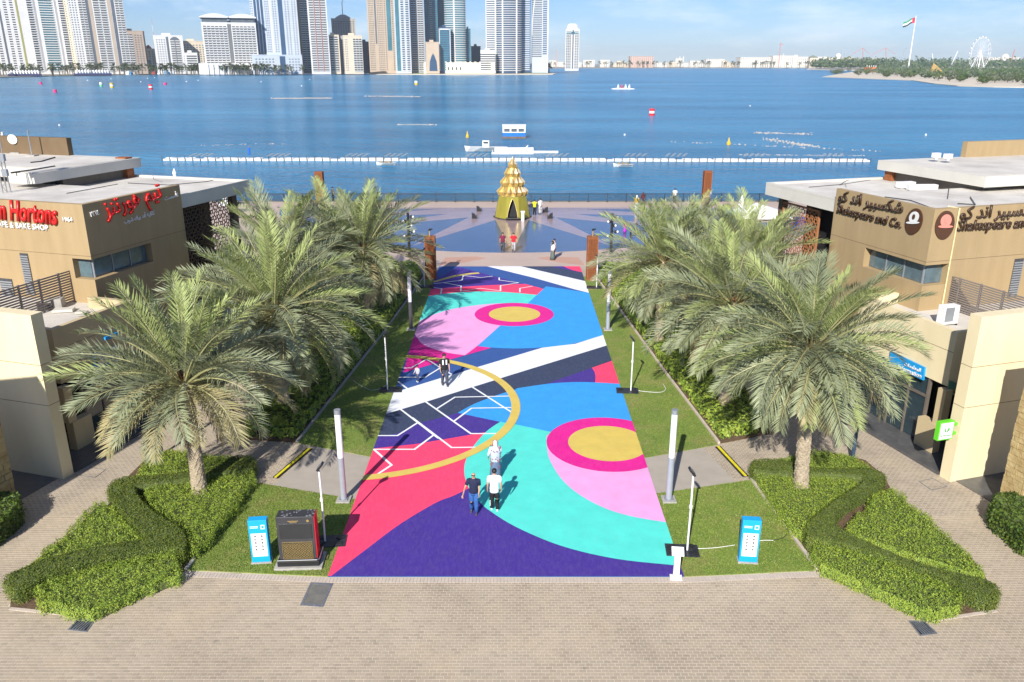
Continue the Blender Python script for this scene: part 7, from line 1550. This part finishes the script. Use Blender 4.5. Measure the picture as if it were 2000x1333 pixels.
# ---------------------------------------------------------------- on the water
rackm = mat('rack_grey', (.42, .40, .36), .8); pontm = mat('pontoon_white', (.72, .71, .68), .6, var=.12, vscale=.8); birdm = mat('bird_pale', (.36, .33, .29), .8, var=.2)
pa, pb = G(320, 313.5, WZ), G(1697, 316, WZ); t = root('floating_breakwater', (0, 156.7, WZ), 'long white floating breakwater of blocks stretching across the water', 'breakwater'); n = 92
bk = M(); L_ = (pb - pa).length / n; bk.box(-L_ / 2 + .05, L_ / 2 - .05, -.6, .6, -.2, .32); bme = bk.mesh('float_block', pontm); ang = math.atan2((pb - pa).y, (pb - pa).x)
bk2 = M(); bk2.box(-L_ / 2 + .05, L_ / 2 - .05, -.35, .35, -.2, .36); bme2 = bk2.mesh('float_block', pontm)
for i in range(n):
    p = pa.lerp(pb, (i + .5) / n); o = link('float_block', bme, t, (p.x, p.y - 156.7, rnd.uniform(-.04, .04))); o.rotation_euler = (0, 0, ang + rnd.uniform(-.02, .02))
    if i % 9 != 4: o = link('float_block', bme2, t, (p.x + rnd.uniform(-.2, .2), p.y - 156.7 + 1.35, rnd.uniform(-.03, .03))); o.rotation_euler = (0, 0, ang + rnd.uniform(-.03, .03))
m = M()
for i in range(n + 1): p = pa.lerp(pb, i / n); m.cyl((p.x, p.y - .75), .07, .07, WZ - .3, WZ + .85, 6)
m.build('mooring_pin', darkgrey, t)['kind'] = 'stuff'
for px in (390, 541, 694, 770, 928, 1084, 1237, 1316, 1468, 1620):
    p = G(px, 310, WZ); ft = root('raised_rack', (p.x, p.y, WZ), 'raised white frame on the breakwater, %s' % {390: 'first from its left end', 541: 'second from its left end', 694: 'third from its left end', 770: 'above the small left raft', 928: 'left of the sculpture tip', 1084: 'right of the sculpture tip', 1237: 'above the small right raft', 1316: 'third from its right end', 1468: 'crowded with birds', 1620: 'last at the right end'}[px], 'frame')
    m = M()
    for k in range(4): x_ = p.x - 1.8 + k * 1.1; m.bar((x_, p.y - .8, WZ + .5), (x_ + .9, p.y + .5, WZ + .95), .07); m.bar((x_ + .3, p.y - .8, WZ + .5), (x_ + 1.2, p.y + .5, WZ + .95), .06)
    m.build('slat', rackm, ft)
def birds(px0, px1, py0, py1, n, z, lab, spread=1.0, sz=.3):
    m = M()
    for i in range(n):
        f = rnd.random(); p = G(px0 + (px1 - px0) * f + rnd.uniform(-1, 1), py0 + (py1 - py0) * f + rnd.gauss(0, spread), WZ); s_ = sz * rnd.uniform(.4, .9); m.add([(p.x - s_, p.y, z), (p.x, p.y - s_ * .6, z), (p.x + s_, p.y, z + s_ * .5), (p.x, p.y + s_ * .6, z), (p.x, p.y, z + s_ * .9)], [(0, 1, 4), (1, 2, 4), (2, 3, 4), (3, 0, 4)])
    o = m.build('birds', birdm); o['kind'] = 'stuff'
birds(1440, 1690, 309, 311, 110, -.6, '', .6, .2)
birds(1472, 1590, 260, 263, 110, WZ, '', .8, .3); birds(1490, 1600, 272, 288, 130, WZ, '', 1.6, .3); birds(1300, 1720, 277, 296, 60, WZ, '', .7, .28); birds(530, 648, 193.5, 193, 220, WZ + .1, '', .35, .55); birds(710, 820, 189, 190, 160, WZ + .1, '', .5, .5); birds(775, 855, 244.5, 245, 70, WZ + .05, '', .5, .35); birds(380, 560, 285, 281, 30, WZ, '', .5, .25)
# house boat
p = G(1004, 271, WZ); W_ = 46 / 1580 * 199; t = root('floating_cabin', (p.x, p.y, WZ), 'white and blue floating cabin with three windows on a raft', 'houseboat'); x_, y_ = p.x, p.y; wb = W_ / 2
m = M(); m.box(x_ - wb, x_ + wb, y_, y_ + 4, WZ - .2, WZ + .45); m.build('raft', mat('raft_dark', (.16, .12, .08), .9, var=.3, vscale=2), t)
m = M(); m.box(x_ - wb + .1, x_ + wb - .1, y_ + .2, y_ + 3.8, WZ + .45, WZ + 1.35); m.build('blue_hull', mat('cabin_blue', (.01, .16, .55), .5), t); m = M(); m.box(x_ - wb + .1, x_ + wb - .1, y_ + .2, y_ + 3.8, WZ + 1.352, WZ + 2.95); m.build('wall', white, t)
m = M(); m.box(x_ - wb, x_ + wb, y_ + .05, y_ + 4, WZ + 2.95, WZ + 3.12); m.build('roof', tw, t)
for k in (-1, 0, 1): m = M(); m.box(x_ + k * 1.75 - .68, x_ + k * 1.75 + .68, y_ + .14, y_ + .195, WZ + 1.6, WZ + 2.35); m.build('window', fm_['win'], t)
# boats
def boat(px, py, L_, wd, h, lab, cabin=True, mt=pontm, name='white_boat', cat='boat'):
    p = G(px, py, WZ); t = root(name, (p.x, p.y, WZ), lab, cat); m = M(); st = [(-.5, .75, .0), (-.3, 1, .0), (.1, 1, .0), (.35, .6, .1), (.5, .05, .25)]
    vs = []
    for (f, w_, rz) in st: vs += [(p.x - f * L_, p.y - w_ * wd / 2, WZ + h + rz), (p.x - f * L_, p.y + w_ * wd / 2, WZ + h + rz), (p.x - f * L_ * .92, p.y, WZ - .15)]
    fs = []
    for i in range(len(st) - 1): b = i * 3; fs += [(b, b + 3, b + 5, b + 2), (b + 1, b + 2, b + 5, b + 4), (b, b + 1, b + 4, b + 3)]
    fs.append((0, 2, 1)); m.add(vs, fs); m.build('hull', mt, t)
    if cabin: m = M(); m.box(p.x - .7, p.x + .7, p.y - .4, p.y + .4, WZ + h, WZ + h + 1.3); m.build('console', white, t); m = M(); m.box(p.x - .5, p.x + .5, p.y - .42, p.y - .405, WZ + h + .7, WZ + h + 1.1); m.build('windscreen', glass, t)
    return t
boat(949, 296, 9, 2.2, .9, 'white speedboat moored left of the white jetty section'); boat(1217, 174.5, 0, 0, 0, '', False) if False else None
p = G(1001, 301, WZ); t = root('jetty_section', (p.x, p.y, WZ), 'separate white floating jetty section behind the sculpture tip', 'jetty')
for k, (dx, w_, h) in enumerate(((0, 8.5, .5), (.3, 8, 1.5))): m = M(); m.box(p.x + dx - w_ / 2, p.x + dx + w_ / 2, p.y + k * 2.2 - .5, p.y + k * 2.2 + .5, WZ - .1, WZ + h * .7); m.build('float', pontm, t)
for k in range(9): m = M(); m.box(p.x - 4.1 + k, p.x - 4.0 + k, p.y - .6, p.y - .5, WZ, WZ + .9); m.build('post', pontm, t)
p = G(1056, 299, WZ); t = root('narrow_jetty', (p.x, p.y, WZ), 'narrow white float to the right of the jetty section', 'jetty'); m = M(); m.box(p.x - 3.8, p.x + 3.6, p.y - .3, p.y + .3, WZ - .1, WZ + .4); m.build('float', pontm, t); m = M(); m.bar((p.x - 3.8, p.y, WZ + .3), (p.x - 2.6, p.y, WZ + 1.5), .2); m.build('strut', pontm, t)
for (x_, y_, lab) in ((754, 323, 'small raft with birds in front of the breakwater on the left'), (1217, 326, 'small white boat in front of the breakwater on the right')):
    t = boat(x_, y_, 3.6, 1.2, .4, lab, False); m = M(); p = G(x_, y_, WZ)
    for k in range(3): m.cb((p.x - .8 + k * .8, p.y, WZ + .6), (.5, .3, .25), .4 * k)
    m.build('seat', mat('raft_brown_%d' % x_, (.30, .22, .10), .8), t)
p = G(1217, 175, WZ); t = root('rowing_boat', (p.x, p.y, WZ), 'long white rowing boat with its crew far out on the water', 'boat'); m = M(); Lb = 47 / 1671 * p.y; m.tube([(p.x - Lb / 2, p.y, WZ + .3), (p.x - Lb * .3, p.y, WZ + .3), (p.x + Lb * .3, p.y, WZ + .3), (p.x + Lb / 2, p.y, WZ + .3)], [.1, .7, .7, .1], 6); m.build('hull', white, t)
for k in range(4): m = M(); m.loft([(p.x - 3.5 + k * 2.6, p.y, WZ + .6, .6, .5), (p.x - 3.5 + k * 2.6, p.y, WZ + 2.2, .7, .5), (p.x - 3.5 + k * 2.6, p.y, WZ + 2.6, .3, .3), (p.x - 3.5 + k * 2.6, p.y, WZ + 3.1, .35, .35), (p.x - 3.5 + k * 2.6, p.y, WZ + 3.4, .1, .1)], n=8); m.build('rower', [tw, tr_, tw, tw][k], t)
def buoy(px, py, r_, h, mts, lab, cone=False, grp=None):
    r_ *= .8; h *= .8
    p = G(px, py, WZ); t = root('buoy', (p.x, p.y, WZ), lab, 'buoy', grp); n = len(mts)
    if cone: m = M(); m.loft([(p.x, p.y, WZ - .2, r_, r_), (p.x, p.y, WZ + h * .35, r_, r_), (p.x, p.y, WZ + h * .45, r_ * .55, r_ * .55), (p.x, p.y, WZ + h, r_ * .15, r_ * .15)], n=10); m.build('float', mts[0], t); return
    for i, mt in enumerate(mts): m = M(); m.cyl((p.x, p.y), r_, r_ * (1 if i < n - 1 else .96), WZ + h * i / n + (.002 if i else -.2), WZ + h * (i + 1) / n, 14); m.build('band', mt, t)
yb_ = mat('buoy_yellow', (.70, .45, .03), .5); rb_ = mat('buoy_red', (.75, .02, .03), .5); gb_ = mat('buoy_green', (.15, .55, .25), .5); pk_ = mat('buoy_pink', (.75, .03, .18), .5)
buoy(1273, 226, 1.25, 2.9, [rb_, white, rb_], 'red and white striped drum buoy on the right'); buoy(1423, 283, .55, 2.0, [yb_], 'yellow cone buoy on the right before the birds', True); buoy(913, 269, .5, 1.9, [yb_], 'yellow cone buoy left of the floating cabin', True)
buoy(813, 166, 1.8, 4.0, [yb_, white], 'yellow and white drum buoy in the far middle'); buoy(295, 175, 1.7, 4.2, [rb_, white, rb_], 'red and white drum buoy far out on the left'); buoy(219, 172, 1.7, 4.4, [yb_, white, yb_], 'yellow and white drum buoy far out on the left'); buoy(198, 169.5, 1.5, 4.0, [gb_, white], 'green and white drum buoy far out on the left')
buoy(108, 181, 1.3, 2.2, [pk_], 'pink buoy closest to the left edge'); buoy(323, 166, 1.6, 2.2, [pk_], 'pink buoy right of the red and white drum'); buoy(80, 165, 1.6, 2.2, [pk_], 'pink buoy near the left shore under the skyscraper')
for (x_, y_) in ((116, 246), (275, 161), (387, 158), (364, 160.5), (510, 161), (605, 156.5), (589, 169), (1808, 265), (1220, 265), (1465, 208), (302, 153), (288, 154), (217, 155), (171, 158)): buoy(x_, y_, .28 * (1 + (200 - min(200, y_)) / 40), .5 * (1 + (200 - min(200, y_)) / 40), [white], 'tiny white float on the open water', grp='tiny white floats on the water')
p = G(488, 309, WZ); t = root('person', (p.x, p.y, WZ + .5), 'person in bright blue standing on the left part of the breakwater', 'person'); m = M(); m.loft([(p.x, p.y, WZ + .5, .14, .12), (p.x, p.y, WZ + 1.2, .2, .15), (p.x, p.y, WZ + 1.9, .24, .15), (p.x, p.y, WZ + 2.0, .08, .08)], n=10); m.build('clothes', mat('blue_clothes', (.01, .12, .55), .7), t); m = M(); m.ball((p.x, p.y, WZ + 2.12), .12); m.build('head', skind, t)

# ---------------------------------------------------------------- air
hz_ = bpy.data.materials.new('haze_air'); hz_.use_nodes = True; nt = hz_.node_tree; nt.nodes.remove(nt.nodes['Principled BSDF'])
pv = nt.nodes.new('ShaderNodeVolumePrincipled'); pv.inputs['Color'].default_value = (.82, .92, 1, 1); pv.inputs['Density'].default_value = .00007; pv.inputs['Anisotropy'].default_value = .0
nt.links.new(pv.outputs[0], nt.nodes['Material Output'].inputs['Volume'])
m = M(); m.box(-9200, 9200, -60, 14200, -5, 235); tag(m.build('haze', hz_), kind='stuff')
